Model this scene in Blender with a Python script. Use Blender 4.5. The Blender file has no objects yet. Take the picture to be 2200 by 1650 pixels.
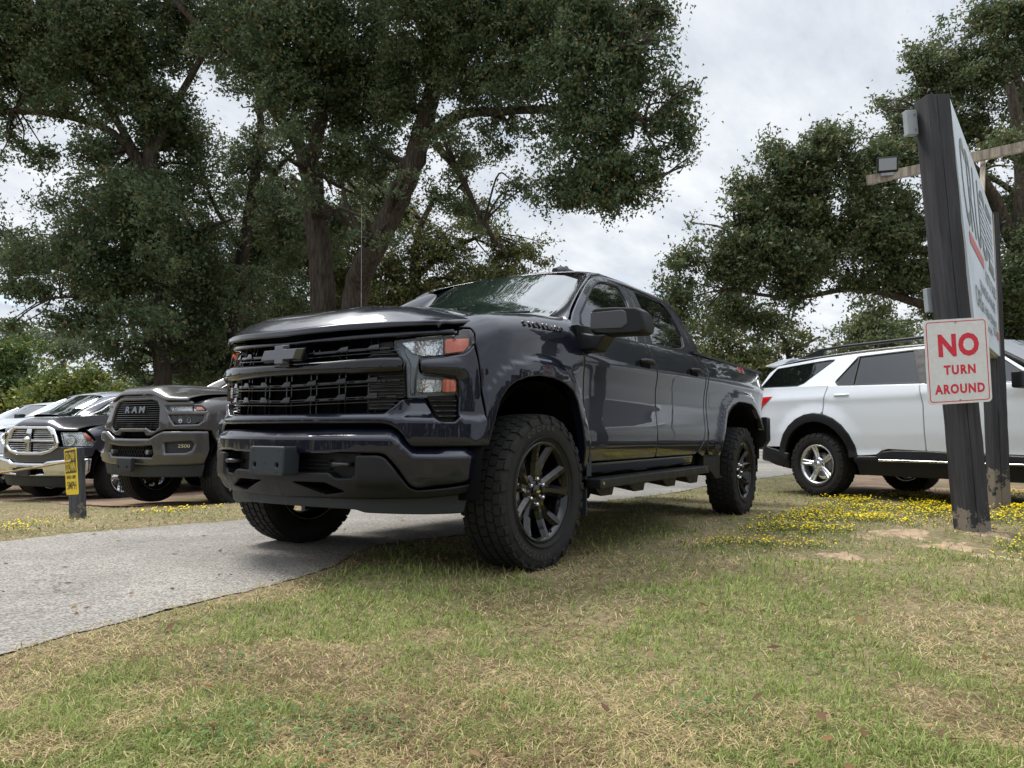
import bpy, bmesh, math, random
import numpy as np
from mathutils import Vector, Matrix
from mathutils.geometry import delaunay_2d_cdt
R = math.radians
random.seed(7); rng = np.random.default_rng(11)
sc = bpy.context.scene
col = sc.collection

# ------------------------------------------------------------------ camera
CAMP = np.array([3.4468, 3.0129, 0.6807])
YAW, PITCH, ROLL, FPX = 3.71551, 0.0742041, 0.0100666, 1607.3
_d = np.array([math.cos(PITCH)*math.cos(YAW), math.cos(PITCH)*math.sin(YAW), math.sin(PITCH)])
_r = np.cross(_d, [0, 0, 1.0]); _r /= np.linalg.norm(_r); _u = np.cross(_r, _d)
CR = _r*math.cos(ROLL)+_u*math.sin(ROLL); CU = -_r*math.sin(ROLL)+_u*math.cos(ROLL); CD = _d
cam_d = bpy.data.cameras.new('camera'); cam = bpy.data.objects.new('camera', cam_d); col.objects.link(cam)
cam_d.sensor_fit = 'HORIZONTAL'; cam_d.sensor_width = 36; cam_d.lens = 36*FPX/2200
cam_d.clip_start = 0.05; cam_d.clip_end = 3000
cam.matrix_world = Matrix(((CR[0], CU[0], -CD[0], CAMP[0]), (CR[1], CU[1], -CD[1], CAMP[1]), (CR[2], CU[2], -CD[2], CAMP[2]), (0, 0, 0, 1)))
sc.camera = cam
def at(u, v, depth):
    "world point seen at (u, v) of the 2200 x 1650 photograph, depth metres away"
    return CAMP+depth*(CD+CR*(u-1100)/FPX+CU*(825-v)/FPX)

# ------------------------------------------------------------------ light
SUN_EL, SUN_AZ = 58, 266      # degrees; azimuth measured from +x towards +y
w = bpy.data.worlds.new('World'); sc.world = w; w.use_nodes = True
nt = w.node_tree; nt.nodes.clear()
def N(t, k, **kw):
    n = t.nodes.new(k)
    for a, b in kw.items(): setattr(n, a, b)
    return n
out = N(nt, 'ShaderNodeOutputWorld'); bg = N(nt, 'ShaderNodeBackground'); bg.inputs[1].default_value = 0.1
sky = N(nt, 'ShaderNodeTexSky'); sky.sky_type = 'NISHITA'; sky.sun_disc = False
sky.sun_elevation = R(SUN_EL); sky.sun_rotation = R(90-SUN_AZ)
tc = N(nt, 'ShaderNodeTexCoord'); sep = N(nt, 'ShaderNodeSeparateXYZ')
nt.links.new(tc.outputs['Generated'], sep.inputs[0])
mx = N(nt, 'ShaderNodeMath', operation='MAXIMUM'); mx.inputs[1].default_value = 0.0
nt.links.new(sep.outputs[2], mx.inputs[0])
ad = N(nt, 'ShaderNodeMath', operation='ADD'); ad.inputs[1].default_value = 0.16; nt.links.new(mx.outputs[0], ad.inputs[0])
dv = []
for k in (0, 1):
    q = N(nt, 'ShaderNodeMath', operation='DIVIDE'); nt.links.new(sep.outputs[k], q.inputs[0]); nt.links.new(ad.outputs[0], q.inputs[1]); dv.append(q)
cb = N(nt, 'ShaderNodeCombineXYZ'); nt.links.new(dv[0].outputs[0], cb.inputs[0]); nt.links.new(dv[1].outputs[0], cb.inputs[1])
mp = N(nt, 'ShaderNodeMapping'); mp.inputs['Rotation'].default_value = (0, 0, R(25)); mp.inputs['Scale'].default_value = (1.0, 1.9, 1)
nt.links.new(cb.outputs[0], mp.inputs[0])
n1 = N(nt, 'ShaderNodeTexNoise'); n1.inputs['Scale'].default_value = 1.15; n1.inputs['Detail'].default_value = 7; n1.inputs['Roughness'].default_value = .58; n1.inputs['Distortion'].default_value = .35
n2 = N(nt, 'ShaderNodeTexNoise'); n2.inputs['Scale'].default_value = 3.4; n2.inputs['Detail'].default_value = 6; n2.inputs['Roughness'].default_value = .6
for n in (n1, n2): nt.links.new(mp.outputs[0], n.inputs['Vector'])
r1 = N(nt, 'ShaderNodeValToRGB'); r1.color_ramp.elements[0].position = .24; r1.color_ramp.elements[1].position = .42   # cloud cover
nt.links.new(n1.outputs['Fac'], r1.inputs[0])
mixn = N(nt, 'ShaderNodeMix', data_type='FLOAT'); mixn.inputs[0].default_value = .45
nt.links.new(n1.outputs['Fac'], mixn.inputs[2]); nt.links.new(n2.outputs['Fac'], mixn.inputs[3])
r2 = N(nt, 'ShaderNodeValToRGB'); e = r2.color_ramp.elements
e[0].position = .36; e[0].color = (2.75, 2.98, 3.35, 1); e[1].position = .64; e[1].color = (4.3, 4.45, 4.65, 1)
nt.links.new(mixn.outputs[0], r2.inputs[0])
mc = N(nt, 'ShaderNodeMix', data_type='RGBA')
nt.links.new(r1.outputs[0], mc.inputs[0]); nt.links.new(sky.outputs[0], mc.inputs[6]); nt.links.new(r2.outputs[0], mc.inputs[7])
zr = N(nt, 'ShaderNodeMapRange', interpolation_type='SMOOTHSTEP'); zr.inputs[1].default_value = .50; zr.inputs[2].default_value = .98; zr.inputs[3].default_value = 1; zr.inputs[4].default_value = 2.7   # overcast skies grow brighter overhead
nt.links.new(sep.outputs[2], zr.inputs[0]); zm = N(nt, 'ShaderNodeVectorMath', operation='SCALE'); nt.links.new(mc.outputs[2], zm.inputs[0]); nt.links.new(zr.outputs[0], zm.inputs['Scale'])
nt.links.new(zm.outputs[0], bg.inputs[0]); nt.links.new(bg.outputs[0], out.inputs[0])
sd = bpy.data.lights.new('sun', 'SUN'); sd.energy = 1.5; sd.angle = R(21); sd.color = (1, .96, .90)
sun = bpy.data.objects.new('sun', sd); col.objects.link(sun)
sdir = Vector((math.cos(R(SUN_EL))*math.cos(R(SUN_AZ)), math.cos(R(SUN_EL))*math.sin(R(SUN_AZ)), math.sin(R(SUN_EL))))
sun.rotation_euler = sdir.to_track_quat('Z', 'Y').to_euler(); sun.location = (0, 0, 30)
vs = sc.view_settings; vs.view_transform = 'Standard'; vs.look = 'None'; vs.exposure = 1.2; vs.gamma = 1; vs.use_curve_mapping = False
sc.cycles.max_bounces = 8; sc.cycles.transparent_max_bounces = 12

# ------------------------------------------------------------------ materials
MATS = {}
def pbr(name, colr, rough=.5, metal=0, coat=0, spec=.5, trans=0, var=0, scale=6, bump=0, bscale=60, coord='Object', ior=1.5, alpha=1, coat_rough=.03, stretch=None, rvar=0):
    m = bpy.data.materials.new(name); m.use_nodes = True; t = m.node_tree; b = t.nodes['Principled BSDF']
    b.inputs['Base Color'].default_value = (*colr, 1); b.inputs['Roughness'].default_value = rough; b.inputs['Metallic'].default_value = metal
    b.inputs['Coat Weight'].default_value = coat; b.inputs['Coat Roughness'].default_value = coat_rough
    b.inputs['Specular IOR Level'].default_value = spec; b.inputs['IOR'].default_value = ior
    b.inputs['Transmission Weight'].default_value = trans; b.inputs['Alpha'].default_value = alpha
    if var or bump or rvar:
        tcn = N(t, 'ShaderNodeTexCoord'); mpn = N(t, 'ShaderNodeMapping'); t.links.new(tcn.outputs[coord], mpn.inputs[0])
        if stretch: mpn.inputs['Scale'].default_value = stretch
    if var or rvar:
        n = N(t, 'ShaderNodeTexNoise'); n.inputs['Scale'].default_value = scale; n.inputs['Detail'].default_value = 8; n.inputs['Roughness'].default_value = .65
        t.links.new(mpn.outputs[0], n.inputs['Vector'])
    if var:
        r = N(t, 'ShaderNodeValToRGB'); a = [max(0, c*(1-var)) for c in colr]; c2 = [min(1, c*(1+var)) for c in colr]
        r.color_ramp.elements[0].position = .35; r.color_ramp.elements[1].position = .65
        r.color_ramp.elements[0].color = (*a, 1); r.color_ramp.elements[1].color = (*c2, 1)
        t.links.new(n.outputs['Fac'], r.inputs[0]); t.links.new(r.outputs[0], b.inputs['Base Color'])
    if rvar:
        mr = N(t, 'ShaderNodeMapRange'); mr.inputs[1].default_value = .35; mr.inputs[2].default_value = .65
        mr.inputs[3].default_value = max(0, rough-rvar); mr.inputs[4].default_value = min(1, rough+rvar)
        t.links.new(n.outputs['Fac'], mr.inputs[0]); t.links.new(mr.outputs[0], b.inputs['Roughness'])
    if bump:
        n3 = N(t, 'ShaderNodeTexNoise'); n3.inputs['Scale'].default_value = bscale; n3.inputs['Detail'].default_value = 4
        t.links.new(mpn.outputs[0], n3.inputs['Vector'])
        bp = N(t, 'ShaderNodeBump'); bp.inputs['Strength'].default_value = bump; bp.inputs['Distance'].default_value = .01
        t.links.new(n3.outputs['Fac'], bp.inputs['Height']); t.links.new(bp.outputs[0], b.inputs['Normal'])
    MATS[name] = m
    return m
def attr_mat(name, rough=.6, trans=0, spec=.3, attr='tint', trl=0.0):
    "colour read from the mesh's own per-leaf or per-blade colour"
    m = bpy.data.materials.new(name); m.use_nodes = True; t = m.node_tree; b = t.nodes['Principled BSDF']
    a = N(t, 'ShaderNodeAttribute', attribute_name=attr); t.links.new(a.outputs['Color'], b.inputs['Base Color'])
    b.inputs['Roughness'].default_value = rough; b.inputs['Specular IOR Level'].default_value = spec
    if trl:
        tr = N(t, 'ShaderNodeBsdfTranslucent'); hs = N(t, 'ShaderNodeHueSaturation'); hs.inputs['Value'].default_value = 1.7; hs.inputs['Hue'].default_value = .485
        t.links.new(a.outputs['Color'], hs.inputs['Color']); t.links.new(hs.outputs[0], tr.inputs[0])
        mxs = N(t, 'ShaderNodeMixShader'); mxs.inputs[0].default_value = trl
        t.links.new(b.outputs[0], mxs.inputs[1]); t.links.new(tr.outputs[0], mxs.inputs[2]); t.links.new(mxs.outputs[0], t.nodes['Material Output'].inputs[0])
    MATS[name] = m; return m

# ------------------------------------------------------------------ object helpers
def tag(o, label=None, cat=None, group=None, kind=None):
    for k, v in (('label', label), ('category', cat), ('group', group), ('kind', kind)):
        if v: o[k] = v
    return o
def empty(name, loc=(0, 0, 0), rz=0, **kw):
    o = bpy.data.objects.new(name, None); o.empty_display_size = .1; col.objects.link(o); o.location = loc; o.rotation_euler = (0, 0, rz)
    return tag(o, **kw)
def link(name, me, mat=None, parent=None):
    o = bpy.data.objects.new(name, me); col.objects.link(o)
    if parent: o.parent = parent
    if mat is not None and not me.materials:
        for m in (mat if isinstance(mat, (list, tuple)) else [mat]): me.materials.append(m)
    return o
def mesh_np(name, V, F, normals=None, smooth=True, mi=None):
    "V (n,3); F list/array of equal-size faces"
    me = bpy.data.meshes.new(name); V = np.asarray(V, np.float32); F = np.asarray(F, np.int32)
    me.vertices.add(len(V)); me.vertices.foreach_set('co', V.ravel())
    k = F.shape[1]; me.loops.add(F.size); me.loops.foreach_set('vertex_index', F.ravel())
    me.polygons.add(len(F)); me.polygons.foreach_set('loop_start', np.arange(0, F.size, k, dtype=np.int32))
    if smooth is not None: me.polygons.foreach_set('use_smooth', np.full(len(F), smooth))
    if mi is not None: me.polygons.foreach_set('material_index', np.asarray(mi, np.int32))
    me.update(calc_edges=True)
    if normals is not None: me.normals_split_custom_set_from_vertices([tuple(n) for n in np.asarray(normals, float)])
    return me
class MB:
    "collects boxes, bars, tubes and lathes into one mesh"
    def __init__(s): s.V = []; s.F = []; s.sm = []
    def add(s, V, F, sm=False):
        b = len(s.V); s.V += [tuple(map(float, v)) for v in V]
        for f in F: s.F.append([b+i for i in f]); s.sm.append(sm)
    def box(s, c, d, M=None, taper=1.0):
        x, y, z = [q/2 for q in d]; P = [(i*x*(taper if k > 0 else 1), j*y*(taper if k > 0 else 1), k*z) for k in (-1, 1) for j in (-1, 1) for i in (-1, 1)]
        P = [Vector(p) for p in P]
        if M is not None: P = [M @ p for p in P]
        P = [p+Vector(c) for p in P]
        s.add(P, [(0, 2, 3, 1), (4, 5, 7, 6), (0, 1, 5, 4), (2, 6, 7, 3), (0, 4, 6, 2), (1, 3, 7, 5)])
    def bar(s, a, b, w, h, up=(0, 0, 1)):
        a = Vector(a); b = Vector(b); d = (b-a).normalized(); up = Vector(up); sx = d.cross(up).normalized(); sz = sx.cross(d)
        P = [q+sx*i*w/2+sz*j*h/2 for q in (a, b) for i, j in ((-1, -1), (1, -1), (1, 1), (-1, 1))]
        s.add(P, [(0, 1, 2, 3), (7, 6, 5, 4), (0, 4, 5, 1), (1, 5, 6, 2), (2, 6, 7, 3), (3, 7, 4, 0)])
    def tube(s, pts, rad, n=8, caps=True):
        pts = [Vector(p) for p in pts]; rad = rad if isinstance(rad, (list, tuple)) else [rad]*len(pts)
        V = []; F = []; ref = None
        for i, p in enumerate(pts):
            d = (pts[min(i+1, len(pts)-1)]-pts[max(i-1, 0)]).normalized()
            if ref is None: ref = d.orthogonal().normalized()
            ref = (ref-d*ref.dot(d)); ref = ref.normalized() if ref.length > 1e-6 else d.orthogonal().normalized(); o = d.cross(ref)
            for k in range(n):
                a = 2*math.pi*k/n; V.append(p+(ref*math.cos(a)+o*math.sin(a))*rad[i])
        for i in range(len(pts)-1):
            for k in range(n): F.append((i*n+k, i*n+(k+1) % n, (i+1)*n+(k+1) % n, (i+1)*n+k))
        s.add(V, F, True)
        if caps: s.add(V[:n], [tuple(range(n))[::-1]]); s.add(V[-n:], [tuple(range(n))])
    def lathe(s, prof, n=48, M=None, sm=True, close=False):
        "prof: (radius, height along axis); axis = local y"
        V = []; F = []; m = len(prof)
        for k in range(n):
            a = 2*math.pi*k/n
            for r_, h in prof:
                p = Vector((r_*math.cos(a), h, r_*math.sin(a))); V.append(M @ p if M is not None else p)
        for k in range(n):
            k2 = (k+1) % n
            for i in range(m-1 if not close else m): j = (i+1) % m; F.append((k*m+i, k*m+j, k2*m+j, k2*m+i))
        s.add(V, F, sm)
    def prism(s, poly, f0, f1, sm=False):
        "poly of 2-D points, f0/f1 map a 2-D point to the two faces"
        n = len(poly); A = [f0(*p) for p in poly]; B = [f1(*p) for p in poly]
        s.add(A+B, [tuple(range(n)), tuple(range(2*n-1, n-1, -1))]+[(i, i+n, (i+1) % n+n, (i+1) % n) for i in range(n)], sm)
    def mesh(s, name, auto=True):
        me = bpy.data.meshes.new(name); me.from_pydata(s.V, [], s.F); me.polygons.foreach_set('use_smooth', s.sm); me.update()
        bm = bmesh.new(); bm.from_mesh(me); bmesh.ops.recalc_face_normals(bm, faces=bm.faces); bm.to_mesh(me); bm.free()
        return me
    def build(s, name, mat, parent=None, bevel=0, seg=2, sharp=None):
        me = s.mesh(name); o = link(name, me, mat, parent)
        if bevel:
            bv = o.modifiers.new('bevel', 'BEVEL'); bv.width = bevel; bv.segments = seg; bv.limit_method = 'ANGLE'; bv.angle_limit = R(35)
            me.polygons.foreach_set('use_smooth', [True]*len(me.polygons)); bv.harden_normals = False
            wn = o.modifiers.new('wn', 'WEIGHTED_NORMAL'); wn.keep_sharp = True
        return o
def text_mesh(txt, size, depth=.002, bold=0.0, align='CENTER', shear=0, space=1, sx=1):
    c = bpy.data.curves.new('lettering', 'FONT'); c.body = txt; c.size = size; c.extrude = depth; c.offset = bold; c.align_x = align; c.align_y = 'CENTER'
    c.shear = shear; c.space_character = space; c.resolution_u = 3
    o = bpy.data.objects.new('lettering', c); col.objects.link(o); bpy.context.view_layer.update()
    me = bpy.data.meshes.new_from_object(o.evaluated_get(bpy.context.evaluated_depsgraph_get()))
    bpy.data.objects.remove(o); bpy.data.curves.remove(c)
    if sx != 1:
        for v in me.vertices: v.co.x *= sx
    me.materials.clear()
    return me
def text_on(name, txt, size, M, mat, parent, **kw):
    me = text_mesh(txt, size, **kw); me.transform(M)
    o = link(name, me, mat, parent)
    return o
def frame_mat(origin, xdir, ydir):
    x = Vector(xdir).normalized(); y = Vector(ydir); y = (y-x*y.dot(x)).normalized(); z = x.cross(y)
    m = Matrix((x, y, z)).transposed().to_4x4(); m.translation = Vector(origin); return m

# ------------------------------------------------------------------ body shells
def dense(pts, n=40):
    P = np.array(pts, float); Q = np.vstack([2*P[0]-P[1], P, 2*P[-1]-P[-2]]); o = []
    for i in range(1, len(Q)-2):
        p0, p1, p2, p3 = Q[i-1:i+3]; t0 = 0; t1 = t0+np.linalg.norm(p1-p0)**.5; t2 = t1+np.linalg.norm(p2-p1)**.5; t3 = t2+np.linalg.norm(p3-p2)**.5
        t = np.linspace(t1, t2, n, endpoint=False)[:, None]
        A1 = (t1-t)/(t1-t0)*p0+(t-t0)/(t1-t0)*p1; A2 = (t2-t)/(t2-t1)*p1+(t-t1)/(t2-t1)*p2; A3 = (t3-t)/(t3-t2)*p2+(t-t2)/(t3-t2)*p3
        B1 = (t2-t)/(t2-t0)*A1+(t-t0)/(t2-t0)*A2; B2 = (t3-t)/(t3-t1)*A2+(t-t1)/(t3-t1)*A3
        o.append((t2-t)/(t2-t1)*B1+(t-t1)/(t2-t1)*B2)
    o.append(P[-1:]); return np.vstack(o)
class Shell:
    "vertical body surface: plan curve from the front centre round the left side; s < 0 mirrors to the right"
    def __init__(S, pts):
        c = dense(pts); d = np.r_[0, np.cumsum(np.linalg.norm(np.diff(c, axis=0), axis=1))]
        S.s = np.linspace(0, d[-1], 1500); S.x = np.interp(S.s, d, c[:, 0]); S.y = np.interp(S.s, d, c[:, 1])
        k = np.ones(15)/15; tx = np.convolve(np.pad(np.gradient(S.x, S.s), 7, 'edge'), k, 'valid'); ty = np.convolve(np.pad(np.gradient(S.y, S.s), 7, 'edge'), k, 'valid')
        L = np.hypot(tx, ty); S.nx = ty/L; S.ny = -tx/L; S.nx[0] = 1; S.ny[0] = 0
    def P(S, s, z, off=0):
        s = np.asarray(s, float); a = np.abs(s); g = np.where(s < 0, -1, 1)
        x = np.interp(a, S.s, S.x); y = np.interp(a, S.s, S.y); nx = np.interp(a, S.s, S.nx); ny = np.interp(a, S.s, S.ny)
        return np.stack([x+nx*off, g*(y+ny*off), np.asarray(z, float)+0*x], -1)
    def sx(S, x):
        m = S.y > .5*S.y.max(); return float(np.interp(-x, -S.x[m], S.s[m]))
def seg_dist(P, poly):
    "distance of points (n,2) to a closed polygon outline"
    A = np.array(poly, float); B = np.roll(A, -1, 0); d = B-A; L = (d**2).sum(1)+1e-12
    best = np.full(len(P), 1e9)
    for a, dd, l in zip(A, d, L):
        t = np.clip(((P-a)@dd)/l, 0, 1); best = np.minimum(best, np.linalg.norm(P-a-t[:, None]*dd, axis=1))
    return best
def inside(P, poly):
    A = np.array(poly, float); x, y = P[:, 0], P[:, 1]; r = np.zeros(len(P), bool); j = len(A)-1
    for i in range(len(A)):
        c = ((A[i, 1] > y) != (A[j, 1] > y)) & (x < (A[j, 0]-A[i, 0])*(y-A[i, 1])/(A[j, 1]-A[i, 1]+1e-15)+A[i, 0]); r ^= c; j = i
    return r
def round_poly(poly, rc):
    P = np.array(poly, float); n = len(P); o = []
    for i in range(n):
        a, b, c = P[i-1], P[i], P[(i+1) % n]; la = np.linalg.norm(a-b); lc = np.linalg.norm(c-b)
        k = min(rc, .42*la, .42*lc)
        if k < 1e-4: o.append(b); continue
        p = b+(a-b)/la*k; q = b+(c-b)/lc*k
        for t in (0, .25, .5, .75, 1): o.append((1-t)**2*p+2*t*(1-t)*b+t*t*q)
    return np.array(o)
def resample(P, st):
    o = []
    for i in range(len(P)):
        a = P[i]; b = P[(i+1) % len(P)]; n = max(1, int(math.ceil(np.linalg.norm(b-a)/st)))
        for k in range(n): o.append(a+(b-a)*k/n)
    return np.array(o)
def sm01(x): x = np.clip(x, 0, 1); return x*x*(3-2*x)
def panel(name, poly, surf, mat, parent, r=.006, ret=.03, rc=.012, step=.05, holes=(), hr=None, bst=.02, mirror=False, edge=None, flip=False):
    """A sheet with rounded borders. surf(a, b, off) maps outline coordinates plus an outward
    offset to space; the border rolls inward with radius r and returns ret inward."""
    loops = [resample(round_poly(poly, rc), bst)]+[resample(round_poly(h, rc), bst) for h in holes]
    allb = np.vstack(loops)
    lo, hi = allb.min(0), allb.max(0)
    gx, gy = np.meshgrid(np.arange(lo[0]+step/2, hi[0], step), np.arange(lo[1]+step/2, hi[1], step)); G = np.c_[gx.ravel(), gy.ravel()]
    extra = [G]
    for L in loops:       # rows of points just inside every border
        t = np.roll(L, -1, 0)-np.roll(L, 1, 0); t /= np.linalg.norm(t, axis=1)[:, None]+1e-9; nn = np.c_[-t[:, 1], t[:, 0]]
        for f in (.12, .4, .75, 1.05, 1.8):
            for sg in (1, -1): extra.append(L+nn*sg*r*f)
    G = np.vstack(extra)
    dd = np.min([seg_dist(G, L) for L in loops], axis=0)
    ok = inside(G, loops[0]) & (dd > r*.1)
    for L in loops[1:]: ok &= ~inside(G, L)
    big = np.arange(len(G)) < len(gx.ravel()); ok &= ~(big & (dd < max(r*2.0, .3*step)))
    G = G[ok]
    # thin the border rows where they crowd
    key = np.round(G/max(r*.22, .0012)).astype(int); _, ui = np.unique(key, axis=0, return_index=True); G = G[np.sort(ui)]
    pts = [Vector(p) for p in allb]+[Vector(p) for p in G]
    edges = []; b = 0
    for L in loops:
        n = len(L); edges += [(b+i, b+(i+1) % n) for i in range(n)]; b += n
    vo, _, fo, *_ = delaunay_2d_cdt(pts, edges, [], 0, 1e-6)
    V2 = np.array([(v.x, v.y) for v in vo]); F = np.array([f for f in fo if len(f) == 3])
    c = V2[F].mean(1); ok = inside(c, loops[0])
    for L in loops[1:]: ok &= ~inside(c, L)
    F = F[ok]
    d = np.min([seg_dist(V2, L) for L in loops], axis=0)
    def roll(d): q = np.clip(d/r, 0, 1); return -r*(1-np.sqrt(np.clip(1-(1-q)**2, 0, 1)))
    dist = lambda Q: np.min([seg_dist(Q, L) for L in loops], axis=0)
    P = surf(V2[:, 0], V2[:, 1], roll(d))
    # analytic normals: flat surface normal + border roll
    h = 2e-3; base = lambda a, b_: surf(a, b_, np.zeros(len(a)))
    Ta = (base(V2[:, 0]+h, V2[:, 1])-base(V2[:, 0]-h, V2[:, 1])); Tb = (base(V2[:, 0], V2[:, 1]+h)-base(V2[:, 0], V2[:, 1]-h))
    n0 = np.cross(Ta, Tb); n0 /= np.linalg.norm(n0, axis=1)[:, None]+1e-12
    o1 = surf(V2[:, 0], V2[:, 1], np.full(len(V2), .01))-base(V2[:, 0], V2[:, 1]); sg = np.sign((n0*o1).sum(1)); n0 *= sg[:, None]
    hh = r*.3; gx_ = (dist(V2+[hh, 0])-dist(V2-[hh, 0]))/(2*hh); gy_ = (dist(V2+[0, hh])-dist(V2-[0, hh]))/(2*hh)
    Ta /= np.linalg.norm(Ta, axis=1)[:, None]+1e-12; Tb /= np.linalg.norm(Tb, axis=1)[:, None]+1e-12
    tilt = np.clip(1-d/r, 0, 1)*.93
    # outermost ring: gradient from neighbours is unreliable, use the outward direction of the border
    nb = len(allb); gl = np.hypot(gx_, gy_)
    bn = []
    for L, s_ in zip(loops, [1]+[-1]*(len(loops)-1)):
        t = np.roll(L, -1, 0)-np.roll(L, 1, 0); t /= np.linalg.norm(t, axis=1)[:, None]+1e-9; nn = np.c_[-t[:, 1], t[:, 0]]
        area = ((L[:, 0]*np.roll(L[:, 1], -1))-(np.roll(L[:, 0], -1)*L[:, 1])).sum(); nn *= (1 if area > 0 else -1)*s_; bn.append(nn)
    bn = np.vstack(bn); gx_ = gx_.copy(); gy_ = gy_.copy()
    bi = np.argmin(d[:, None]) if False else None
    isb = np.where(d < 1e-5)[0]
    for i in isb:
        k = np.argmin(((allb-V2[i])**2).sum(1)); gx_[i], gy_[i] = bn[k]; gl[i] = 1
    gl = np.maximum(gl, 1e-6); gx_ /= gl; gy_ /= gl
    outw = -(Ta*gx_[:, None]+Tb*gy_[:, None])
    nrm = n0*np.sqrt(1-tilt**2)[:, None]+outw*tilt[:, None]; nrm /= np.linalg.norm(nrm, axis=1)[:, None]+1e-12
    fn = np.cross(P[F[:, 1]]-P[F[:, 0]], P[F[:, 2]]-P[F[:, 0]]); m = (fn*n0[F[:, 0]]).sum(1) < 0; F[m] = F[m][:, ::-1]
    # return edge
    VV = [P]; NN = [nrm]; FF = [F]; base_i = len(P)
    for L, s_ in zip(loops, [1]+[-1]*(len(loops)-1)):
        n = len(L); A = surf(L[:, 0], L[:, 1], np.full(n, -r)); B = surf(L[:, 0], L[:, 1], np.full(n, -r-ret))
        ta = base(L[:, 0]+h, L[:, 1])-base(L[:, 0]-h, L[:, 1]); tb = base(L[:, 0], L[:, 1]+h)-base(L[:, 0], L[:, 1]-h)
        ta /= np.linalg.norm(ta, axis=1)[:, None]; tb /= np.linalg.norm(tb, axis=1)[:, None]
        t = np.roll(L, -1, 0)-np.roll(L, 1, 0); t /= np.linalg.norm(t, axis=1)[:, None]+1e-9; nn = np.c_[-t[:, 1], t[:, 0]]
        area = ((L[:, 0]*np.roll(L[:, 1], -1))-(np.roll(L[:, 0], -1)*L[:, 1])).sum(); nn *= -(1 if area > 0 else -1)*s_
        on = ta*nn[:, :1]+tb*nn[:, 1:]
        VV += [A, B]; NN += [on, on]; i = np.arange(n); j = (i+1) % n
        q = np.r_[np.c_[base_i+i, base_i+j, base_i+n+j], np.c_[base_i+i, base_i+n+j, base_i+n+i]]
        Aq = np.vstack([A, B]); f2 = q-base_i; fnn = np.cross(Aq[f2[:, 1]]-Aq[f2[:, 0]], Aq[f2[:, 2]]-Aq[f2[:, 0]]); m = (fnn*on[f2[:, 0] % n]).sum(1) < 0; q[m] = q[m][:, ::-1]
        FF.append(q); base_i += 2*n
    V = np.vstack(VV); NM = np.vstack(NN); FA = np.vstack(FF)
    me = mesh_np(name, V, FA, NM); o = link(name, me, mat, parent)
    if mirror:
        V2_ = V*[1, -1, 1]; N2 = NM*[1, -1, 1]
        me2 = mesh_np(name, V2_, FA[:, ::-1], N2); o2 = link(name, me2, mat, parent)
        return o, o2
    return o
def sym(half):
    "outline given for s >= 0 from the centre line round to the centre line again; returns the full outline"
    h = [tuple(p) for p in half]
    return h+[(-a, b) for a, b in h[::-1] if abs(a) > 1e-6]
# ------------------------------------------------------------------ ground
def terr(x, y):
    x = np.asarray(x, float); y = np.asarray(y, float)
    z = -(.07*np.clip(-2.8-y, 0, 3.4)+.04*np.clip(-6.2-y, 0, 9))*sm01((x+14)/8)
    z = z+.013*np.clip(-x-4, 0, 12)*sm01((y+2.5)/2)
    return z
def bumpy(x, y):
    return .012*np.sin(2.1*x+1.3*y)+.009*np.sin(3.7*y-1.9*x+1)+.006*np.sin(7.3*x+.7)*np.cos(6.1*y)
ROAD_N = [(9, 2.6), (5, 1.35), (3.2, .72), (2.32, .42), (1.71, .29), (1.1, .2), (.53, .02), (.1, -.22), (-.3, -.3), (-.9, -.2), (-1.6, -.12), (-2.55, -.18), (-4.0, -.66), (-4.94, -.58), (-5.9, -.46), (-7.1, -.52), (-9, -.4), (-11, -.2), (-16, .1), (-26, .2), (-60, 0)]
ROAD_F = [(-60, -30), (-26, -20), (-16, -12), (-11, -7.4), (-7, -4.0), (-4, -2.7), (-2, -2.25), (-.65, -2.22), (.24, -2.32), (1.17, -2.33), (3, -2.1), (9, -1.0)]
def rough_edge(pts, amp, st=.03, seed=0):
    g = np.random.default_rng(seed); P = dense(pts, 24); d = np.r_[0, np.cumsum(np.linalg.norm(np.diff(P, axis=0), axis=1))]
    st_ = np.concatenate([np.arange(0, d[-1], st)]); Q = np.c_[np.interp(st_, d, P[:, 0]), np.interp(st_, d, P[:, 1])]
    m = Q[:, 0] < -14; keep = ~m | (np.arange(len(Q)) % 30 == 0); Q = Q[keep]
    n = np.zeros(len(Q))
    for k in (3, 9, 31): n += np.convolve(g.normal(size=len(Q)+k), np.ones(k)/k, 'valid')[:len(Q)]*k**.5*amp*.35*(k**.35)
    t = np.gradient(Q, axis=0); t /= np.linalg.norm(t, axis=1)[:, None]; Q += np.c_[-t[:, 1], t[:, 0]]*n[:, None]
    return Q
rn = rough_edge(ROAD_N, .012, seed=1); rf = rough_edge(ROAD_F, .014, seed=2)
ROADP = np.vstack([rn, rf])
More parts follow.
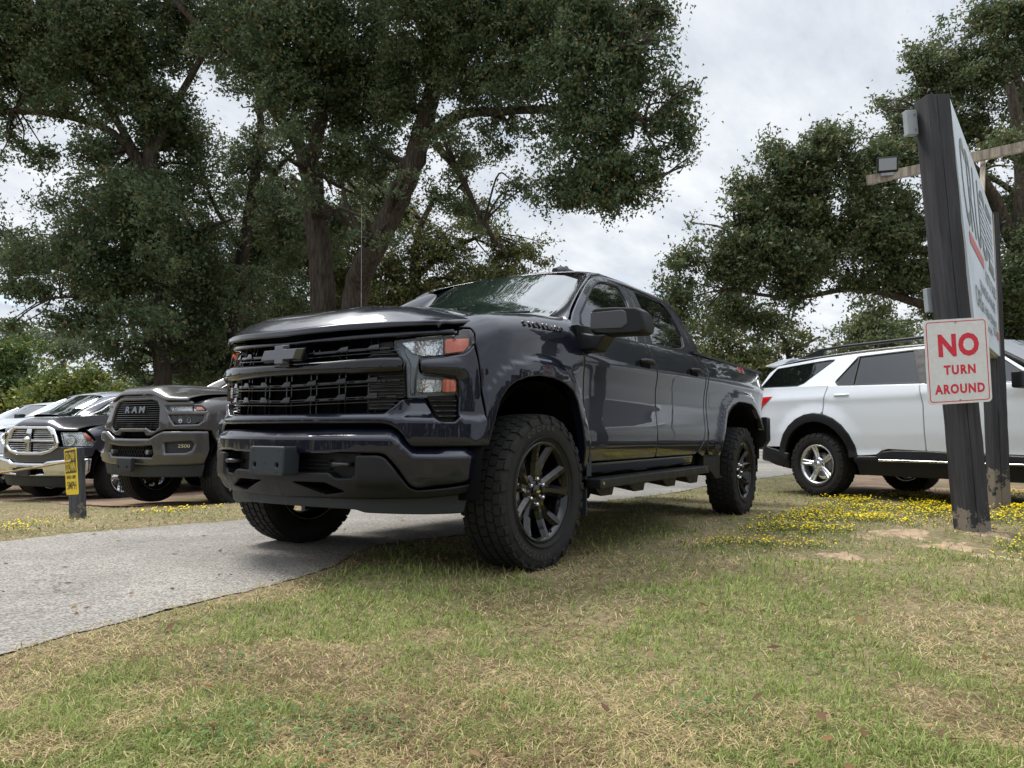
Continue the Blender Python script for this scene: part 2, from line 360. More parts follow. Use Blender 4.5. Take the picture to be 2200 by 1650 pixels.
def cdt_sheet(name, poly, dz, mat, step=.5, hf=None):
    lo, hi = np.maximum(poly.min(0), [-25, -20]), np.minimum(poly.max(0), [12, 12]); gx, gy = np.meshgrid(np.arange(lo[0], hi[0], step), np.arange(lo[1], hi[1], step)); G = np.c_[gx.ravel(), gy.ravel()]
    G = G[inside(G, poly)]; G = G[seg_dist(G, poly) > .04]; n = len(poly)
    vo, _, fo, *_ = delaunay_2d_cdt([Vector(p) for p in np.vstack([poly, G])], [(i, (i+1) % n) for i in range(n)], [], 0, 1e-6)
    V = np.array([(v.x, v.y) for v in vo]); F = np.array([f for f in fo if len(f) == 3]); F = F[inside(V[F].mean(1), poly)]
    a = V[F]; cr = (a[:, 1, 0]-a[:, 0, 0])*(a[:, 2, 1]-a[:, 0, 1])-(a[:, 1, 1]-a[:, 0, 1])*(a[:, 2, 0]-a[:, 0, 0]); F[cr < 0] = F[cr < 0][:, ::-1]
    z = terr(V[:, 0], V[:, 1])+dz
    o = link(name, mesh_np(name, np.c_[V, z], F), mat); o['kind'] = 'structure'; return o

def ground_mat():
    m = bpy.data.materials.new('soil'); m.use_nodes = True; t = m.node_tree; b = t.nodes['Principled BSDF']; b.inputs['Roughness'].default_value = .95; b.inputs['Specular IOR Level'].default_value = .15
    tcn = N(t, 'ShaderNodeTexCoord'); L = t.links.new
    def noise(s, d=6, r_=.6):
        n = N(t, 'ShaderNodeTexNoise'); n.inputs['Scale'].default_value = s; n.inputs['Detail'].default_value = d; n.inputs['Roughness'].default_value = r_; L(tcn.outputs['Object'], n.inputs['Vector']); return n
    a = noise(1.3); b2 = noise(14, 8, .7); c = noise(90, 4, .7)
    r = N(t, 'ShaderNodeValToRGB'); e = r.color_ramp.elements; e[0].position = .38; e[0].color = (.115, .125, .045, 1); e[1].position = .62; e[1].color = (.29, .225, .135, 1); L(a.outputs['Fac'], r.inputs[0])
    r2 = N(t, 'ShaderNodeValToRGB'); e = r2.color_ramp.elements; e[0].position = .3; e[0].color = (.07, .065, .03, 1); e[1].position = .7; e[1].color = (.33, .265, .165, 1); L(b2.outputs['Fac'], r2.inputs[0])
    mx_ = N(t, 'ShaderNodeMix', data_type='RGBA'); mx_.inputs[0].default_value = .55; L(r.outputs[0], mx_.inputs[6]); L(r2.outputs[0], mx_.inputs[7])
    L(mx_.outputs[2], b.inputs['Base Color'])
    bp = N(t, 'ShaderNodeBump'); bp.inputs['Strength'].default_value = .8; bp.inputs['Distance'].default_value = .012; L(c.outputs['Fac'], bp.inputs['Height']); L(bp.outputs[0], b.inputs['Normal'])
    return m
def road_mat():
    m = bpy.data.materials.new('road_surface'); m.use_nodes = True; t = m.node_tree; b = t.nodes['Principled BSDF']; b.inputs['Roughness'].default_value = .92; b.inputs['Specular IOR Level'].default_value = .25
    tcn = N(t, 'ShaderNodeTexCoord'); L = t.links.new
    v = N(t, 'ShaderNodeTexVoronoi'); v.inputs['Scale'].default_value = 105; L(tcn.outputs['Object'], v.inputs['Vector'])
    sv = N(t, 'ShaderNodeSeparateColor'); L(v.outputs['Color'], sv.inputs[0])
    r = N(t, 'ShaderNodeValToRGB'); e = r.color_ramp.elements; e[0].position = 0; e[0].color = (.17, .165, .155, 1); e[1].position = 1; e[1].color = (.42, .40, .365, 1)
    q = r.color_ramp.elements.new(.35); q.color = (.30, .285, .262, 1); L(sv.outputs[0], r.inputs[0])
    # dark joints between the stones
    r3 = N(t, 'ShaderNodeValToRGB'); e = r3.color_ramp.elements; e[0].position = .42; e[0].color = (1, 1, 1, 1); e[1].position = .75; e[1].color = (.38, .37, .36, 1); L(v.outputs['Distance'], r3.inputs[0])
    mm = N(t, 'ShaderNodeMix', data_type='RGBA', blend_type='MULTIPLY'); mm.inputs[0].default_value = .7; L(r.outputs[0], mm.inputs[6]); L(r3.outputs[0], mm.inputs[7])
    n = N(t, 'ShaderNodeTexNoise'); n.inputs['Scale'].default_value = 1.1; n.inputs['Detail'].default_value = 7; n.inputs['Roughness'].default_value = .65; L(tcn.outputs['Object'], n.inputs['Vector'])
    r2 = N(t, 'ShaderNodeValToRGB'); e = r2.color_ramp.elements; e[0].position = .3; e[0].color = (.70, .69, .69, 1); e[1].position = .7; e[1].color = (1.12, 1.1, 1.06, 1); L(n.outputs['Fac'], r2.inputs[0])
    m2 = N(t, 'ShaderNodeMix', data_type='RGBA', blend_type='MULTIPLY'); m2.inputs[0].default_value = 1; L(mm.outputs[2], m2.inputs[6]); L(r2.outputs[0], m2.inputs[7])
    # cracks
    vc = N(t, 'ShaderNodeTexVoronoi', feature='DISTANCE_TO_EDGE'); vc.inputs['Scale'].default_value = .9
    nd = N(t, 'ShaderNodeTexNoise'); nd.inputs['Scale'].default_value = 3.5; nd.inputs['Detail'].default_value = 5; L(tcn.outputs['Object'], nd.inputs['Vector'])
    vm = N(t, 'ShaderNodeVectorMath', operation='MULTIPLY_ADD'); vm.inputs[1].default_value = (.45, .45, .45); L(nd.outputs['Color'], vm.inputs[0]); L(tcn.outputs['Object'], vm.inputs[2]); L(vm.outputs[0], vc.inputs['Vector'])
    rc = N(t, 'ShaderNodeValToRGB'); e = rc.color_ramp.elements; e[0].position = .002; e[0].color = (.6, .59, .58, 1); e[1].position = .006; e[1].color = (1, 1, 1, 1); L(vc.outputs['Distance'], rc.inputs[0])
    nm = N(t, 'ShaderNodeTexNoise'); nm.inputs['Scale'].default_value = .8; L(tcn.outputs['Object'], nm.inputs['Vector'])
    rm = N(t, 'ShaderNodeValToRGB'); rm.color_ramp.elements[0].position = .5; rm.color_ramp.elements[1].position = .58; L(nm.outputs['Fac'], rm.inputs[0])
    m3 = N(t, 'ShaderNodeMix', data_type='RGBA', blend_type='MULTIPLY'); L(rm.outputs[0], m3.inputs[0]); L(m2.outputs[2], m3.inputs[6]); L(rc.outputs[0], m3.inputs[7])
    L(m3.outputs[2], b.inputs['Base Color'])
    bp = N(t, 'ShaderNodeBump'); bp.inputs['Strength'].default_value = .55; bp.inputs['Distance'].default_value = .004; bp.invert = True; L(v.outputs['Distance'], bp.inputs['Height']); L(bp.outputs[0], b.inputs['Normal'])
    return m
SOIL = ground_mat(); ROADM = road_mat()
LOTM = pbr('lot_dirt', (.25, .175, .125), .95, var=.3, scale=3, bump=.6, bscale=40, spec=.1)
# ground sheet: fine near the camera, coarse to the horizon
gxs = np.unique(np.round(np.concatenate([np.arange(-12, 6, .12), np.linspace(-1500, -12, 40)**1, [-400, -200, -100, -60, -40, -30, -24, -20, -17, -14], [7, 9, 12, 20, 60, 200, 1500]]), 3))
gys = np.unique(np.round(np.concatenate([np.arange(-7, 6, .12), [-1500, -400, -150, -80, -50, -35, -25, -20, -16, -13, -10, -8.5], [7, 9, 12, 20, 60, 200, 1500]]), 3))
GX, GY = np.meshgrid(gxs, gys); nX = len(gxs); nY = len(gys)
P2 = np.c_[GX.ravel(), GY.ravel()]
near = (P2[:, 0] > -13) & (P2[:, 0] < 7) & (P2[:, 1] > -8) & (P2[:, 1] < 7)
roadm = np.zeros(len(P2), bool); roadm = inside(P2, ROADP[::4]); rd = np.full(len(P2), 9.0); rd[near] = seg_dist(P2[near], ROADP[::10])
rough = bumpy(P2[:, 0], P2[:, 1])*near*np.where(roadm, 0, np.clip(rd/.4, 0, 1))
# wheels and posts stand on firm ground: flatten around them
for cx_, cy_, rr_ in ((0, .88, .5), (-3.745, .88, .5), (0, -.88, .4), (-3.745, -.88, .4), (-6.9, 1.1, .6)):
    rough *= sm01((np.hypot(P2[:, 0]-cx_, P2[:, 1]-cy_)-.15)/rr_)
mound = .05*np.exp(-((P2[:, 0]+2.9)**2+(P2[:, 1]-2.75)**2)/.16)+.15*np.exp(-((P2[:, 0]+4.1)**2+(P2[:, 1]-3.9)**2)/1.3)
GZ = terr(P2[:, 0], P2[:, 1])+rough+mound-np.where(roadm & (rd > .05), .006, 0)
ii, jj = np.meshgrid(np.arange(nX-1), np.arange(nY-1)); b0 = (jj*nX+ii).ravel(); GF = np.c_[b0, b0+1, b0+1+nX, b0+nX]
go = link('ground', mesh_np('ground', np.c_[P2, GZ], GF), SOIL); go['kind'] = 'structure'
def gz(x, y):
    x = np.asarray(x, float); y = np.asarray(y, float); i = np.clip(np.searchsorted(gxs, x)-1, 0, nX-2); j = np.clip(np.searchsorted(gys, y)-1, 0, nY-2)
    tx = (x-gxs[i])/(gxs[i+1]-gxs[i]); ty = (y-gys[j])/(gys[j+1]-gys[j]); Zg = GZ.reshape(nY, nX)
    return (Zg[j, i]*(1-tx)+Zg[j, i+1]*tx)*(1-ty)+(Zg[j+1, i]*(1-tx)+Zg[j+1, i+1]*tx)*ty
cdt_sheet('road', ROADP, .004, ROADM)
lot = rough_edge([(-2.7, -19), (-2.6, -15), (-2.5, -12), (-2.7, -10), (-2.25, -8), (-2.2, -6.2), (-2.0, -5.0), (-2.9, -4.3), (-5, -4.1), (-7.5, -5.4)], .03, .06, 5)
LOTP = np.vstack([lot, [(-12, -9), (-17, -14), (-17, -19.5)]])
cdt_sheet('dirt_lot', LOTP, .006, LOTM)
lot2 = np.array([(-6.2, 1.0), (-6.6, 2.5), (-7.3, 4.2), (-9, 7), (-18, 10), (-18, 2.5), (-11, 1.0), (-9, .6)])
cdt_sheet('parking_gravel', resample(round_poly(lot2, .4), .2)+rng.normal(0, .02, (len(resample(round_poly(lot2, .4), .2)), 2)), .006, LOTM)

# bare sandy patches worn round the post
SANDM = pbr('bare_sand', (.33, .245, .165), .95, var=.3, scale=14, bump=.9, bscale=55, spec=.1)
g = np.random.default_rng(55)
for bx, by, br in ((-2.75, 2.42, .22), (-2.35, 2.72, .19), (-2.05, 2.98, .15), (-1.52, 2.2, .16), (-2.95, 2.92, .17), (-2.5, 2.2, .12)):
    n = 40; a = np.arange(n)*2*np.pi/n; ph = g.uniform(0, 6.28, 4); rr = br*(1+.25*np.sin(2*a+ph[0])+.18*np.sin(3*a+ph[1])+.12*np.sin(7*a+ph[2])+g.normal(0, .05, n)); V = [(bx, by)]; F = []
    for k in (.35, .7, 1.0): V += [(bx+rr[i]*k*math.cos(a[i])*1.2, by+rr[i]*k*math.sin(a[i])*.85) for i in range(n)]
    F = [(0, 1+i, 1+(i+1) % n) for i in range(n)]
    for q in (0, 1): F += [(1+q*n+i, 1+(q+1)*n+i, 1+(q+1)*n+(i+1) % n) for i in range(n)]+[(1+q*n+i, 1+(q+1)*n+(i+1) % n, 1+q*n+(i+1) % n) for i in range(n)]
    V = np.array(V); zz = gz(V[:, 0], V[:, 1])+np.r_[.007, np.full(n, .006), np.full(n, .003), np.full(n, -.008)]+g.normal(0, .0045, len(V)); o = link('bare_soil', mesh_np('bare_soil', np.c_[V, zz], F), SANDM); o['kind'] = 'structure'

# ------------------------------------------------------------------ grass
def vnoise(x, y, s, seed):
    "smooth value noise in 0..1"
    g = np.random.default_rng(seed); T = g.random((64, 64)); u = x/s+100; v = y/s+100; i = np.floor(u).astype(int); j = np.floor(v).astype(int); fu = u-i; fv = v-j; fu = fu*fu*(3-2*fu); fv = fv*fv*(3-2*fv)
    a = T[i % 64, j % 64]; b = T[(i+1) % 64, j % 64]; c = T[i % 64, (j+1) % 64]; d = T[(i+1) % 64, (j+1) % 64]
    return (a*(1-fu)+b*fu)*(1-fv)+(c*(1-fu)+d*fu)*fv
FLOWP = np.array([(-.78, 1.42), (-2.75, 1.27), (-5.63, 1.25), (-7.46, 1.76), (-9.35, 3.32), (-6.47, 4.03), (-1.9, 3.54), (-1.45, 2.85), (-1.9, 2.63), (-3.2, 2.21), (-1.53, 2.12), (-1.42, 1.62)])
BARE = [(-2.75, 2.45, .38), (-2.35, 2.75, .30), (-2.1, 2.95, .25), (-1.55, 2.2, .30), (-2.95, 2.9, .3), (-1.3, 1.75, .12), (-.9, 1.25, .2)]
def blades(name, n, seed, dmin, dmax, kind):
    g = np.random.default_rng(seed)
    # positions drawn in the view wedge, density falling with the square of distance, a little beyond the frame
    d = 1/(1/dmax+g.random(n)*(1/dmin-1/dmax)) if kind != 'far' else dmin+(dmax-dmin)*g.random(n)**.8
    a = g.uniform(-.95, .95, n)
    fx, fy = CD[0]/math.hypot(CD[0], CD[1]), CD[1]/math.hypot(CD[0], CD[1]); x = CAMP[0]+d*(fx+fy*a); y = CAMP[1]+d*(fy-fx*a)
    P = np.c_[x, y]; inr = inside(P, ROADP[::3]); ok = ~inside(P, LOTP[::2]) & ~inside(P, lot2)
    dr = np.full(n, 9.0); nr_ = ok & (d < 12); dr[nr_] = seg_dist(P[nr_], ROADP[:len(rn)+len(rf)][::12]); ok &= ~inr | ((dr < .07) & (g.random(n) < .55*(1-dr/.07)*(.3+vnoise(x, y, .12, 33)*1.6))); dr = np.where(inr & ok, .1, dr)
    bare = np.ones(n)
    for bx, by, br in BARE: bare = np.minimum(bare, sm01((np.hypot(x-bx, y-by)-br*.5)/(br*.9)))
    patch = vnoise(x, y, .55, 3)*.6+vnoise(x, y, .16, 4)*.4
    dens = .45+.75*patch
    ok &= g.random(n) < dens*(bare*.85+.15)*np.clip(.35+dr/.12, 0, 1)
    x, y, d, dr, patch = x[ok], y[ok], d[ok], dr[ok], patch[ok]; n = len(x)
    green = vnoise(x, y, .7, 8)*.4+vnoise(x, y, .22, 9)*.4+vnoise(x, y, .07, 10)*.2
    strip = (y < -2)                                      # dry verge beyond the road
    far_g = sm01((d-3.2)/2.5)*(y > -1)
    pg = np.clip((green-.35)*3.4, .22, .86); pg = np.where(strip, .3, pg); pg = np.where(dr < .18, pg*.3, pg)
    lush = sm01((-x-3.8)/1.5)*(y < 1.4)*(y > -1.2); pg = np.maximum(pg, lush*.85)
    isg = g.random(n) < pg
    base = np.where(isg[:, None], np.array([.225, .285, .082]), np.array([.53, .43, .235]))
    tone = g.random(n)
    base = base*(1-.35*tone[:, None])+np.where(isg[:, None], np.array([.27, .29, .10]), np.array([.25, .165, .095]))*(.35*tone[:, None])
    br = (~isg) & (g.random(n) < np.where(vnoise(x, y, .5, 14) > .62, .5, .12)); base[br] = np.array([.20, .125, .075])
    base *= g.uniform(.5, 1.3, n)[:, None]
    sc_ = np.clip(d/2.6, .8, 2.6)                         # fewer and wider blades with distance
    Lh = np.where(isg, g.uniform(.015, .045, n), g.uniform(.02, .055, n))*np.where(strip, .8, 1)*np.clip(sc_, .9, 1.25)
    Wd = g.uniform(.0009, .0018, n)*np.where(isg, 1.25, .85)*sc_
    tuft = (vnoise(x, y, .12, 21) > .72) & isg; Lh = np.where(tuft, Lh*1.45, Lh)
    el = np.where(isg, g.uniform(.25, 1.25, n), g.uniform(.0, .55, n)); az = g.uniform(0, 2*np.pi, n)
    dirv = np.c_[np.cos(az)*np.cos(el), np.sin(az)*np.cos(el), np.sin(el)]; side = np.c_[-np.sin(az), np.cos(az), np.zeros(n)]*Wd[:, None]
    z0 = gz(x, y)+g.uniform(-.002, .012, n)*(~isg); B = np.c_[x, y, z0]
    mid = B+dirv*(Lh*.55)[:, None]; dirt_ = dirv.copy(); dirt_[:, 2] -= g.uniform(.1, .75, n); tip = mid+dirt_*(Lh*.5)[:, None]
    tip[:, 2] = np.maximum(tip[:, 2], z0+.001)
    V = np.stack([B-side, B+side, mid+side*.8, mid-side*.8, tip], 1).reshape(-1, 3)
    b = np.arange(n)*5; F = np.r_[np.c_[b, b+1, b+2], np.c_[b, b+2, b+3], np.c_[b+3, b+2, b+4]]
    me = mesh_np(name, V, F, smooth=False)
    at_ = me.color_attributes.new('tint', 'FLOAT_COLOR', 'POINT'); C = np.ones((n, 5, 4)); C[:, :, :3] = base[:, None, :]; at_.data.foreach_set('color', C.ravel().astype(np.float32))
    return me
GRASSM = attr_mat('grass_blades', .75, spec=.2, trl=.25)
gme = blades('grass', 310000, 1, 1.35, 17, 'near')
tag(link('grass', gme, GRASSM), 'patchy mown grass, green blades mixed with dry straw, over the foreground', 'grass', kind='stuff')
# broad-leaved weeds in the lawn
def weeds(spots, seed):
    g = np.random.default_rng(seed); V = []; C = []
    for (cx_, cy_, rr_, k) in spots:
        for _ in range(k):
            a = g.uniform(0, 6.28); q = rr_*g.random()**.6; x = cx_+q*math.cos(a); y = cy_+q*math.sin(a); z = float(gz(x, y))+g.uniform(.004, .035)
            az = g.uniform(0, 6.28); L_ = g.uniform(.004, .010); u = np.array([math.cos(az), math.sin(az), g.uniform(-.3, .5)]); v = np.array([-math.sin(az), math.cos(az), g.uniform(-.3, .3)])
            p = np.array([x, y, z]); V += [p-u*L_, p-v*L_*.55, p+u*L_, p+v*L_*.55]; c = np.array([.10, .165, .055])*g.uniform(.6, 1.4); C += [list(c)+[1]]*4
    V = np.array(V); n = len(V)//4; b = np.arange(n)*4; me = mesh_np('clover', V, np.c_[b, b+1, b+2, b+3], smooth=False)
    a_ = me.color_attributes.new('tint', 'FLOAT_COLOR', 'POINT'); a_.data.foreach_set('color', np.array(C, np.float32).ravel()); return me
wspots = [(2.15, 1.75, .15, 330), (2.32, 1.5, .17, 170), (2.38, 1.72, .15, 120), (1.15, 1.62, .14, 50), (.9, 1.9, .1, 30), (1.6, 2.4, .12, 120), (.35, 1.75, .12, 110), (1.0, 2.55, .1, 90), (.2, 2.3, .15, 100), (2.0, 1.1, .1, 90)]
tag(link('weeds', weeds(wspots, 5), GRASSM), 'dark green clover-like weeds low in the front lawn', 'weeds', kind='stuff')
# fallen leaves and bits of twig
g = np.random.default_rng(71); n = 240; d = g.uniform(1.5, 7, n); a = g.uniform(-.8, .8, n); fx, fy = CD[0]/math.hypot(CD[0], CD[1]), CD[1]/math.hypot(CD[0], CD[1]); x = CAMP[0]+d*(fx+fy*a); y = CAMP[1]+d*(fy-fx*a)
V = []; C = []
for i in range(n):
    z = float(gz(x[i], y[i]))+(.006 if inside(np.array([[x[i], y[i]]]), ROADP)[0] else g.uniform(.012, .03)); az = g.uniform(0, 6.28); L_ = g.uniform(.010, .026); tl = g.uniform(-.5, .5, 2); u = np.array([math.cos(az), math.sin(az), tl[0]])*L_; v = np.array([-math.sin(az), math.cos(az), tl[1]])*L_*.4; p = np.array([x[i], y[i], z+L_*.3])
    V += [p-u, p-v+[0, 0, .003], p+u, p+v]; c = np.array([(.20, .11, .05), (.28, .19, .10), (.12, .07, .04)][i % 3])*g.uniform(.7, 1.3); C += [[*c, 1]]*4
b = np.arange(n)*4; me = mesh_np('fallen_leaves', np.array(V), np.c_[b, b+1, b+2, b+3], smooth=False); a_ = me.color_attributes.new('tint', 'FLOAT_COLOR', 'POINT'); a_.data.foreach_set('color', np.array(C, np.float32).ravel())
tag(link('fallen_leaves', me, GRASSM), 'dry brown leaves scattered over lawn and road', 'leaves', kind='stuff')
# yellow flowers: heads on short stems with little leaves
def flowers(name, P, seed, sz):
    g = np.random.default_rng(seed); n = len(P); z = gz(P[:, 0], P[:, 1]); V = []; C = []; F = []
    h = g.uniform(.02, .07, n); top = np.c_[P, z+h]; d = np.hypot(P[:, 0]-CAMP[0], P[:, 1]-CAMP[1])
    s = sz*g.uniform(.7, 1.3, n)*np.clip(d/6, .9, 1.35)
    k = 6; ang = np.arange(k)*2*np.pi/k; tl = g.uniform(-.35, .35, (n, 2))
    ring = np.stack([top[:, None, 0]+np.cos(ang)*s[:, None], top[:, None, 1]+np.sin(ang)*s[:, None], top[:, None, 2]+(np.cos(ang)*tl[:, :1]+np.sin(ang)*tl[:, 1:])*s[:, None]], -1)
    apex = top+[0, 0, 1]*s[:, None]*.35; lowp = top-[0, 0, 1]*s[:, None]*.4
    Vh = np.concatenate([ring, apex[:, None], lowp[:, None]], 1).reshape(-1, 3); b = np.arange(n)*(k+2)
    Fh = np.concatenate([np.c_[b+i, b+(i+1) % k, b+k] for i in range(k)]+[np.c_[b+(i+1) % k, b+i, b+k+1] for i in range(k)])
    yel = np.array([.85, .74, .02])*g.uniform(.75, 1.15, n)[:, None]; Ch = np.repeat(yel, k+2, 0)
    # stems and leaves
    m = n*3; idx = np.repeat(np.arange(n), 3); az = g.uniform(0, 6.28, m); el = g.uniform(.3, 1.4, m); L_ = g.uniform(.015, .04, m); root = np.c_[P[idx], z[idx]]
    dv_ = np.c_[np.cos(az)*np.cos(el), np.sin(az)*np.cos(el), np.sin(el)]*L_[:, None]; sd_ = np.c_[-np.sin(az), np.cos(az), 0*az]*.003; st0 = root+g.normal(0, .008, (m, 3))*[1, 1, 0]+np.c_[0*az, 0*az, g.uniform(0, .03, m)]
    Vs = np.stack([st0-sd_, st0+sd_, st0+dv_], 1).reshape(-1, 3); c0 = len(Vh); bs = c0+np.arange(m)*3; Fs = np.c_[bs, bs+1, bs+2]
    Cs = np.repeat(np.array([.085, .13, .05])*g.uniform(.7, 1.5, m)[:, None], 3, 0)
    me = mesh_np(name, np.vstack([Vh, Vs]), np.vstack([Fh, Fs]), smooth=False)
    a_ = me.color_attributes.new('tint', 'FLOAT_COLOR', 'POINT'); a_.data.foreach_set('color', np.c_[np.vstack([Ch, Cs]), np.ones(len(Ch)+len(Cs))].astype(np.float32).ravel()); return me
g = np.random.default_rng(31)
Q = np.c_[g.uniform(-10, -.3, 90000), g.uniform(.9, 4.4, 90000)]; Q = Q[inside(Q, FLOWP)]
nz = vnoise(Q[:, 0], Q[:, 1], .30, 40)*.55+vnoise(Q[:, 0], Q[:, 1], .1, 41)*.45; dd = seg_dist(Q, FLOWP)
pr = np.clip((nz-.38)*3.0, .05, 1)*np.clip(dd/.35, .15, 1)
for bx, by, br in BARE: pr *= sm01((np.hypot(Q[:, 0]-bx, Q[:, 1]-by)-br*.6)/(br*.6))
pr *= np.clip((5.2/np.hypot(Q[:, 0]-CAMP[0], Q[:, 1]-CAMP[1]))**1.7, 0, 1.6); Q = Q[g.random(len(Q)) < pr]; Q = Q[:8000]
tag(link('yellow_flowers', flowers('yellow_flowers', Q, 6, .0064), GRASSM), 'carpet of small yellow wildflowers around the sign posts', 'flowers', kind='stuff')
Q = np.c_[g.uniform(-3, 1.2, 3000), g.uniform(-4.3, -2.5, 3000)]; Q = Q[vnoise(Q[:, 0], Q[:, 1], .35, 50) > .68]; Q = Q[:260]
tag(link('yellow_flowers', flowers('verge_flowers', Q, 7, .008), GRASSM), 'scattered yellow flowers on the dry verge below the slow-down sign', 'flowers', kind='stuff')
# ------------------------------------------------------------------ trees
LEAFM = attr_mat('leaves', .5, spec=.4, trl=.28)
def bark_mat(name, c):
    m = pbr(name, c, .95, var=.45, scale=5, bump=1.0, bscale=9, spec=.1, stretch=(3, 3, .5)); m.node_tree.nodes['Bump'].inputs['Distance'].default_value = .08; return m
BARK = bark_mat('bark_grey', (.075, .062, .05)); BARK2 = bark_mat('bark_dark', (.06, .05, .04))
_T3 = np.random.default_rng(77).random((32, 32, 32))
def noise3(P, s):
    q = P/s+500; i = np.floor(q).astype(int); f = q-i; f = f*f*(3-2*f); i %= 32; j = (i+1) % 32; r_ = 0
    for a in (0, 1):
        for b in (0, 1):
            for c in (0, 1):
                I = (j if a else i)[:, 0], (j if b else i)[:, 1], (j if c else i)[:, 2]
                r_ = r_+_T3[I]*np.abs(1-a-f[:, 0])*np.abs(1-b-f[:, 1])*np.abs(1-c-f[:, 2])
    return r_
def leaf_mesh(name, blobs, leaf, cols, seed, per=46, clump=.28, twigs=True, flat=.75, hole=.46):
    """blobs: (centre, (rx, ry, rz), n_clumps); leaves are small kite-shaped quads gathered in clumps"""
    g = np.random.default_rng(seed); Vs = []; Cs = []; TV = []
    for c, rad, n in blobs:
        n = max(1, int(n)); d = g.normal(size=(n, 3)); d /= np.linalg.norm(d, axis=1)[:, None]; rr = g.random(n)**.45
        rx, ry, rz = rad; off = d[:, :1]*CR*rx+d[:, 1:2]*CU*ry+d[:, 2:]*CD*rz; cc = c+off*rr[:, None]*g.uniform(.9, 1.22, (n, 1)); nz_ = noise3(cc, clump*3.4)*.55+noise3(cc+50, clump*1.5)*.45; kp = nz_ > hole; kp[0] = True; cc = cc[kp]; off = off[kp]; n = len(cc)
        tone = g.uniform(0, 1, n)
        out_ = off/(np.linalg.norm(off, axis=1)[:, None]+1e-9)*[1, 1, .55]
        m = per; cs = clump*g.uniform(.55, 1.35, n)
        ax = out_*.8+g.normal(0, .45, (n, 3)); ax /= np.linalg.norm(ax, axis=1)[:, None]
        t = g.normal(0, .75, (n, m)); p = cc[:, None]+ax[:, None]*(t*cs[:, None])[..., None]+g.normal(0, .42, (n, m, 3))*cs[:, None, None]*[1, 1, flat]
        p = p.reshape(-1, 3); k = len(p)
        a = g.normal(size=(k, 3)); a[:, 2] -= .35; a /= np.linalg.norm(a, axis=1)[:, None]; b = np.cross(a, g.normal(size=(k, 3))); b /= np.linalg.norm(b, axis=1)[:, None]
        L_ = leaf*g.uniform(.65, 1.35, k)[:, None]
        Vs.append(np.stack([p-a*L_*.45-b*L_*.34, p-a*L_*.45+b*L_*.34, p+a*L_*.62], 1).reshape(-1, 3))
        T = np.repeat(tone, m)*.55+g.random(k)*.45; lo, hi, odd = [np.array(q) for q in cols]
        C = lo+(hi-lo)*(T**1.5)[:, None]; om = (g.random(k) < .05+.10*(np.repeat(g.random(n), m) > .82)); C[om] = odd*g.uniform(.7, 1.2, (om.sum(), 1))
        Cs.append(np.repeat(C, 3, 0))
        for q in range(0, n, 20): TV.append((cc[q]-ax[q]*cs[q]*1.6-[0, 0, .1], cc[q]+ax[q]*cs[q]*.8))
    V = np.vstack(Vs); C = np.vstack(Cs); n = len(V)//3; b = np.arange(n)*3
    me = mesh_np(name, V, np.c_[b, b+1, b+2], smooth=False)
    a_ = me.color_attributes.new('tint', 'FLOAT_COLOR', 'POINT'); a_.data.foreach_set('color', np.c_[C, np.ones(len(C))].astype(np.float32).ravel())
    return me, TV
LEAFCOUNT = 0
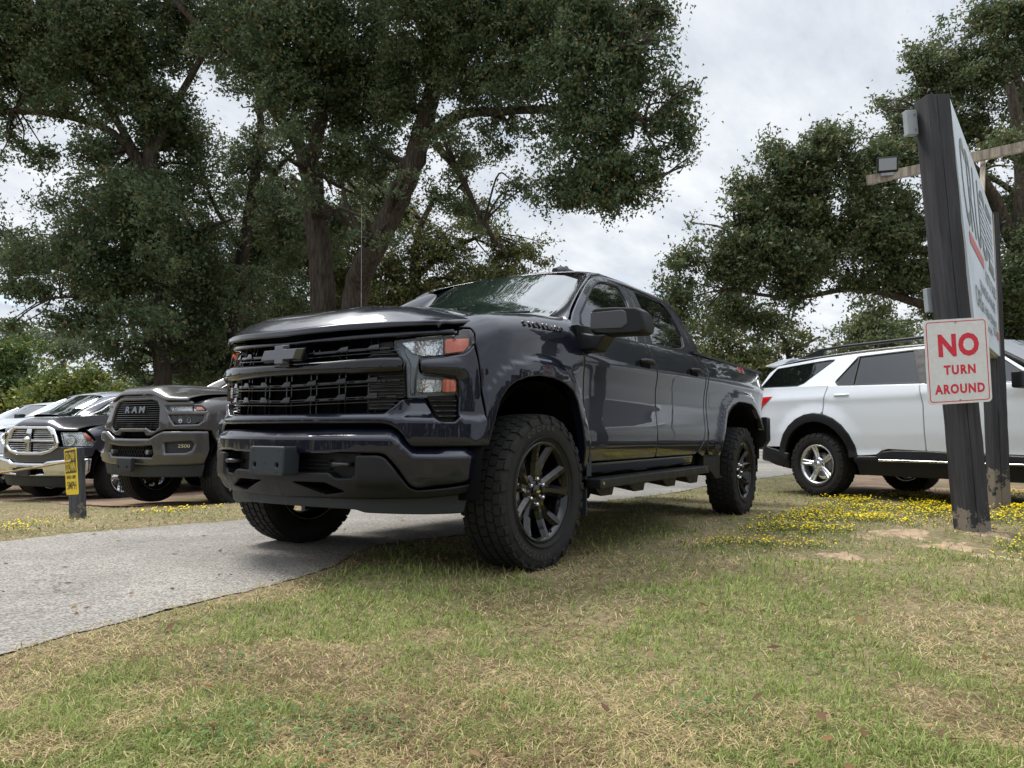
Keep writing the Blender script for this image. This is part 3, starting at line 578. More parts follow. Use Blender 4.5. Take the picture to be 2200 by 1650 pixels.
def tree(name, label, D, limbs, blobs, leaf=.085, cols=None, seed=1, bark=None, per=46, clump=.28, dens=1.0, group=None, spurs=True, cat='tree', flat=.75):
    global LEAFCOUNT
    cols = cols or GREEN; bark = bark or BARK
    root = at(limbs[0][0][0], limbs[0][0][1], limbs[0][0][3] if len(limbs[0][0]) > 3 else D)
    rt = empty(name, (root[0], root[1], float(terr(root[0], root[1]))), label=label, cat=cat, group=group)
    inv = Matrix.Translation(-rt.location)
    allp = []
    g = np.random.default_rng(seed+100)
    mb = MB(); first = None; lm = MB()
    for li, L in enumerate(limbs):
        P = []; rad = []
        for q in L:
            dq = q[3] if len(q) > 3 else D; P.append(at(q[0], q[1], dq)); rad.append(q[2]*dq/FPX*.84)
        P = np.array(P)
        if li == 0: P = np.vstack([[P[0][0], P[0][1], rt.location.z-.1], P]); rad = [rad[0]*1.35]+rad
        Q = dense(np.c_[P, rad], 6); Q[:, :3] += g.normal(0, .02, (len(Q), 3))*Q[:, 3:4]*3
        allp.append(Q)
        tm = mb if li == 0 else MB()
        tm.tube([tuple(q[:3]-np.array(rt.location)) for q in Q], [max(.012, float(q[3])) for q in Q], 12 if li == 0 else 8)
        if li: tm.build('limb', bark, rt)
    A = np.vstack(allp)
    B = []
    for b_ in blobs:
        u, v, ru, rv = b_[:4]; dd = b_[4] if len(b_) > 4 else 0; k = b_[5] if len(b_) > 5 else 1
        dq = D+dd; c = at(u, v, dq); rx = ru*dq/FPX; ry = rv*dq/FPX; rz = min(max(rx, ry), 2.6)*.9
        nn = 10*dens*k*(rx*ry)/(clump**2)*1.35*(.6+.4*rz)
        B.append((c, (rx, ry, rz), nn))
        if spurs:
            # a limb from the nearest heavy wood into the blob, forking
            dist = np.linalg.norm(A[:, :3]-c, axis=1)+.6*np.maximum(0, A[:, 2]-c[2]); i = int(dist.argmin()); s0 = A[i, :3]; r0 = min(A[i, 3]*.55, .10)
            for f in range(3):
                e_ = c+CR*rx*g.uniform(-.75, .75)+CU*ry*g.uniform(-.7, .7)+CD*rz*g.uniform(-.5, .5); md = (s0+e_)/2+np.array([0, 0, .12*np.linalg.norm(e_-s0)])+g.normal(0, .2, 3)
                Q = dense([s0, md, e_], 5); rr = np.linspace(max(r0*(.8 if f else 1), .03), .012, len(Q)); lm.tube([tuple(q-np.array(rt.location)) for q in Q], list(rr), 5, caps=False)
    tr = mb.build('trunk', bark, rt)
    me, TV = leaf_mesh('crown', B, leaf, cols, seed, per, clump, flat=flat)
    me.transform(inv); LEAFCOUNT += len(me.polygons)
    for a_, b_ in TV: lm.tube([tuple(a_-np.array(rt.location)), tuple((a_+b_)/2-np.array(rt.location)+g.normal(0, .04, 3)), tuple(b_-np.array(rt.location))], [.014, .010, .004], 3, caps=False)
    if lm.V: tag(lm.build('branches', bark, rt), kind='stuff')
    link('crown', me, LEAFM, rt)
    return rt
GREEN = ((.044, .078, .034), (.145, .190, .088), (.18, .14, .05))
GREENB = ((.045, .068, .020), (.14, .155, .045), (.22, .13, .035))
OAK = ((.038, .064, .026), (.135, .168, .068), (.17, .135, .055))

# left-hand tree: tall, dense, small leaves
tree('water_oak', 'tall dark oak with a straight trunk rising behind the grey pickup at left', 21, 
 [[(352, 985, 24), (350, 830, 22), (338, 640, 21), (325, 450, 19), (320, 300, 17), (300, 150, 14), (270, -40, 10)],
  [(335, 600, 10), (250, 560, 8), (150, 540, 6), (60, 560, 3)], [(325, 430, 12), (260, 300, 10), (120, 245, 9), (-60, 240, 8)], [(326, 340, 11), (390, 200, 9), (470, 60, 7), (520, -60, 5)],
  [(340, 700, 8), (230, 640, 6), (110, 640, 3)], [(322, 380, 10), (200, 180, 9), (110, 60, 6)], [(342, 560, 8), (420, 500, 6), (500, 470, 3)]],
 [(70, 60, 120, 90, 0), (200, 50, 110, 90, -1), (60, 170, 110, 60, 1), (170, 170, 110, 70, 0), (300, 120, 90, 90, 0), (390, 60, 90, 90, 1, .7), (520, 60, 90, 70, 1, .55), (330, 230, 75, 60, 0), (250, 330, 90, 55, 0), (340, 330, 80, 70, 1), (150, 235, 110, 30, 0, .7), (20, 235, 60, 30, 0, .8),
  (30, 290, 30, 25, 1, .5), (240, 420, 100, 55, -1), (140, 440, 60, 45, 0), (330, 430, 90, 70, 0), (430, 400, 60, 80, 1, .8), (80, 540, 85, 50, 0, .9), (180, 520, 90, 60, -1), (280, 520, 90, 60, 0), (390, 520, 80, 70, 0), (470, 480, 50, 60, 1, .7), (60, 620, 60, 26, 0, .8), (150, 620, 80, 30, 0), (260, 610, 90, 45, 0), (360, 630, 80, 60, 0, .9), (440, 620, 60, 70, 1),
  (180, 690, 70, 36, 0, .9), (270, 700, 80, 50, -1), (370, 720, 70, 50, 0), (230, 750, 60, 22, 0, .6), (300, 790, 60, 28, 0, .6), (430, 730, 60, 60, 1), (-30, 480, 40, 60, 0, .8), (-30, 90, 60, 120, 0), (200, -60, 320, 60, 0, .5), (-20, 340, 24, 40, 0, .8), (20, 700, 40, 22, 0, .7), (120, 610, 50, 20, 0, .7), (420, 800, 60, 40, 1, .8), (400, 300, 50, 60, 1, .7), (350, 560, 60, 60, -2, .6), (340, 450, 60, 60, -2, .5), (100, 560, 110, 40, 3, .7), (250, 470, 110, 60, 3, .7), (300, 640, 120, 60, 3, .7), (430, 560, 60, 110, 3, .7), (90, 330, 70, 26, 1, .45), (345, 700, 50, 50, -2, .5)],
 seed=3, per=44, clump=.27, dens=1.22, leaf=.096)
# middle trees
tree('water_oak', 'slender leaning oak trunk just left of the black pickup hood', 23,
 [[(500, 985, 20), (505, 720, 19), (520, 560, 16), (545, 400, 13), (560, 260, 9), (540, 120, 6)], [(530, 470, 9), (590, 370, 7), (640, 320, 4)], [(520, 540, 7), (460, 440, 5), (420, 330, 3)]],
 [(540, 330, 70, 70, 0, .75), (560, 240, 60, 60, 0, .8), (480, 600, 60, 60, 1, .8), (560, 520, 60, 70, 1, .9), (600, 520, 60, 90, 3, .7), (460, 620, 60, 90, 3, .7), (560, 700, 90, 60, 2, .8), (500, 400, 50, 60, 2, .6), (480, 700, 70, 60, 1, .9), (430, 640, 60, 60, -1, .7), (540, 640, 50, 70, -2, .6), (520, 730, 60, 50, -2, .7), (450, 780, 60, 40, 0, .8), (600, 620, 70, 70, 2, .7), (500, 790, 100, 40, 1, .8), (600, 430, 60, 60, 1, .7), (490, 160, 40, 90, 1, .6)],
 seed=14, per=44, clump=.27, cols=GREEN, dens=1.2)
tree('spreading_oak', 'big forked oak trunk rising directly behind the black pickup hood', 19,
 [[(700, 985, 34), (695, 650, 32), (680, 480, 29), (668, 380, 28), (662, 345, 27)], [(662, 360, 20), (630, 290, 15), (590, 240, 12), (540, 150, 10), (430, 60, 8), (330, -50, 6)], [(664, 360, 20), (690, 260, 16), (705, 180, 13), (720, 60, 9), (720, -60, 7)],
  [(600, 250, 9), (560, 200, 6), (520, 190, 4)], [(700, 200, 9), (780, 100, 7), (860, 20, 5)]],
 [(560, 150, 80, 70, 0, .85), (640, 70, 110, 80, -1), (620, 190, 70, 70, -1, .9), (750, 50, 100, 80, -1), (560, 20, 80, 50, 0, .7), (740, 160, 90, 80, 0), (830, 130, 80, 80, 0), (640, 280, 60, 30, 1, .6), (660, 430, 40, 50, -2, .3), (620, 300, 40, 40, -2, .4), (770, 270, 80, 70, 1, .8), (740, 400, 50, 60, 2, .7), (820, 420, 50, 60, 3, .6), (700, -50, 250, 50, 0, .6), (720, 470, 40, 90, 2, .8), (470, 110, 60, 50, 0, .6), (650, 470, 40, 60, 1, .7), (610, 480, 60, 90, 2, .8)],
 seed=5, per=46, clump=.25, dens=1.35, leaf=.092)
tree('spreading_oak', 'big oak leaning right whose long limbs reach over the pickup roof', 18,
 [[(760, 985, 34, 18.5), (762, 640, 33, 18.5), (800, 540, 31), (850, 440, 30), (890, 340, 28), (915, 250, 25), (930, 190, 22), (960, 80, 16), (980, -40, 12)],
  [(925, 290, 16), (980, 250, 14), (1060, 240, 12, 17), (1160, 236, 10, 16), (1270, 240, 7, 15), (1380, 270, 4, 14.5)], [(930, 190, 14), (1020, 150, 11, 17), (1120, 140, 8, 16), (1240, 120, 6, 15), (1380, 90, 4, 14)],
  [(935, 310, 11), (985, 370, 9), (1020, 440, 7), (1060, 510, 5), (1090, 550, 3)], [(960, 90, 9), (1080, 20, 7, 17), (1200, -20, 6, 16)], [(800, 540, 10), (745, 440, 6), (730, 340, 2)], [(1270, 240, 5, 15), (1330, 330, 4, 15), (1370, 400, 2, 15)]],
 [(930, 70, 110, 80, -1), (1050, 60, 110, 80, -1.5), (1170, 50, 110, 80, -2), (1290, 50, 110, 80, -3), (1390, 40, 60, 50, -3, .8), (1010, 160, 100, 60, -1), (1130, 170, 100, 70, -2), (1250, 160, 100, 80, -3), (1360, 150, 85, 70, -3.2), (1420, 110, 45, 40, -3.5, .6),
  (1180, 270, 80, 60, -2, .95), (1290, 270, 90, 60, -3), (1385, 250, 70, 55, -3.3), (1450, 220, 40, 45, -3.5, .8), (1465, 290, 22, 50, -3.5, .9), (1230, 350, 90, 55, -3, .95), (1330, 360, 80, 55, -3.2, .95), (1395, 350, 30, 50, -3.3, .5), (1200, 420, 70, 35, -3, .75), (1300, 430, 90, 28, -3, .8), (1370, 410, 40, 40, -3, .7),
  (1090, 310, 50, 40, -1, .55), (1120, 400, 40, 35, -1.5, .4), (735, 340, 50, 50, 0, .9), (880, 400, 60, 40, -2, .35), (800, 500, 50, 50, -2, .3), (1060, 260, 60, 30, -1, .5), (960, 280, 50, 40, -2, .35), (860, 230, 70, 70, 0, .8), (880, 150, 70, 60, 0), (1000, 330, 60, 50, 0, .5), (830, 350, 60, 60, 1, .7), (960, 420, 50, 50, 1, .7), (1040, 470, 60, 40, 1, .45), (1040, -60, 330, 50, -2, .6), (1420, 20, 40, 30, -3, .6), (1490, 190, 12, 14, -3.5, .5), (1480, 345, 14, 14, -3.5, .6)],
 seed=9, per=44, clump=.21, leaf=.075, dens=1.5)
# the same canopy carries on above the top of the picture
tree('spreading_oak', 'high crown of the middle oaks running out of the top of the picture', 19, [[(762, 985, 20, 19.3), (764, 640, 18, 19.3), (800, 540, 16, 19.3), (890, 340, 15, 19.3), (925, 200, 12, 19.3), (950, 60, 9, 19.3), (880, -100, 6), (860, -400, 4)], [(880, -80, 5), (600, -350, 3)], [(880, -80, 5), (1150, -300, 3)]],
 [(350, -130, 160, 70), (620, -130, 160, 70), (880, -140, 160, 70), (1130, -130, 150, 60), (480, -290, 170, 90, 0, .8), (760, -300, 170, 90, 0, .8), (1020, -300, 160, 90, 0, .7), (620, -470, 170, 90, 0, .7), (880, -480, 160, 90, 0, .7), (200, -280, 130, 90, 0, .7), (760, -620, 150, 70, 0, .6), (1240, -260, 90, 70, 0, .6)], seed=15, per=30, clump=.5, leaf=.17, dens=.75, spurs=False)
# yellowing tree lower right of the trunks
tree('yellowing_oak', 'smaller olive and yellow oak low behind the pickup cab', 26,
 [[(905, 985, 18), (900, 700, 16), (890, 600, 13), (900, 500, 9), (930, 430, 6)], [(890, 600, 8), (960, 540, 6), (1050, 500, 4)], [(890, 620, 7), (820, 560, 5), (780, 520, 3)]],
 [(840, 560, 60, 50, 0, .9), (900, 510, 60, 50, 0, .9), (960, 560, 70, 45, 0), (700, 560, 80, 60, 1, .9), (800, 430, 60, 60, 2, .8), (860, 460, 50, 50, 1, .8), (1030, 500, 60, 35, 0, .8), (1090, 540, 60, 32, 0, .85), (1150, 530, 40, 24, 0, .75), (1080, 590, 70, 24, 0, .9), (870, 640, 90, 50, 0), (980, 610, 70, 40, 0), (770, 640, 60, 60, 1, .9), (1000, 450, 40, 30, 1, .5), (780, 480, 40, 70, 1, .6), (620, 560, 50, 60, 2, .7), (640, 680, 80, 50, 1, .9), (1170, 560, 20, 14, 0, .6)],
 seed=21, per=44, clump=.27, leaf=.095, cols=GREENB, dens=1.2)
# woods behind
far = [('background_tree', 'dark round-topped tree far behind the grey pickup hood', 40, (560, 640, 150, 110), 31), ('background_tree', 'olive tree far behind between the oak trunks', 42, (740, 660, 130, 100), 32),
       ('background_tree', 'dark tree far behind the windshield of the black pickup', 40, (930, 680, 150, 90), 33), ('background_tree', 'dark low tree far behind the left oak trunk', 38, (380, 760, 120, 90), 34)]
for nm_, lb, D_, (u_, v_, a_, b_), sd_ in far:
    tree(nm_, lb, D_, [[(u_, 975, 9), (u_, v_, 7), (u_, v_-b_*.5, 4)]], [(u_-a_*.5, v_+b_*.3, a_*.5, b_*.6, 0, .8), (u_+a_*.5, v_+b_*.3, a_*.5, b_*.6, 0, .8), (u_, v_-b_*.3, a_*.5, b_*.6, 0, .8), (u_, v_+b_*.8, a_*.9, b_*.45, 0, 1.2), (u_-a_*.4, v_+b_*1.3, a_*.6, b_*.4, 0, 1.2), (u_+a_*.4, v_+b_*1.3, a_*.6, b_*.4, 0, 1.2)],
         seed=sd_, per=34, clump=.5, leaf=.2, cols=GREENB if 'olive' in lb else GREEN, spurs=False, group='trees beyond the lot')
# hedge and bushes at far left
tree('hedge_bush', 'bright green bush far left behind the white pickups', 34, [[(60, 975, 6), (60, 860, 5)]], [(20, 790, 60, 60, 0, 1.2), (90, 830, 80, 50, 0, 1.2), (30, 860, 80, 50, 0, 1.2), (60, 740, 60, 28, 4, .6)], seed=41, per=40, clump=.4, leaf=.15, cols=((.03, .06, .015), (.10, .16, .035), (.2, .19, .04)), spurs=False, cat='bush')
tree('hedge_bush', 'yellow-topped green bush left of the oak trunk', 31, [[(160, 975, 6), (160, 860, 5)]], [(140, 810, 55, 50, 0, 1.3), (205, 840, 60, 45, 0, 1.2), (120, 865, 100, 40, 0, 1.3), (250, 870, 60, 40, 0)], seed=42, per=40, clump=.36, leaf=.14, cols=((.05, .08, .018), (.17, .22, .04), (.32, .27, .05)), spurs=False, cat='bush')
tree('background_tree', 'pale hazy tree between the hedge and the oak trunk', 60, [[(240, 965, 5), (240, 850, 4)]], [(230, 850, 60, 36, 0, .9), (120, 740, 70, 30, 0, .7), (20, 720, 50, 24, 0, .6), (280, 860, 40, 30, 0)], seed=43, per=34, clump=.6, leaf=.25, cols=((.06, .085, .05), (.15, .18, .11), (.2, .18, .08)), spurs=False)
# right-hand live oaks
tree('live_oak', 'broad live oak spreading over the white sport utility vehicle', 27,
 [[(2190, 985, 34), (2195, 700, 32), (2200, 480, 26), (2195, 330, 18), (2170, 180, 10)], [(2195, 560, 18), (2120, 400, 14), (2060, 330, 10), (1980, 240, 7)], [(2195, 640, 20), (2050, 560, 15), (1900, 520, 12), (1750, 510, 8), (1600, 530, 5)], [(2200, 720, 16), (2000, 660, 12), (1850, 620, 8), (1700, 640, 5), (1560, 620, 4)],
  [(2195, 500, 14), (2250, 380, 10), (2290, 250, 6)], [(1950, 530, 8), (1860, 430, 6), (1760, 380, 4)]],
 [(1480, 570, 50, 45, 0, .9), (1460, 640, 45, 50, 0, .9), (1540, 520, 55, 40, 0, .8), (1510, 470, 35, 16, 0, .5), (1570, 590, 70, 50, 0), (1620, 450, 60, 55, 0), (1650, 540, 80, 60, 0), (1590, 400, 30, 22, 0, .7), (1700, 380, 70, 55, 0), (1670, 330, 35, 28, 0, .8), (1780, 330, 70, 50, 0), (1760, 285, 35, 25, 0, .8), (1850, 290, 45, 40, 0, .8), (1885, 235, 40, 36, 0, .8), (1900, 300, 50, 50, 0, .9),
  (1760, 450, 90, 60, 0, 1.1), (1880, 400, 90, 70, 0, 1.1), (1850, 520, 90, 60, 0, 1.1), (1740, 560, 90, 45, 0), (1960, 480, 80, 70, 0), (1960, 330, 60, 60, 0, .9), (1950, 590, 90, 45, 0, .9), (1830, 600, 60, 30, 0, .8), (1700, 620, 36, 60, 0, .7), (2050, 560, 80, 60, 1), (2050, 420, 60, 50, 1, .7), (2160, 560, 60, 70, 0, .9), (2140, 660, 80, 50, 0), (1480, 700, 60, 50, 1, .9), (1570, 670, 60, 50, 2, .7), (1650, 700, 50, 40, 2, .7), (2020, 640, 80, 50, 1), (2170, 330, 50, 60, -2, .6), (2190, 600, 60, 60, -2, .6), (2100, 740, 110, 50, 1), (1900, 650, 60, 30, 2, .5)],
 seed=61, per=46, clump=.36, leaf=.13, cols=OAK, bark=BARK, dens=1.3)
tree('live_oak', 'tall oak rising behind the sign board at the right edge', 30,
 [[(2260, 985, 30), (2250, 600, 27), (2220, 350, 20), (2190, 200, 14), (2160, 80, 8)], [(2220, 360, 12), (2100, 290, 9), (2000, 210, 6)], [(2190, 210, 9), (2120, 150, 6), (2060, 110, 4)], [(2240, 480, 10), (2160, 400, 7), (2100, 370, 5)]],
 [(1930, 230, 40, 40, 0, .9), (2000, 170, 50, 60, 0, .9), (2070, 90, 70, 50, 0), (2120, 50, 60, 40, 0), (2180, 40, 60, 40, 0), (2060, 190, 70, 50, 0), (2150, 160, 70, 60, 0), (2000, 270, 70, 50, 0), (2100, 270, 70, 40, 0), (2190, 260, 50, 60, 0), (2230, 120, 60, 80, 0), (1960, 120, 30, 30, 0, .6), (1920, 330, 50, 50, 0, .7), (2080, 430, 60, 40, 0, .6), (1960, 300, 50, 40, 0, .7), (2040, 350, 50, 30, 0, .8), (2200, 470, 40, 50, 0, .8), (2170, 420, 40, 30, 0, .5), (2280, 350, 60, 90, 0)],
 seed=62, per=44, clump=.36, leaf=.13, cols=OAK, bark=BARK, dens=1.25)
tree('live_oak', 'dense live oak standing just outside the right edge', 28, [[(2650, 985, 30), (2650, 700, 28), (2640, 400, 20), (2640, 200, 10)], [(2650, 600, 14), (2800, 480, 8)], [(2650, 600, 14), (2480, 480, 8)]],
 [(2450, 620, 130, 110), (2600, 650, 150, 110), (2780, 640, 150, 120), (2480, 430, 130, 120), (2680, 420, 160, 130), (2850, 450, 120, 120), (2560, 250, 130, 110), (2750, 250, 130, 110), (2650, 120, 120, 90), (2950, 650, 120, 110)], seed=66, per=30, clump=.8, leaf=.34, cols=OAK, dens=.9, spurs=False)
far = [('background_tree', 'light green tree far behind the bed of the black pickup', 45, (1560, 730, 110, 70), 71, 1), ('background_tree', 'pale olive tree seen above the roof of the white vehicle', 46, (1880, 700, 120, 40), 72, 2),
       ('background_tree', 'shaded trees low behind the pickup tailgate', 36, (1500, 800, 90, 60), 73, 0), ('background_tree', 'light tree behind the rear spoiler of the white vehicle', 44, (1690, 740, 90, 55), 74, 1), ('background_tree', 'dark tree low behind the sign posts', 40, (2130, 690, 130, 60), 75, 0)]
for nm_, lb, D_, (u_, v_, a_, b_), sd_, cc_ in far:
    tree(nm_, lb, D_, [[(u_, 970, 8), (u_, v_, 6), (u_-20, v_-b_*.5, 3)], [(u_, v_+20, 4), (u_+a_*.8, v_-b_*.3, 3)]], [(u_-a_*.5, v_+b_*.3, a_*.5, b_*.6, 0, .7), (u_+a_*.5, v_+b_*.3, a_*.5, b_*.6, 0, .65), (u_, v_-b_*.3, a_*.5, b_*.6, 0, .65), (u_, v_+b_*.9, a_*.95, b_*.5, 0, 1.2), (u_-a_*.4, v_+b_*1.5, a_*.6, b_*.5, 0, 1.2), (u_+a_*.4, v_+b_*1.5, a_*.6, b_*.5, 0, 1.2)],
         seed=sd_, per=34, clump=.5, leaf=.19, cols=(GREEN, GREENB, ((.05, .075, .03), (.15, .18, .07), (.2, .18, .06)))[cc_], spurs=False, group='trees beyond the lot at right')
# woodland closing the view on every side, too far to tell its trees apart
g = np.random.default_rng(90); WB = []
for k in range(150):
    a = 2*math.pi*k/150+g.uniform(-.02, .02); r_ = g.uniform(62, 80); c = np.array([CAMP[0]+r_*math.cos(a), CAMP[1]+r_*math.sin(a), 0]); hgt = g.uniform(3.5, 7.5)
    for zz in np.arange(.5, hgt, 1.6): WB.append((c+[g.uniform(-1.5, 1.5), g.uniform(-1.5, 1.5), zz], (2.6, 1.6, 2.2), 11))
me, _ = leaf_mesh('far_woods', WB, .72, ((.04, .06, .025), (.12, .145, .06), (.16, .13, .05)), 91, 24, .75, hole=.3)
tag(link('far_woods', me, LEAFM), 'line of distant woodland along the horizon', 'woods', kind='stuff')
print('leaves', LEAFCOUNT)
# ------------------------------------------------------------------ car materials
def paint_mat(name, c, metal=.35, rough=.32, dust=.0):
    m = pbr(name, c, rough, metal=metal, coat=1, spec=.12, coat_rough=.01)
    t = m.node_tree; b = t.nodes['Principled BSDF']; L = t.links.new
    tcn = N(t, 'ShaderNodeTexCoord'); n = N(t, 'ShaderNodeTexNoise'); n.inputs['Scale'].default_value = 3; n.inputs['Detail'].default_value = 3; L(tcn.outputs['Object'], n.inputs['Vector'])
    bp = N(t, 'ShaderNodeBump'); bp.inputs['Strength'].default_value = .05; bp.inputs['Distance'].default_value = .01; L(n.outputs['Fac'], bp.inputs['Height']); L(bp.outputs[0], b.inputs['Coat Normal'])
    n2 = N(t, 'ShaderNodeTexNoise'); n2.inputs['Scale'].default_value = 2.2; n2.inputs['Detail'].default_value = 8; n2.inputs['Roughness'].default_value = .7; L(tcn.outputs['Object'], n2.inputs['Vector'])
    mr = N(t, 'ShaderNodeMapRange'); mr.inputs[1].default_value = .4; mr.inputs[2].default_value = .75; mr.inputs[3].default_value = .006; mr.inputs[4].default_value = .025+dust; L(n2.outputs['Fac'], mr.inputs[0]); L(mr.outputs[0], b.inputs['Coat Roughness'])
    return m
PAINT = paint_mat('graphite_paint', (.0068, .0082, .0185), .25, .30)
PAINTG = paint_mat('grey_paint', (.080, .076, .076), .45, .35)
PAINTD = paint_mat('dark_grey_paint', (.055, .055, .066), .45, .35)
PAINTW = paint_mat('white_paint', (.70, .74, .79), .0, .4)
BLACKP = pbr('black_plastic', (.009, .0095, .011), .42, spec=.3, rvar=.08, scale=20, bump=.15, bscale=400)
GREYP = pbr('grey_plastic', (.024, .029, .035), .50, spec=.35, rvar=.08, scale=8, bump=.12, bscale=300)
GLOSSB = pbr('gloss_black', (.003, .003, .004), .06, coat=.8, spec=.1)
DARK = pbr('dark_void', (.004, .004, .005), .9, spec=.1)
CHROME = pbr('chrome', (.75, .76, .78), .07, metal=1, rvar=.04, scale=10)
ALLOY = pbr('machined_alloy', (.74, .75, .77), .26, metal=1)
RIMB = pbr('black_rim', (.003, .003, .004), .12, coat=.9, spec=.1)
DSTEEL = pbr('dark_steel', (.06, .06, .062), .35, metal=.8)
STEEL = pbr('dull_steel', (.28, .28, .29), .45, metal=.8, var=.25, scale=15)
RUBBER = pbr('tyre_rubber', (.020, .0195, .019), .75, spec=.25, var=.25, scale=7, rvar=.1, bump=.3, bscale=90)
GLASS = pbr('tinted_glass', (.004, .006, .006), .015, spec=.7, coat=.3, ior=1.55)
WSGLASS = pbr('windshield_glass', (.012, .022, .020), .015, spec=1.0, coat=1, ior=1.7)
AMBER = pbr('amber_lens', (.85, .15, .035), .12, coat=.6, spec=.6, bump=.35, bscale=130)
REDL = pbr('red_lens', (.55, .012, .015), .10, coat=.8, spec=.6, bump=.15, bscale=90)
REFL = pbr('lamp_reflector', (.72, .75, .78), .10, metal=.95, bump=1.0, bscale=55)
LAMPG = pbr('lamp_housing', (.16, .18, .20), .28, metal=.4, bump=.4, bscale=25)
LETB = pbr('black_lettering', (.008, .008, .008), .3, coat=.5)
LETR = pbr('red_lettering', (.55, .02, .03), .4)
LETW = pbr('pale_lettering', (.6, .6, .6), .4)
def lens_mat(name, tint, f=1.0):
    m = bpy.data.materials.new(name); m.use_nodes = True; t = m.node_tree; t.nodes.clear(); o = N(t, 'ShaderNodeOutputMaterial')
    a = N(t, 'ShaderNodeBsdfTransparent'); a.inputs[0].default_value = (*tint, 1); b = N(t, 'ShaderNodeBsdfGlossy'); b.inputs['Roughness'].default_value = .02; b.inputs[0].default_value = (1, 1, 1, 1)
    fr = N(t, 'ShaderNodeFresnel'); fr.inputs[0].default_value = 1.5; mxs = N(t, 'ShaderNodeMixShader')
    t.links.new(fr.outputs[0], mxs.inputs[0]); t.links.new(a.outputs[0], mxs.inputs[1]); t.links.new(b.outputs[0], mxs.inputs[2]); t.links.new(mxs.outputs[0], o.inputs[0]); return m
LENS = lens_mat('clear_lens', (.93, .95, .96))

# ------------------------------------------------------------------ wheels
def tyre_mesh(Rt, W, Rr, tread='at', nblk=46, seed=1):
    mb = MB(); h = W/2; g = np.random.default_rng(seed)
    prof = [(Rr-.012, -h*.74), (Rr+.004, -h*.80), (Rr+.02, -h*.90), ((Rt+Rr)/2, -h*1.0), (Rt-.035, -h*.97), (Rt-.014, -h*.86), (Rt-.011, -h*.6), (Rt-.010, 0), (Rt-.011, h*.6), (Rt-.014, h*.86), (Rt-.035, h*.97), ((Rt+Rr)/2, h*1.0), (Rr+.02, h*.90), (Rr+.004, h*.80), (Rr-.012, h*.74)]
    mb.lathe(prof, 96)
    # tread blocks: rows (centre, width, skew, phase)
    rows = [(-.80, .30, .25, 0, 1), (-.42, .32, -.5, .5, 0), (0, .36, .6, .2, 0), (.42, .32, -.5, .7, 0), (.80, .30, .25, .35, 1)]
    for c, wd, sk, ph, sh in rows:
        for k in range(nblk):
            a0 = 2*math.pi*(k+ph)/nblk; da = 2*math.pi/nblk*(.80 if sh else .84); x0 = (c-wd/2+.02)*h*.98; x1 = (c+wd/2-.02)*h*.98
            P = []
            jit = g.uniform(-.06, .06, 4)*da
            for t_, x in ((0, x0), (0, x1), (1, x1), (1, x0)):
                a = a0+t_*da+(x/h-c)*sk*da; P.append((a, x))
            mid = [(a0+(.5+.12*math.sin(k*1.7))*da, x1+.016*h*4*(.2)), (a0+.45*da, x0-.012*h*4*.2)]
            poly = [P[0], P[1], mid[0], P[2], P[3], mid[1]]
            def pt(a, x, r_): return (r_*math.cos(a), x, r_*math.sin(a))
            ro = Rt; A = []; B = []
            for a, x in poly:
                rr_ = ro-.010*(abs(x)/h)**4; A.append(pt(a, x, rr_-.014)); B.append(pt(a, x, rr_))
            n = 6; mb.add(A+B, [tuple(range(n, 2*n))]+[(i, (i+1) % n, (i+1) % n+n, i+n) for i in range(n)])
            if sh and k % 2 == 0:     # side biter on the shoulder
                s_ = 1 if c > 0 else -1; q = []
                for a, r_, x in ((a0+.05*da, Rt-.012, h*.93), (a0+.95*da, Rt-.012, h*.93), (a0+.80*da, Rt-.050, h*.985), (a0+.2*da, Rt-.050, h*.985)): q.append(pt(a, s_*x, r_))
                q2 = [pt(math.atan2(p[2], p[0]), p[1]+s_*.006, math.hypot(p[0], p[2])+.004) for p in q]
                mb.add(q+q2, [(4, 5, 6, 7)]+[(i, (i+1) % 4, (i+1) % 4+4, i+4) for i in range(4)])
    # raised rings on the sidewall
    for s_ in (-1, 1):
        for rr_ in (Rr+.028, Rt-.055): mb.lathe([(rr_-.003, s_*h*.93), (rr_, s_*(h*.99+.002)), (rr_+.003, s_*h*.94)], 72)
    return mb.mesh('tyre')
def barrel(mb, Rr, W, depth_hub):
    h = W/2; mb.lathe([(Rr, h*.80), (Rr+.010, h*.84), (Rr+.004, h*.89), (Rr-.010, h*.86), (Rr-.022, h*.6), (Rr-.035, h*.2), (Rr-.05, -h*.3), (Rr-.03, -h*.75), (Rr, -h*.84), (Rr+.010, -h*.80), (Rr, -h*.74)], 72)
def spoke(mb, ang, halfw0, halfw1, r0, r1, y0, y1, th=.03, ridge=.012, skew=0):
    "tapered spoke with a ridge, from r0 to r1"
    V = []; n = 5
    for i in range(n):
        t = i/(n-1); r_ = r0+(r1-r0)*t; hw = halfw0+(halfw1-halfw0)*t; y = y0+(y1-y0)*t-.012*math.sin(math.pi*t); a = ang+skew*t
        for q, dy in ((-1, -th), (-1, -.004), (-.35, ridge), (.35, ridge), (1, -.004), (1, -th)):
            V.append((r_*math.cos(a)-q*hw*math.sin(a), y+dy, r_*math.sin(a)+q*hw*math.cos(a)))
    F = []
    for i in range(n-1):
        for k in range(6): F.append((i*6+k, i*6+(k+1) % 6, (i+1)*6+(k+1) % 6, (i+1)*6+k))
    F += [tuple(range(6)), tuple(range((n-1)*6, n*6))[::-1]]
    mb.add(V, F)
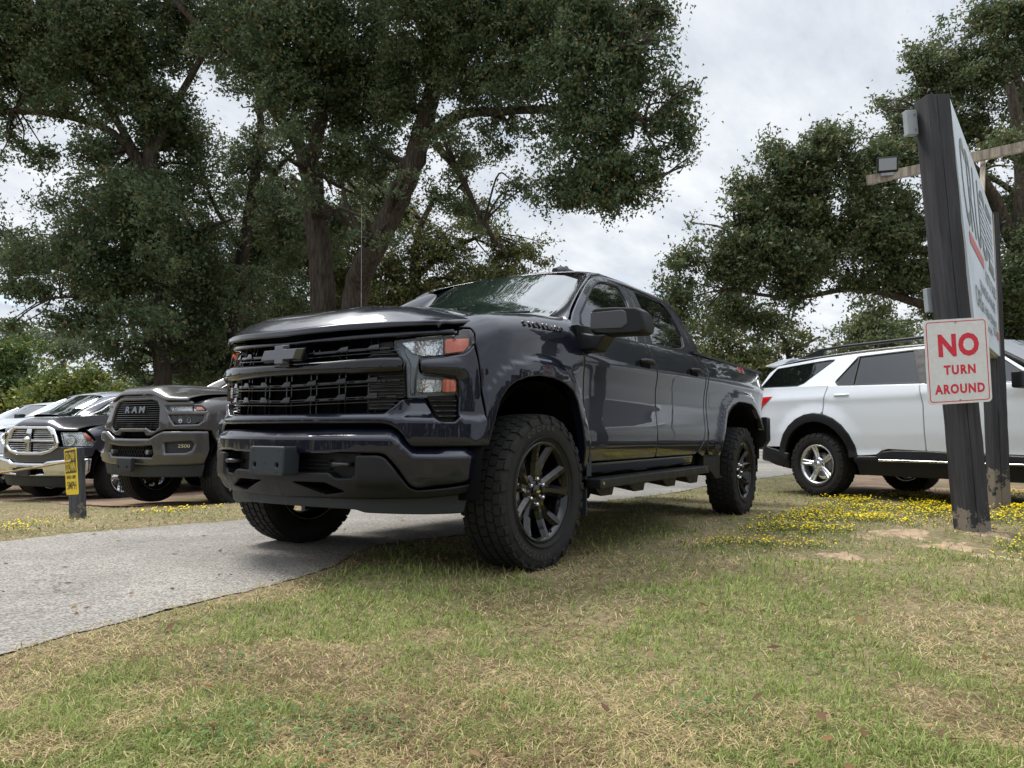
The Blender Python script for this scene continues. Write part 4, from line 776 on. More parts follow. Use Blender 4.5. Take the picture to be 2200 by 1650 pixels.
def rim_mesh(style, Rr, W):
    mb = MB(); h = W/2; barrel(mb, Rr, W, 0)
    if style == 'black10':
        for c in (97, 25, -47, -119, 169):
            for s_ in (-1, 1):
                spoke(mb, R(c+s_*8), .030, .032, .055, Rr-.008, h*.42, h*.74, .04, .014, R(s_*7.5))
        mb.lathe([(0, h*.50), (.045, h*.50), (.085, h*.44), (.10, h*.36), (.10, h*.1), (0, h*.1)], 30)
        mb.lathe([(0, h*.60), (.034, h*.59), (.038, h*.56), (.038, h*.48)], 24)
    elif style == 'alloy5':
        for c in (90, 18, -54, -126, 162):
            for s_ in (-1, 1): spoke(mb, R(c+s_*7), .020, .016, .05, Rr-.006, h*.62, h*.80, .03, .005, R(-s_*1.5))
        mb.lathe([(0, h*.66), (.05, h*.64), (.078, h*.60), (.085, h*.4), (0, h*.3)], 30); mb.lathe([(0, h*.75), (.028, h*.74), (.031, h*.6)], 20)
    elif style == 'chrome5':
        for c in (90, 18, -54, -126, 162):
            spoke(mb, R(c), .045, .050, .05, Rr-.006, h*.55, h*.80, .035, .010)
        mb.lathe([(0, h*.66), (.06, h*.64), (.085, h*.55), (.09, h*.3), (0, h*.3)], 30); mb.lathe([(0, h*.85), (.03, h*.84), (.036, h*.6)], 20)
    elif style == 'dark8':
        for k in range(8): spoke(mb, R(k*45+10), .028, .032, .05, Rr-.006, h*.45, h*.72, .035, .012)
        mb.lathe([(0, h*.6), (.06, h*.58), (.085, h*.45), (.09, h*.3), (0, h*.3)], 30)
    return mb.mesh('rim')
WCACHE = {}
def wheel(parent, loc, Rt, W, Rr, style, rimmat, left=True, steer=0, back=STEEL, lugs=6, lugmat=CHROME, spin=0):
    key = (Rt, W, Rr, style, rimmat.name)
    if key not in WCACHE:
        d = MB(); d.lathe([(0, -.01), (Rr*.62, -.01), (Rr*.62, .02), (.06, .03), (0, .03)], 36); d.lathe([(Rr-.052, -.01), (Rr-.034, -W*.2), (Rr-.020, -W*.38), (Rr-.018, -W*.38), (Rr-.030, -W*.2), (Rr-.048, -.01)], 48)
        l = MB(); l.tube([(0, -.02, 0), (0, .018, 0), (0, .022, 0)], [.0105, .0105, .006], 8)
        WCACHE[key] = (tyre_mesh(Rt, W, Rr), rim_mesh(style, Rr, W), d.mesh('brake_disc'), l.mesh('lug_nut'))
        for me, m in zip(WCACHE[key], (RUBBER, rimmat, back, lugmat)): me.materials.append(m)
    w = empty('wheel', loc); w.parent = parent; w.rotation_euler = (0, R(spin), (0 if left else math.pi)+R(steer))
    # children are placed in the wheel's own frame: +y is the outer face
    for nm_, me in zip(('tyre', 'rim', 'brake_disc'), WCACHE[key]): link(nm_, me, None, w)
    for k in range(lugs):
        a = 2*math.pi*(k+.5)/lugs; rr_ = .067 if lugs == 6 else .058; o = link('lug_nut', WCACHE[key][3], None, w); o.location = (rr_*math.cos(a), W*.235 if style == 'black10' else W*.30, rr_*math.sin(a))
    return w

# ------------------------------------------------------------------ the black pickup
class SweptShell(Shell):
    "the pickup's shell: outline coordinates are eased onto a nose that sweeps back towards the corners"
    FS = ([0, .1, .2, .3, .4, .5, .6, .7, .8, .9, 1.0, 1.1, 1.2, 1.3, 1.4, 1.5, 1.6, 1.7, 1.8, 2.0, 2.2, 2.5, 9.5], [0.0, 0.0975, 0.193, 0.286, 0.3775, 0.468, 0.559, 0.6535, 0.7515, 0.8545, 0.9535, 1.044, 1.1285, 1.2145, 1.303, 1.3945, 1.492, 1.5905, 1.6895, 1.8895, 2.09, 2.3885, 9.3865])
    KS = ([0, .1, .2, .3, .4, .5, .6, .7, .8, .9, 1.0, 1.1, 1.2, 1.3, 1.4, 1.5, 1.6, 2.0, 3], [1.0, 1.0008, 1.0025, 1.0055, 1.0095, 1.015, 1.0214, 1.0279, 1.0339, 1.0362, 1.0313, 1.0237, 1.0157, 1.0097, 1.0054, 1.0026, 1.0017, 1.0009, 1.0])
    def __init__(S, pts):
        super().__init__(pts); g = np.linspace(0, 9.5, 1901); k = np.ones(31)/31
        S.fg = g; S.fv = np.convolve(np.pad(np.interp(g, *S.FS), 15, 'reflect', reflect_type='odd'), k, 'valid'); S.kv = np.convolve(np.pad(np.interp(g, *S.KS), 15, 'edge'), k, 'valid')
    def P(S, s, z, off=0):
        s = np.asarray(s, float); a = np.abs(s); q = np.interp(a, S.fg, S.fv); kk = np.interp(a, S.fg, S.kv)
        return Shell.P(S, np.where(s < 0, -q, q), .6807+(np.asarray(z, float)-.6807)*kk, off)
    def sx(S, x): return float(np.interp(Shell.sx(S, x), S.fv, S.fg))
SH = SweptShell([(.92, 0), (.910, .2), (.868, .42), (.78, .62), (.665, .78), (.55, .885), (.40, .955), (.2, .988), (0, .997), (-.6, 1.0), (-2, 1.0), (-4.15, 1.0), (-4.5, .975), (-4.72, .93), (-4.84, .84), (-4.88, .5), (-4.88, 0)])
OLDY = ([0, .25, .5, .7, .80, .85, .90], [0, .2505, .5018, .707, .817, .885, .96])   # half width -> outline coordinate at the nose
ARF = [(1.162, .40), (1.162, .647), (1.204, .765), (1.241, .87), (1.30, .935), (1.361, .969), (1.46, .998), (1.573, 1.013), (1.715, 1.011), (1.837, .992), (1.934, .957), (2.0, .897), (2.06, .77), (2.095, .62), (2.105, .40)]
ARR = [(4.64, .40), (4.66, .58), (4.696, .713), (4.776, .826), (4.858, .936), (5.0, 1.009), (5.19, 1.048), (5.42, 1.053), (5.65, 1.045), (5.82, 1.0), (5.96, .92), (6.06, .81), (6.12, .66), (6.14, .40)]
def crest(s): return np.interp(np.abs(s), [1.0, 1.063, 1.2, 1.5, 1.68, 2.0, 2.15], [1.262, 1.288, 1.31, 1.350, 1.374, 1.398, 1.402])
_SZ = np.linspace(.2, 1.6, 561); _g = np.exp(-(np.arange(-24, 25)*.0025/.016)**2/2); _g /= _g.sum()
_SV = np.convolve(np.pad(np.interp(_SZ, [.30, .45, .54, .62, .72, .82, .92, 1.02, 1.10, 1.145, 1.17, 1.25, 1.32, 1.38, 1.42], [-.10, -.050, -.022, -.006, -.004, -.016, -.024, -.020, -.006, .004, .002, -.020, -.040, -.066, -.085]), 24, 'edge'), _g, 'valid')
def body_off(s, z):
    s = np.abs(np.asarray(s, float)); z = np.asarray(z, float)
    zz = z-.018*np.clip(s-1.68, 0, 3)
    side = np.interp(zz, _SZ, _SV)
    wf = sm01((s-1.02)/.35)
    fr = -.05*np.clip((z-1.02)/.25, 0, 1)**1.4-.06*np.clip((.60-z)/.25, 0, 1)**1.5
    fen = np.where(s < 2.3, 1, 0)*(1-sm01((s-1.9)/.35))                 # fender crest instead of a shoulder
    zc = crest(s); t = np.clip((z-(zc-.16))/.16, 0, 1); fo = -.15*(1-np.sqrt(1-np.minimum(t, .995)**2))
    lowf = np.interp(z, [.3, .5, .65, .9, 1.1, 1.2, 1.4], [-.05, -.02, -.005, -.004, .004, 0, 0])
    sidef = side*(1-fen)+(lowf+fo)*fen
    off = fr*(1-wf)+sidef*wf
    # corner crest for the small fender top ahead of the wheel
    off = off+(1-wf)*np.where(s > .98, fo, 0)
    P = np.c_[s.ravel(), z.ravel()]
    for A, amp in ((ARF, .034), (ARR, .036)):
        d = seg_dist(P, A).reshape(s.shape); ins = inside(P, A).reshape(s.shape); d = np.where(ins, 0, d)
        off = off+amp*(1-sm01((d-.055)/.06))*np.where(z > .45, 1, 0)*sm01((s-1.0)/.15)
    return off
def sf(k=0.0, fn=body_off):
    return lambda s, z, o: SH.P(s, z, o+k+(fn(s, z) if fn else 0))
truck = empty('pickup_truck', (0, 0, 0), label='glossy graphite-black lifted crew-cab pickup parked half on the grass', cat='pickup truck')
T = truck
def front_off(s, z):
    s = np.abs(s); return body_off(s, z)-.028*np.minimum(s, .9)*0
# front fascia below the lamps
half = [(0, .797), (.15, .797), (.649, .80), (.70, .835), (.725, .858), (.772, .866), (.838, .872), (.866, .82), (.900, .768), (.93, .760), (.985, .760), (1.004, .785), (1.006, .883), (1.002, .946), (.986, .966), (.842, .976), (.82, .988), (.815, 1.035), (.825, 1.050), (.942, 1.064), (1.033, 1.081), (1.066, 1.102), (1.092, 1.132), (1.114, 1.05), (1.130, .95), (1.143, .80), (1.147, .647), (.786, .645), (.773, .655), (.719, .72), (.677, .742), (.634, .749), (0, .749)]
def fascia_off(s, z):
    a = np.abs(s); o = body_off(s, z)
    # raised horn between the lamps, and the sloping facet inboard of the duct
    o = o+.022*np.exp(-((z-1.015)/.035)**2)*sm01((1.06-a)/.08)*sm01((z-.955)/.02)
    fct = sm01((a-.735)/.03)*(1-sm01((a-.90)/.05))*sm01((.885-z)/.02)
    o = o+fct*(-.55*np.clip(z-.755, 0, .12)+.018)
    o = o+.018*sm01((.80-z)/.03)*(1-sm01((.675-z)/.03)*.2)
    return o
panel('front_fascia', sym(half), sf(0, fascia_off), PAINT, T, r=.010, ret=.05, rc=.012, step=.03, bst=.014)
# fender
fen = [(1.104, 1.140), (1.110, 1.186), (1.092, 1.214), (1.016, 1.213), (1.020, 1.250), (1.040, 1.272), (1.063, 1.286), (1.2, 1.308), (1.35, 1.329), (1.5, 1.348), (1.68, 1.372), (1.85, 1.386), (2.0, 1.396), (2.085, 1.398), (2.098, 1.33), (2.106, 1.248), (2.120, 1.128), (2.138, .996), (2.144, .86), (2.143, .55), (2.105, .52)]+ARF[::-1][1:-1]+[(1.151, .66), (1.148, .80), (1.136, .95), (1.119, 1.055)]
panel('fender', fen, sf(), PAINT, T, r=.007, ret=.045, rc=.012, step=.035, bst=.02, mirror=True)
# doors
dF = [(2.100, 1.385), (2.114, 1.25), (2.130, 1.128), (2.149, .996), (2.154, .86), (2.153, .552), (3.255, .566), (3.262, .9), (3.256, 1.136), (3.214, 1.232), (3.196, 1.30), (3.19, 1.358), (2.6, 1.350), (2.25, 1.340)]
dR = [(3.200, 1.359), (3.206, 1.30), (3.224, 1.232), (3.266, 1.136), (3.272, .9), (3.265, .568), (4.09, .578), (4.16, .605), (4.26, .70), (4.295, .80), (4.303, .944), (4.312, 1.138), (4.288, 1.25), (4.255, 1.33), (4.235, 1.395), (4.05, 1.396), (3.85, 1.388), (3.5, 1.372)]
doorf = panel('front_door', dF, sf(), PAINT, T, r=.006, ret=.03, rc=.02, step=.035, mirror=True)
doorr = panel('rear_door', dR, sf(), PAINT, T, r=.006, ret=.03, rc=.02, step=.035, mirror=True)
# cab corner strip and bed side
panel('cab_corner', [(4.246, 1.398), (4.30, 1.25), (4.324, 1.138), (4.316, .944), (4.307, .80), (4.272, .69), (4.17, .59), (4.30, .56), (4.352, .60), (4.362, .95), (4.366, 1.25), (4.366, 1.40)], sf(), PAINT, T, r=.005, rc=.01, mirror=True)
bed = [(4.378, 1.392), (4.9, 1.408), (5.4, 1.420), (6.0, 1.424), (6.45, 1.415), (6.55, 1.34), (6.60, 1.1), (6.60, .82), (6.145, .80)]+[p for p in ARR[::-1] if p[1] > .56 and not (p[0] > 6 and p[1] < .81)]+[(4.64, .56), (4.45, .57), (4.378, .62)]
panel('bed_side', bed, sf(), PAINT, T, r=.008, ret=.04, rc=.02, step=.035, mirror=True)
panel('rocker_panel', [(2.13, .548), (4.10, .572), (4.13, .50), (3.2, .478), (2.18, .470)], sf(-.012), PAINT, T, r=.02, ret=.05, rc=.01, mirror=True)
# fuel door, handles, badges
panel('fuel_door', [(4.44, 1.09), (4.44, .98), (4.50, .955), (4.60, .95), (4.66, .99), (4.68, 1.05), (4.67, 1.11)], sf(.0015), PAINT, T, r=.003, ret=.004, rc=.03, step=.03, bst=.01)
for a0, a1, z0, z1, dr in ((2.93, 3.135, 1.205, 1.238, doorf[0]), (3.93, 4.13, 1.226, 1.259, doorr[0])):
    b = MB(); n = 9
    P = [SH.P(a0+(a1-a0)*k/(n-1), (z0+z1)/2, float(body_off(np.array([a0]), np.array([z0]))[0])+.012+.035*math.sin(math.pi*k/(n-1))**.5) for k in range(n)]
    b.tube(P, [.012]+[.017]*(n-2)+[.012], 8); hd = b.build('handle', BLACKP, dr)
    q = MB(); c = SH.P((a0+a1)/2, (z0+z1)/2-.012, float(body_off(np.array([a0]), np.array([z0]))[0])+.004); q.box(c, (.15, .006, .055)); q.build('handle_recess', DARK, dr)
S2 = lambda s, z, o=0: Vector(SH.P(s, z, o+float(body_off(np.array([float(s)]), np.array([float(z)]))[0])))
def badge(name, txt, s, z, size, mat, depth=.006, **kw):
    p = S2(s, z, .002); u = (S2(s+.03, z)-S2(s-.03, z)); v = S2(s, z+.012)-S2(s, z-.012)
    return text_on(name, txt, size, frame_mat(p, u, v), mat, T, depth=depth, **kw)
for i, chh in enumerate('SILVERADO'):
    badge('badge_letter', chh, 1.505+i*.0445, 1.285+.0012*i, .046, LETB, bold=.0016, sx=1.05)
badge('bed_badge', '4X4', 5.43, 1.372, .085, LETR, depth=.002, bold=.002, sx=1.3)
badge('bed_badge', '4X4', 5.43, 1.372, .10, LETW, depth=.001, bold=.003, sx=1.28)
# headlights
HL = [(.682, 1.137), (.80, 1.149), (1.006, 1.172), (1.012, 1.207), (1.086, 1.210), (1.104, 1.186), (1.098, 1.137), (1.066, 1.106), (1.033, 1.086), (.942, 1.069), (.825, 1.055), (.809, 1.038), (.814, .984), (.836, .970), (.982, .960), (.997, .946), (1.0, .895), (.983, .885), (.757, .878), (.747, 1.035), (.685, 1.092)]
HLr = [(.675, 1.142), (1.01, 1.178), (1.01, 1.212), (1.10, 1.214), (1.11, 1.13), (1.03, 1.07), (.80, 1.04), (.81, .99), (1.006, .97), (1.006, .875), (.745, .868), (.735, 1.03), (.675, 1.09)]
for sg in (1, -1):
    hl = panel('headlight', [(sg*a, b) for a, b in HL], sf(-.004), LENS, T, r=.006, ret=.02, rc=.008, step=.03)
    panel('housing', [(sg*a, b) for a, b in HLr], sf(-.075), LAMPG, hl, r=.004, ret=.01, step=.03)
    panel('reflector', [(sg*a, b) for a, b in [(.715, 1.128), (.80, 1.140), (.925, 1.156), (.925, 1.072), (.83, 1.064), (.775, 1.075)]], lambda s, z, o: SH.P(s, z, o-.06+.030*np.minimum(((np.abs(s)-.86)/.08)**2, 1.0)+body_off(s, z)), REFL, hl, r=.003, ret=.01, step=.02)
    panel('reflector', [(sg*a, b) for a, b in [(.80, .958), (.918, .956), (.918, .897), (.80, .893)]], lambda s, z, o: SH.P(s, z, o-.05+.03*((np.abs(s)-.86)/.06)**2+body_off(s, z)), REFL, hl, r=.003, ret=.01, step=.02)
    panel('turn_signal', [(sg*a, b) for a, b in [(.932, 1.146), (1.075, 1.163), (1.068, 1.126), (1.037, 1.094), (.934, 1.076)]], sf(-.018), AMBER, hl, r=.004, ret=.02, step=.03)
    panel('turn_signal', [(sg*a, b) for a, b in [(.923, .958), (.990, .955), (.996, .900), (.923, .896)]], sf(-.018), AMBER, hl, r=.004, ret=.02, step=.03)
    panel('lamp_divider', [(sg*a, b) for a, b in [(.755, 1.13), (.79, 1.135), (.81, 1.05), (.79, .96), (.79, .885), (.765, .885), (.76, 1.03), (.72, 1.10)]], sf(-.05), LAMPG, hl, r=.01, ret=.02, step=.03)
    panel('air_duct', [(sg*a, b) for a, b in [(.846, .878), (1.004, .886), (1.004, .778), (.985, .756), (.91, .754)]], sf(-.055), BLACKP, T, r=.004, ret=.02)
    for k, zz in enumerate((.86, .836, .812, .788)): panel('duct_slat', [(sg*a, b) for a, b in [(.862+k*.014, zz), (1.002, zz+.004), (1.002, zz-.006), (.866+k*.014, zz-.010)]], sf(-.030), GLOSSB, T, r=.003, ret=.02, rc=.002)
    # tall dark return between grille and lamp
    panel('grille_side', [(sg*a, b) for a, b in [(.60, 1.135), (.668, 1.142), (.672, 1.09), (.735, 1.03), (.745, .87), (.70, .862), (.66, .81), (.54, .81), (.54, 1.12)]], sf(-.045), BLACKP, T, r=.004, ret=.02)
    zz = .822
    while zz < 1.125:
        a1 = .735 if zz < 1.03 else .70
        if not .98 < zz < 1.06: panel('shutter_slat', [(sg*a, b) for a, b in [(.55, zz), (a1, zz+.001), (a1, zz-.006), (.55, zz-.007)]], sf(-.034), GLOSSB, T, r=.0025, ret=.008, rc=.001, step=.1, bst=.06)
        zz += .017
# grille back and bars
panel('grille_backing', sym([(0, 1.19), (1.0, 1.20), (1.02, .90), (1.08, .62), (1.0, .40), (0, .36)]), sf(-.12), DARK, T, r=.004, ret=.01, step=.1, bst=.06)  # near-black backing; also stands in for the shade in the bumper gap
panel('grille_top_bar', sym([(0, 1.164), (.561, 1.177), (.807, 1.184), (1.004, 1.200), (1.004, 1.178), (.689, 1.155), (.3, 1.150), (0, 1.146)]), sf(.0), PAINT, T, r=.008, ret=.04, rc=.004, step=.04, bst=.012)
panel('grille_middle_bar', sym([(0, 1.051), (.323, 1.053), (.622, 1.063), (.722, 1.061), (.735, 1.04), (.735, 1.0), (.722, .984), (.485, .982), (.144, .988), (0, .988)]), sf(.018), GLOSSB, T, r=.026, ret=.05, rc=.01, step=.03, bst=.014)
def gridbar(z0, z1, s1, wedge):
    b = panel('grille_bar', sym([(0, z0+.009), (s1, z1+.009), (s1, z1-.007), (0, z0-.007)]), sf(-.028), GLOSSB, T, r=.004, ret=.03, rc=.002, step=.05, bst=.05)
    b2 = panel('grille_bar', sym([(0, z0-.016), (s1, z1-.016), (s1, z1-.022), (0, z0-.022)]), sf(-.034), GLOSSB, T, r=.002, ret=.02, rc=.001, step=.08, bst=.06)
    for sc_ in wedge:
        zz = z0+(z1-z0)*abs(sc_)/s1; m = MB(); d = 1 if sc_ >= 0 else -1
        for a, c_, w_, h_ in ((sc_, 0, .045, .030),):
            P = [(a-w_, zz-.004), (a-.012, zz+.024), (a+w_*.7, zz+.026), (a+w_*.75, zz-.004)]
            if d < 0: P = [(2*sc_-q, r_) for q, r_ in P]
            m.prism(P, lambda s, z: SH.P(s, z, -.020+body_off(np.array([s]), np.array([z]))[0]-.25*(z-zz)), lambda s, z: SH.P(s, z, -.055))
        m.build('grille_wedge', GLOSSB, T, bevel=.003, seg=1)
gridbar(.937, .950, .715, (.185, .38, .565, -.185, -.38, -.565, 0)); gridbar(.858, .872, .700, (.185, .38, .565, -.185, -.38, -.565, 0)); gridbar(1.090, 1.104, .66, (.38, .565, -.38, -.565))
for sc_ in (0, .185, .38, .565, -.185, -.38, -.565):
    for ds in (-.02, .022):
        for za, zb in ((1.062, 1.148), (.80, .99)):
            m = MB(); A = SH.P(sc_+ds, za, -.06); B = SH.P(sc_+ds, zb, -.085 if zb > 1.1 else -.06); m.bar(A, B, .007, .03, up=(1, 0, 0)); m.build('grille_rib', GLOSSB, T)
# bow-tie emblem
BM = pbr('emblem_grey', (.12, .125, .14), .22, metal=.6, coat=.6)
def bowtie(parent, x, y, z, s, mat, m2):
    pts = [(-.5, -.11), (-.16, -.11), (-.11, -.17), (.11, -.17), (.11+.04, -.11), (.46, -.11), (.56, .11), (.16, .11), (.11, .17), (-.11, .17), (-.15, .11), (-.44, .11)]
    pts = [(-.56, -.11), (-.13, -.11), (-.13, -.2), (.13, -.2), (.13, -.11), (.46, -.11), (.56, .11), (.13, .11), (.13, .2), (-.13, .2), (-.13, .11), (-.46, .11)]
    m = MB(); m.prism(pts, lambda a, b: (x-.02, y+a*s, z+b*s), lambda a, b: (x+.022, y+a*s*.9, z+b*s*.86)); o = m.build('emblem', mat, parent, bevel=.003)
    m = MB(); m.prism(pts, lambda a, b: (x-.045, y+a*s*1.06, z+b*s*1.1), lambda a, b: (x-.015, y+a*s*1.06, z+b*s*1.1)); m.build('emblem_surround', m2, o, bevel=.002)
bowtie(T, .985, .070, 1.084, .255, BM, GLOSSB)
# bumper
bh = [(0, .713), (.363, .722), (.683, .724), (.726, .701), (.794, .640), (.95, .640), (1.138, .643), (1.142, .60), (1.120, .526), (1.088, .486), (.95, .468), (.814, .457), (.779, .471), (.711, .558), (.667, .603), (.641, .611), (.496, .612), (.40, .612), (.36, .606), (.20, .604), (0, .604)]
def bump_off(s, z):
    a = np.abs(s); top = np.interp(a, [0, .683, .726, .794, 1.2], [.713, .724, .701, .640, .643])
    return .040*(1-sm01((a-1.02)/.12)*.75)-.010*np.clip((.60-z)/.12, 0, 1)-.035*(1-sm01((top-z)/.045))-.02*(1-sm01((z-.45)/.05))*sm01((a-.8)/.1)
panel('front_bumper', sym(bh), sf(0, bump_off), PAINT, T, r=.014, ret=.06, rc=.02, step=.02, bst=.012)
ih = [(0, .512), (.213, .513), (.354, .517), (.395, .491), (.485, .494), (.506, .521), (.499, .600), (.628, .603), (.662, .592), (.708, .544), (.772, .463), (.808, .446), (.95, .458), (1.078, .475), (1.070, .431), (.884, .412), (.524, .396), (0, .385)]
def ins_off(s, z):
    a = np.abs(s); return .028*(1-sm01((a-1.0)/.12)*.7)-.05*np.clip((.50-z)/.11, 0, 1)**1.6+.012*sm01((a-.50)/.02)*sm01((z-.45)/.03)*(1-sm01((a-.70)/.05))
skid = [[(.12, .465), (.33, .468), (.44, .428), (.31, .410)], [(-.44, .428), (-.33, .468), (-.12, .465), (-.31, .410)]]
panel('bumper_insert', sym(ih), sf(0, ins_off), BLACKP, T, r=.010, ret=.08, rc=.012, step=.03, holes=skid, bst=.015)
panel('bumper_recess', sym([(0, .61), (.51, .61), (.51, .48), (0, .48)]), sf(-.045, None), BLACKP, T, r=.004, ret=.01, step=.08)
for zz in (.575, .555, .535): panel('recess_slat', [(-.33, zz), (.33, zz), (.33, zz-.006), (-.33, zz-.006)], sf(-.02, None), BLACKP, T, r=.0025, ret=.02, rc=.001, step=.1, bst=.06)
for sg in (1, -1):
    m = MB(); p0 = SH.P(sg*.47, .557, -.03); p1 = SH.P(sg*.40, .557, .03); m.tube([p0, SH.P(sg*.465, .557, .035), SH.P(sg*.40, .557, .045), SH.P(sg*.375, .557, .02), SH.P(sg*.38, .557, -.03)], .011, 8); m.build('tow_hook', DSTEEL, T)
panel('air_dam', sym([(0, .402), (.5, .408), (.87, .418), (.89, .428), (1.097, .438), (1.062, .334), (.528, .330), (.47, .342), (0, .340)]), lambda s, z, o: SH.P(s, z, o-.05+.12*(z-.40)), GREYP, T, r=.008, ret=.05, rc=.01, step=.04)
# licence plate bracket
def box_panel(name, s0, s1, z0, z1, off, th, mat, parent, holes=()):
    x = SH.P((s0+s1)/2, 0, off)[0]; y0 = SH.P(s0, 0)[1]; y1 = SH.P(s1, 0)[1]
    return panel(name, [(y0, z0), (y1, z0), (y1, z1), (y0, z1)], lambda a, b, o: np.stack([x+o-.04*(b-z0), a, b], -1), mat, parent, r=.008, ret=th, rc=.012, step=.04, holes=holes, bst=.008)
def disc(c, r_, n=10): return [(c[0]+r_*math.cos(2*math.pi*k/n), c[1]+r_*math.sin(2*math.pi*k/n)) for k in range(n)]
pl = box_panel('plate_bracket', -.090, .168, .498, .637, .120, .09, GREYP, T, holes=[disc((-.045, .547), .012), disc((.117, .547), .012)])
m = MB(); m.box((.99, .0125, .565), (.02, .27, .12)); m.build('bracket_backing', DARK, pl)
m = MB()
for a, b in ((-.055, .615), (.125, .615), (-.05, .513), (.12, .513), (.037, .557)): m.tube([(1.030, a, b), (1.0395-.04*(b-.498), a, b)], .004, 6)
m.build('bracket_clips', BLACKP, pl)
# hood
def hoodP(y, t):
    "y across (0 centre), t 0 front lip .. 1 cowl"
    a = abs(y); s_ = float(np.interp(a, *OLDY)); f = SH.P(s_, 0, 0)
    zk = SH.P(s_, 1.2, 0)[2]-1.2
    zl = zk*(1-t)+np.interp(s_, [0, .4, .8, 1.02], [1.187, 1.199, 1.202, 1.212])
    T_ = [0, .10, .12, .16, .22, .32, .45, .65, .85, 1.0]
    dx = np.interp(t, T_, [.005, .0, -.012, -.045, -.10, -.22, -.42, -.76, -1.10, -1.36])
    dzc = np.interp(t, T_, [0, .030, .036, .066, .105, .147, .178, .205, .222, .232])
    dze = np.interp(t, T_, [0, .022, .026, .040, .058, .078, .100, .130, .155, .172])
    edge = sm01((a-.50)/.36); dome = .014*(1-sm01((a-.34)/.08))*sm01((t-.12)/.2)
    z = zl+dzc*(1-edge)+dze*edge+dome-.012*a*(1-edge)-.05*np.clip((a-.74)/.12, 0, 1)**2*sm01((t-.12)/.1)*.4
    xc = f[0]+dx-.06*(a/.85)**2*t*0
    # the rear edge bows with the cowl
    if t > .5: xc = xc*(1-(t-.5)*2*.0)+0
    ye = 1-.05*t; yf = math.copysign(f[1], y) if a > 1e-6 else 0; q = float(sm01(t/.45))
    return (xc, yf*(1-q)+y*ye*q, z)
ts = [0, .05, .10, .11, .12, .14, .16, .19, .22, .27, .32, .38, .45, .55, .65, .75, .85, .93, 1.0]; ys = np.concatenate([-np.array([.858, .848, .82, .80, .77, .74, .70, .65, .6, .55, .50, .45, .42, .39, .36, .33, .28, .2, .1]), [0], np.array([.1, .2, .28, .33, .36, .39, .42, .45, .50, .55, .6, .65, .70, .74, .77, .80, .82, .848, .858])])
V = [hoodP(y, t) for t in ts for y in ys]; nyy = len(ys); F = [(i*nyy+j, i*nyy+j+1, (i+1)*nyy+j+1, (i+1)*nyy+j) for i in range(len(ts)-1) for j in range(nyy-1)]
# underside flange at the lip and sides
# turned-down flange on the sides and the lip
nb_ = len(V); m0 = len(ts)
for i in range(m0): p = V[i*nyy]; V.append((p[0], p[1]-.004, p[2]-.018))
for i in range(m0): p = V[i*nyy+nyy-1]; V.append((p[0], p[1]+.004, p[2]-.018))
for i in range(m0-1): F.append((nb_+i, i*nyy, (i+1)*nyy, nb_+i+1)); F.append((i*nyy+nyy-1, nb_+m0+i, nb_+m0+i+1, (i+1)*nyy+nyy-1))
me = bpy.data.meshes.new('hood'); me.from_pydata(V, [], F); bm = bmesh.new(); bm.from_mesh(me); bmesh.ops.recalc_face_normals(bm, faces=bm.faces)
for f in bm.faces: f.smooth = True
bm.normal_update()
if sum(f.normal.z for f in bm.faces) < 0: bmesh.ops.reverse_faces(bm, faces=bm.faces)
bm.to_mesh(me); bm.free(); ho = link('hood', me, PAINT, T)
sub = ho.modifiers.new('s', 'SUBSURF'); sub.levels = 1; sub.render_levels = 1; so = ho.modifiers.new('t', 'SOLIDIFY'); so.thickness = .02; so.offset = -1
# cowl and engine bay blocker
m = MB(); m.box((-.1, 0, 1.10), (1.0, 1.3, .18)); m.box((-.52, 0, 1.37), (.40, 1.5, .08)); m.build('cowl', BLACKP, T)
# cab
k_ = lambda x, z, y1, y0=.68: (3.447+(x-3.447)*(y1-3.013)/(y0-3.013), y1, .6807+(z-.6807)*(y1-3.013)/(y0-3.013))
Wp = np.array([(-.50, .715, 1.415), k_(-.584, 1.46, .70), k_(-.727, 1.529, .685), k_(-.80, 1.597, .675), k_(-.877, 1.664, .66), k_(-.94, 1.727, .645), k_(-.996, 1.787, .625)])
Gp = np.array([(-.374, .93, 1.38), (-.43, .912, 1.425), (-.520, .877, 1.497), (-.68, .832, 1.60), (-.842, .785, 1.691), (-.96, .755, 1.753), (-1.072, .728, 1.799)])
def loft(name, rows, mat, parent, sub=2, solid=.012):
    nr = len(rows); nc = len(rows[0]); V = [tuple(p) for r_ in rows for p in r_]; F = [(i*nc+j, i*nc+j+1, (i+1)*nc+j+1, (i+1)*nc+j) for i in range(nr-1) for j in range(nc-1)]
    me = bpy.data.meshes.new(name); me.from_pydata(V, [], F); me.polygons.foreach_set('use_smooth', [True]*len(F)); me.update(); o = link(name, me, mat, parent)
    if solid: so = o.modifiers.new('t', 'SOLIDIFY'); so.thickness = solid; so.offset = 0
    if sub: s_ = o.modifiers.new('s', 'SUBSURF'); s_.levels = sub; s_.render_levels = sub
    return o
rows = []
for w_, g_ in zip(Wp, Gp):
    w_ = np.array(w_); g_ = np.array(g_); nrm = np.array([.55, .6, .35]); nrm /= np.linalg.norm(nrm)
    rows.append([w_-nrm*.012, w_]+[w_+(g_-w_)*t+nrm*.030*math.sin(math.pi*t) for t in (.2, .5, .8)]+[g_, g_-np.array([0, .02, 0])])
for sg in (1, -1): loft('windshield_pillar', [[(p[0], p[1]*sg, p[2]) for p in r_] for r_ in rows], PAINT, T, solid=.01)
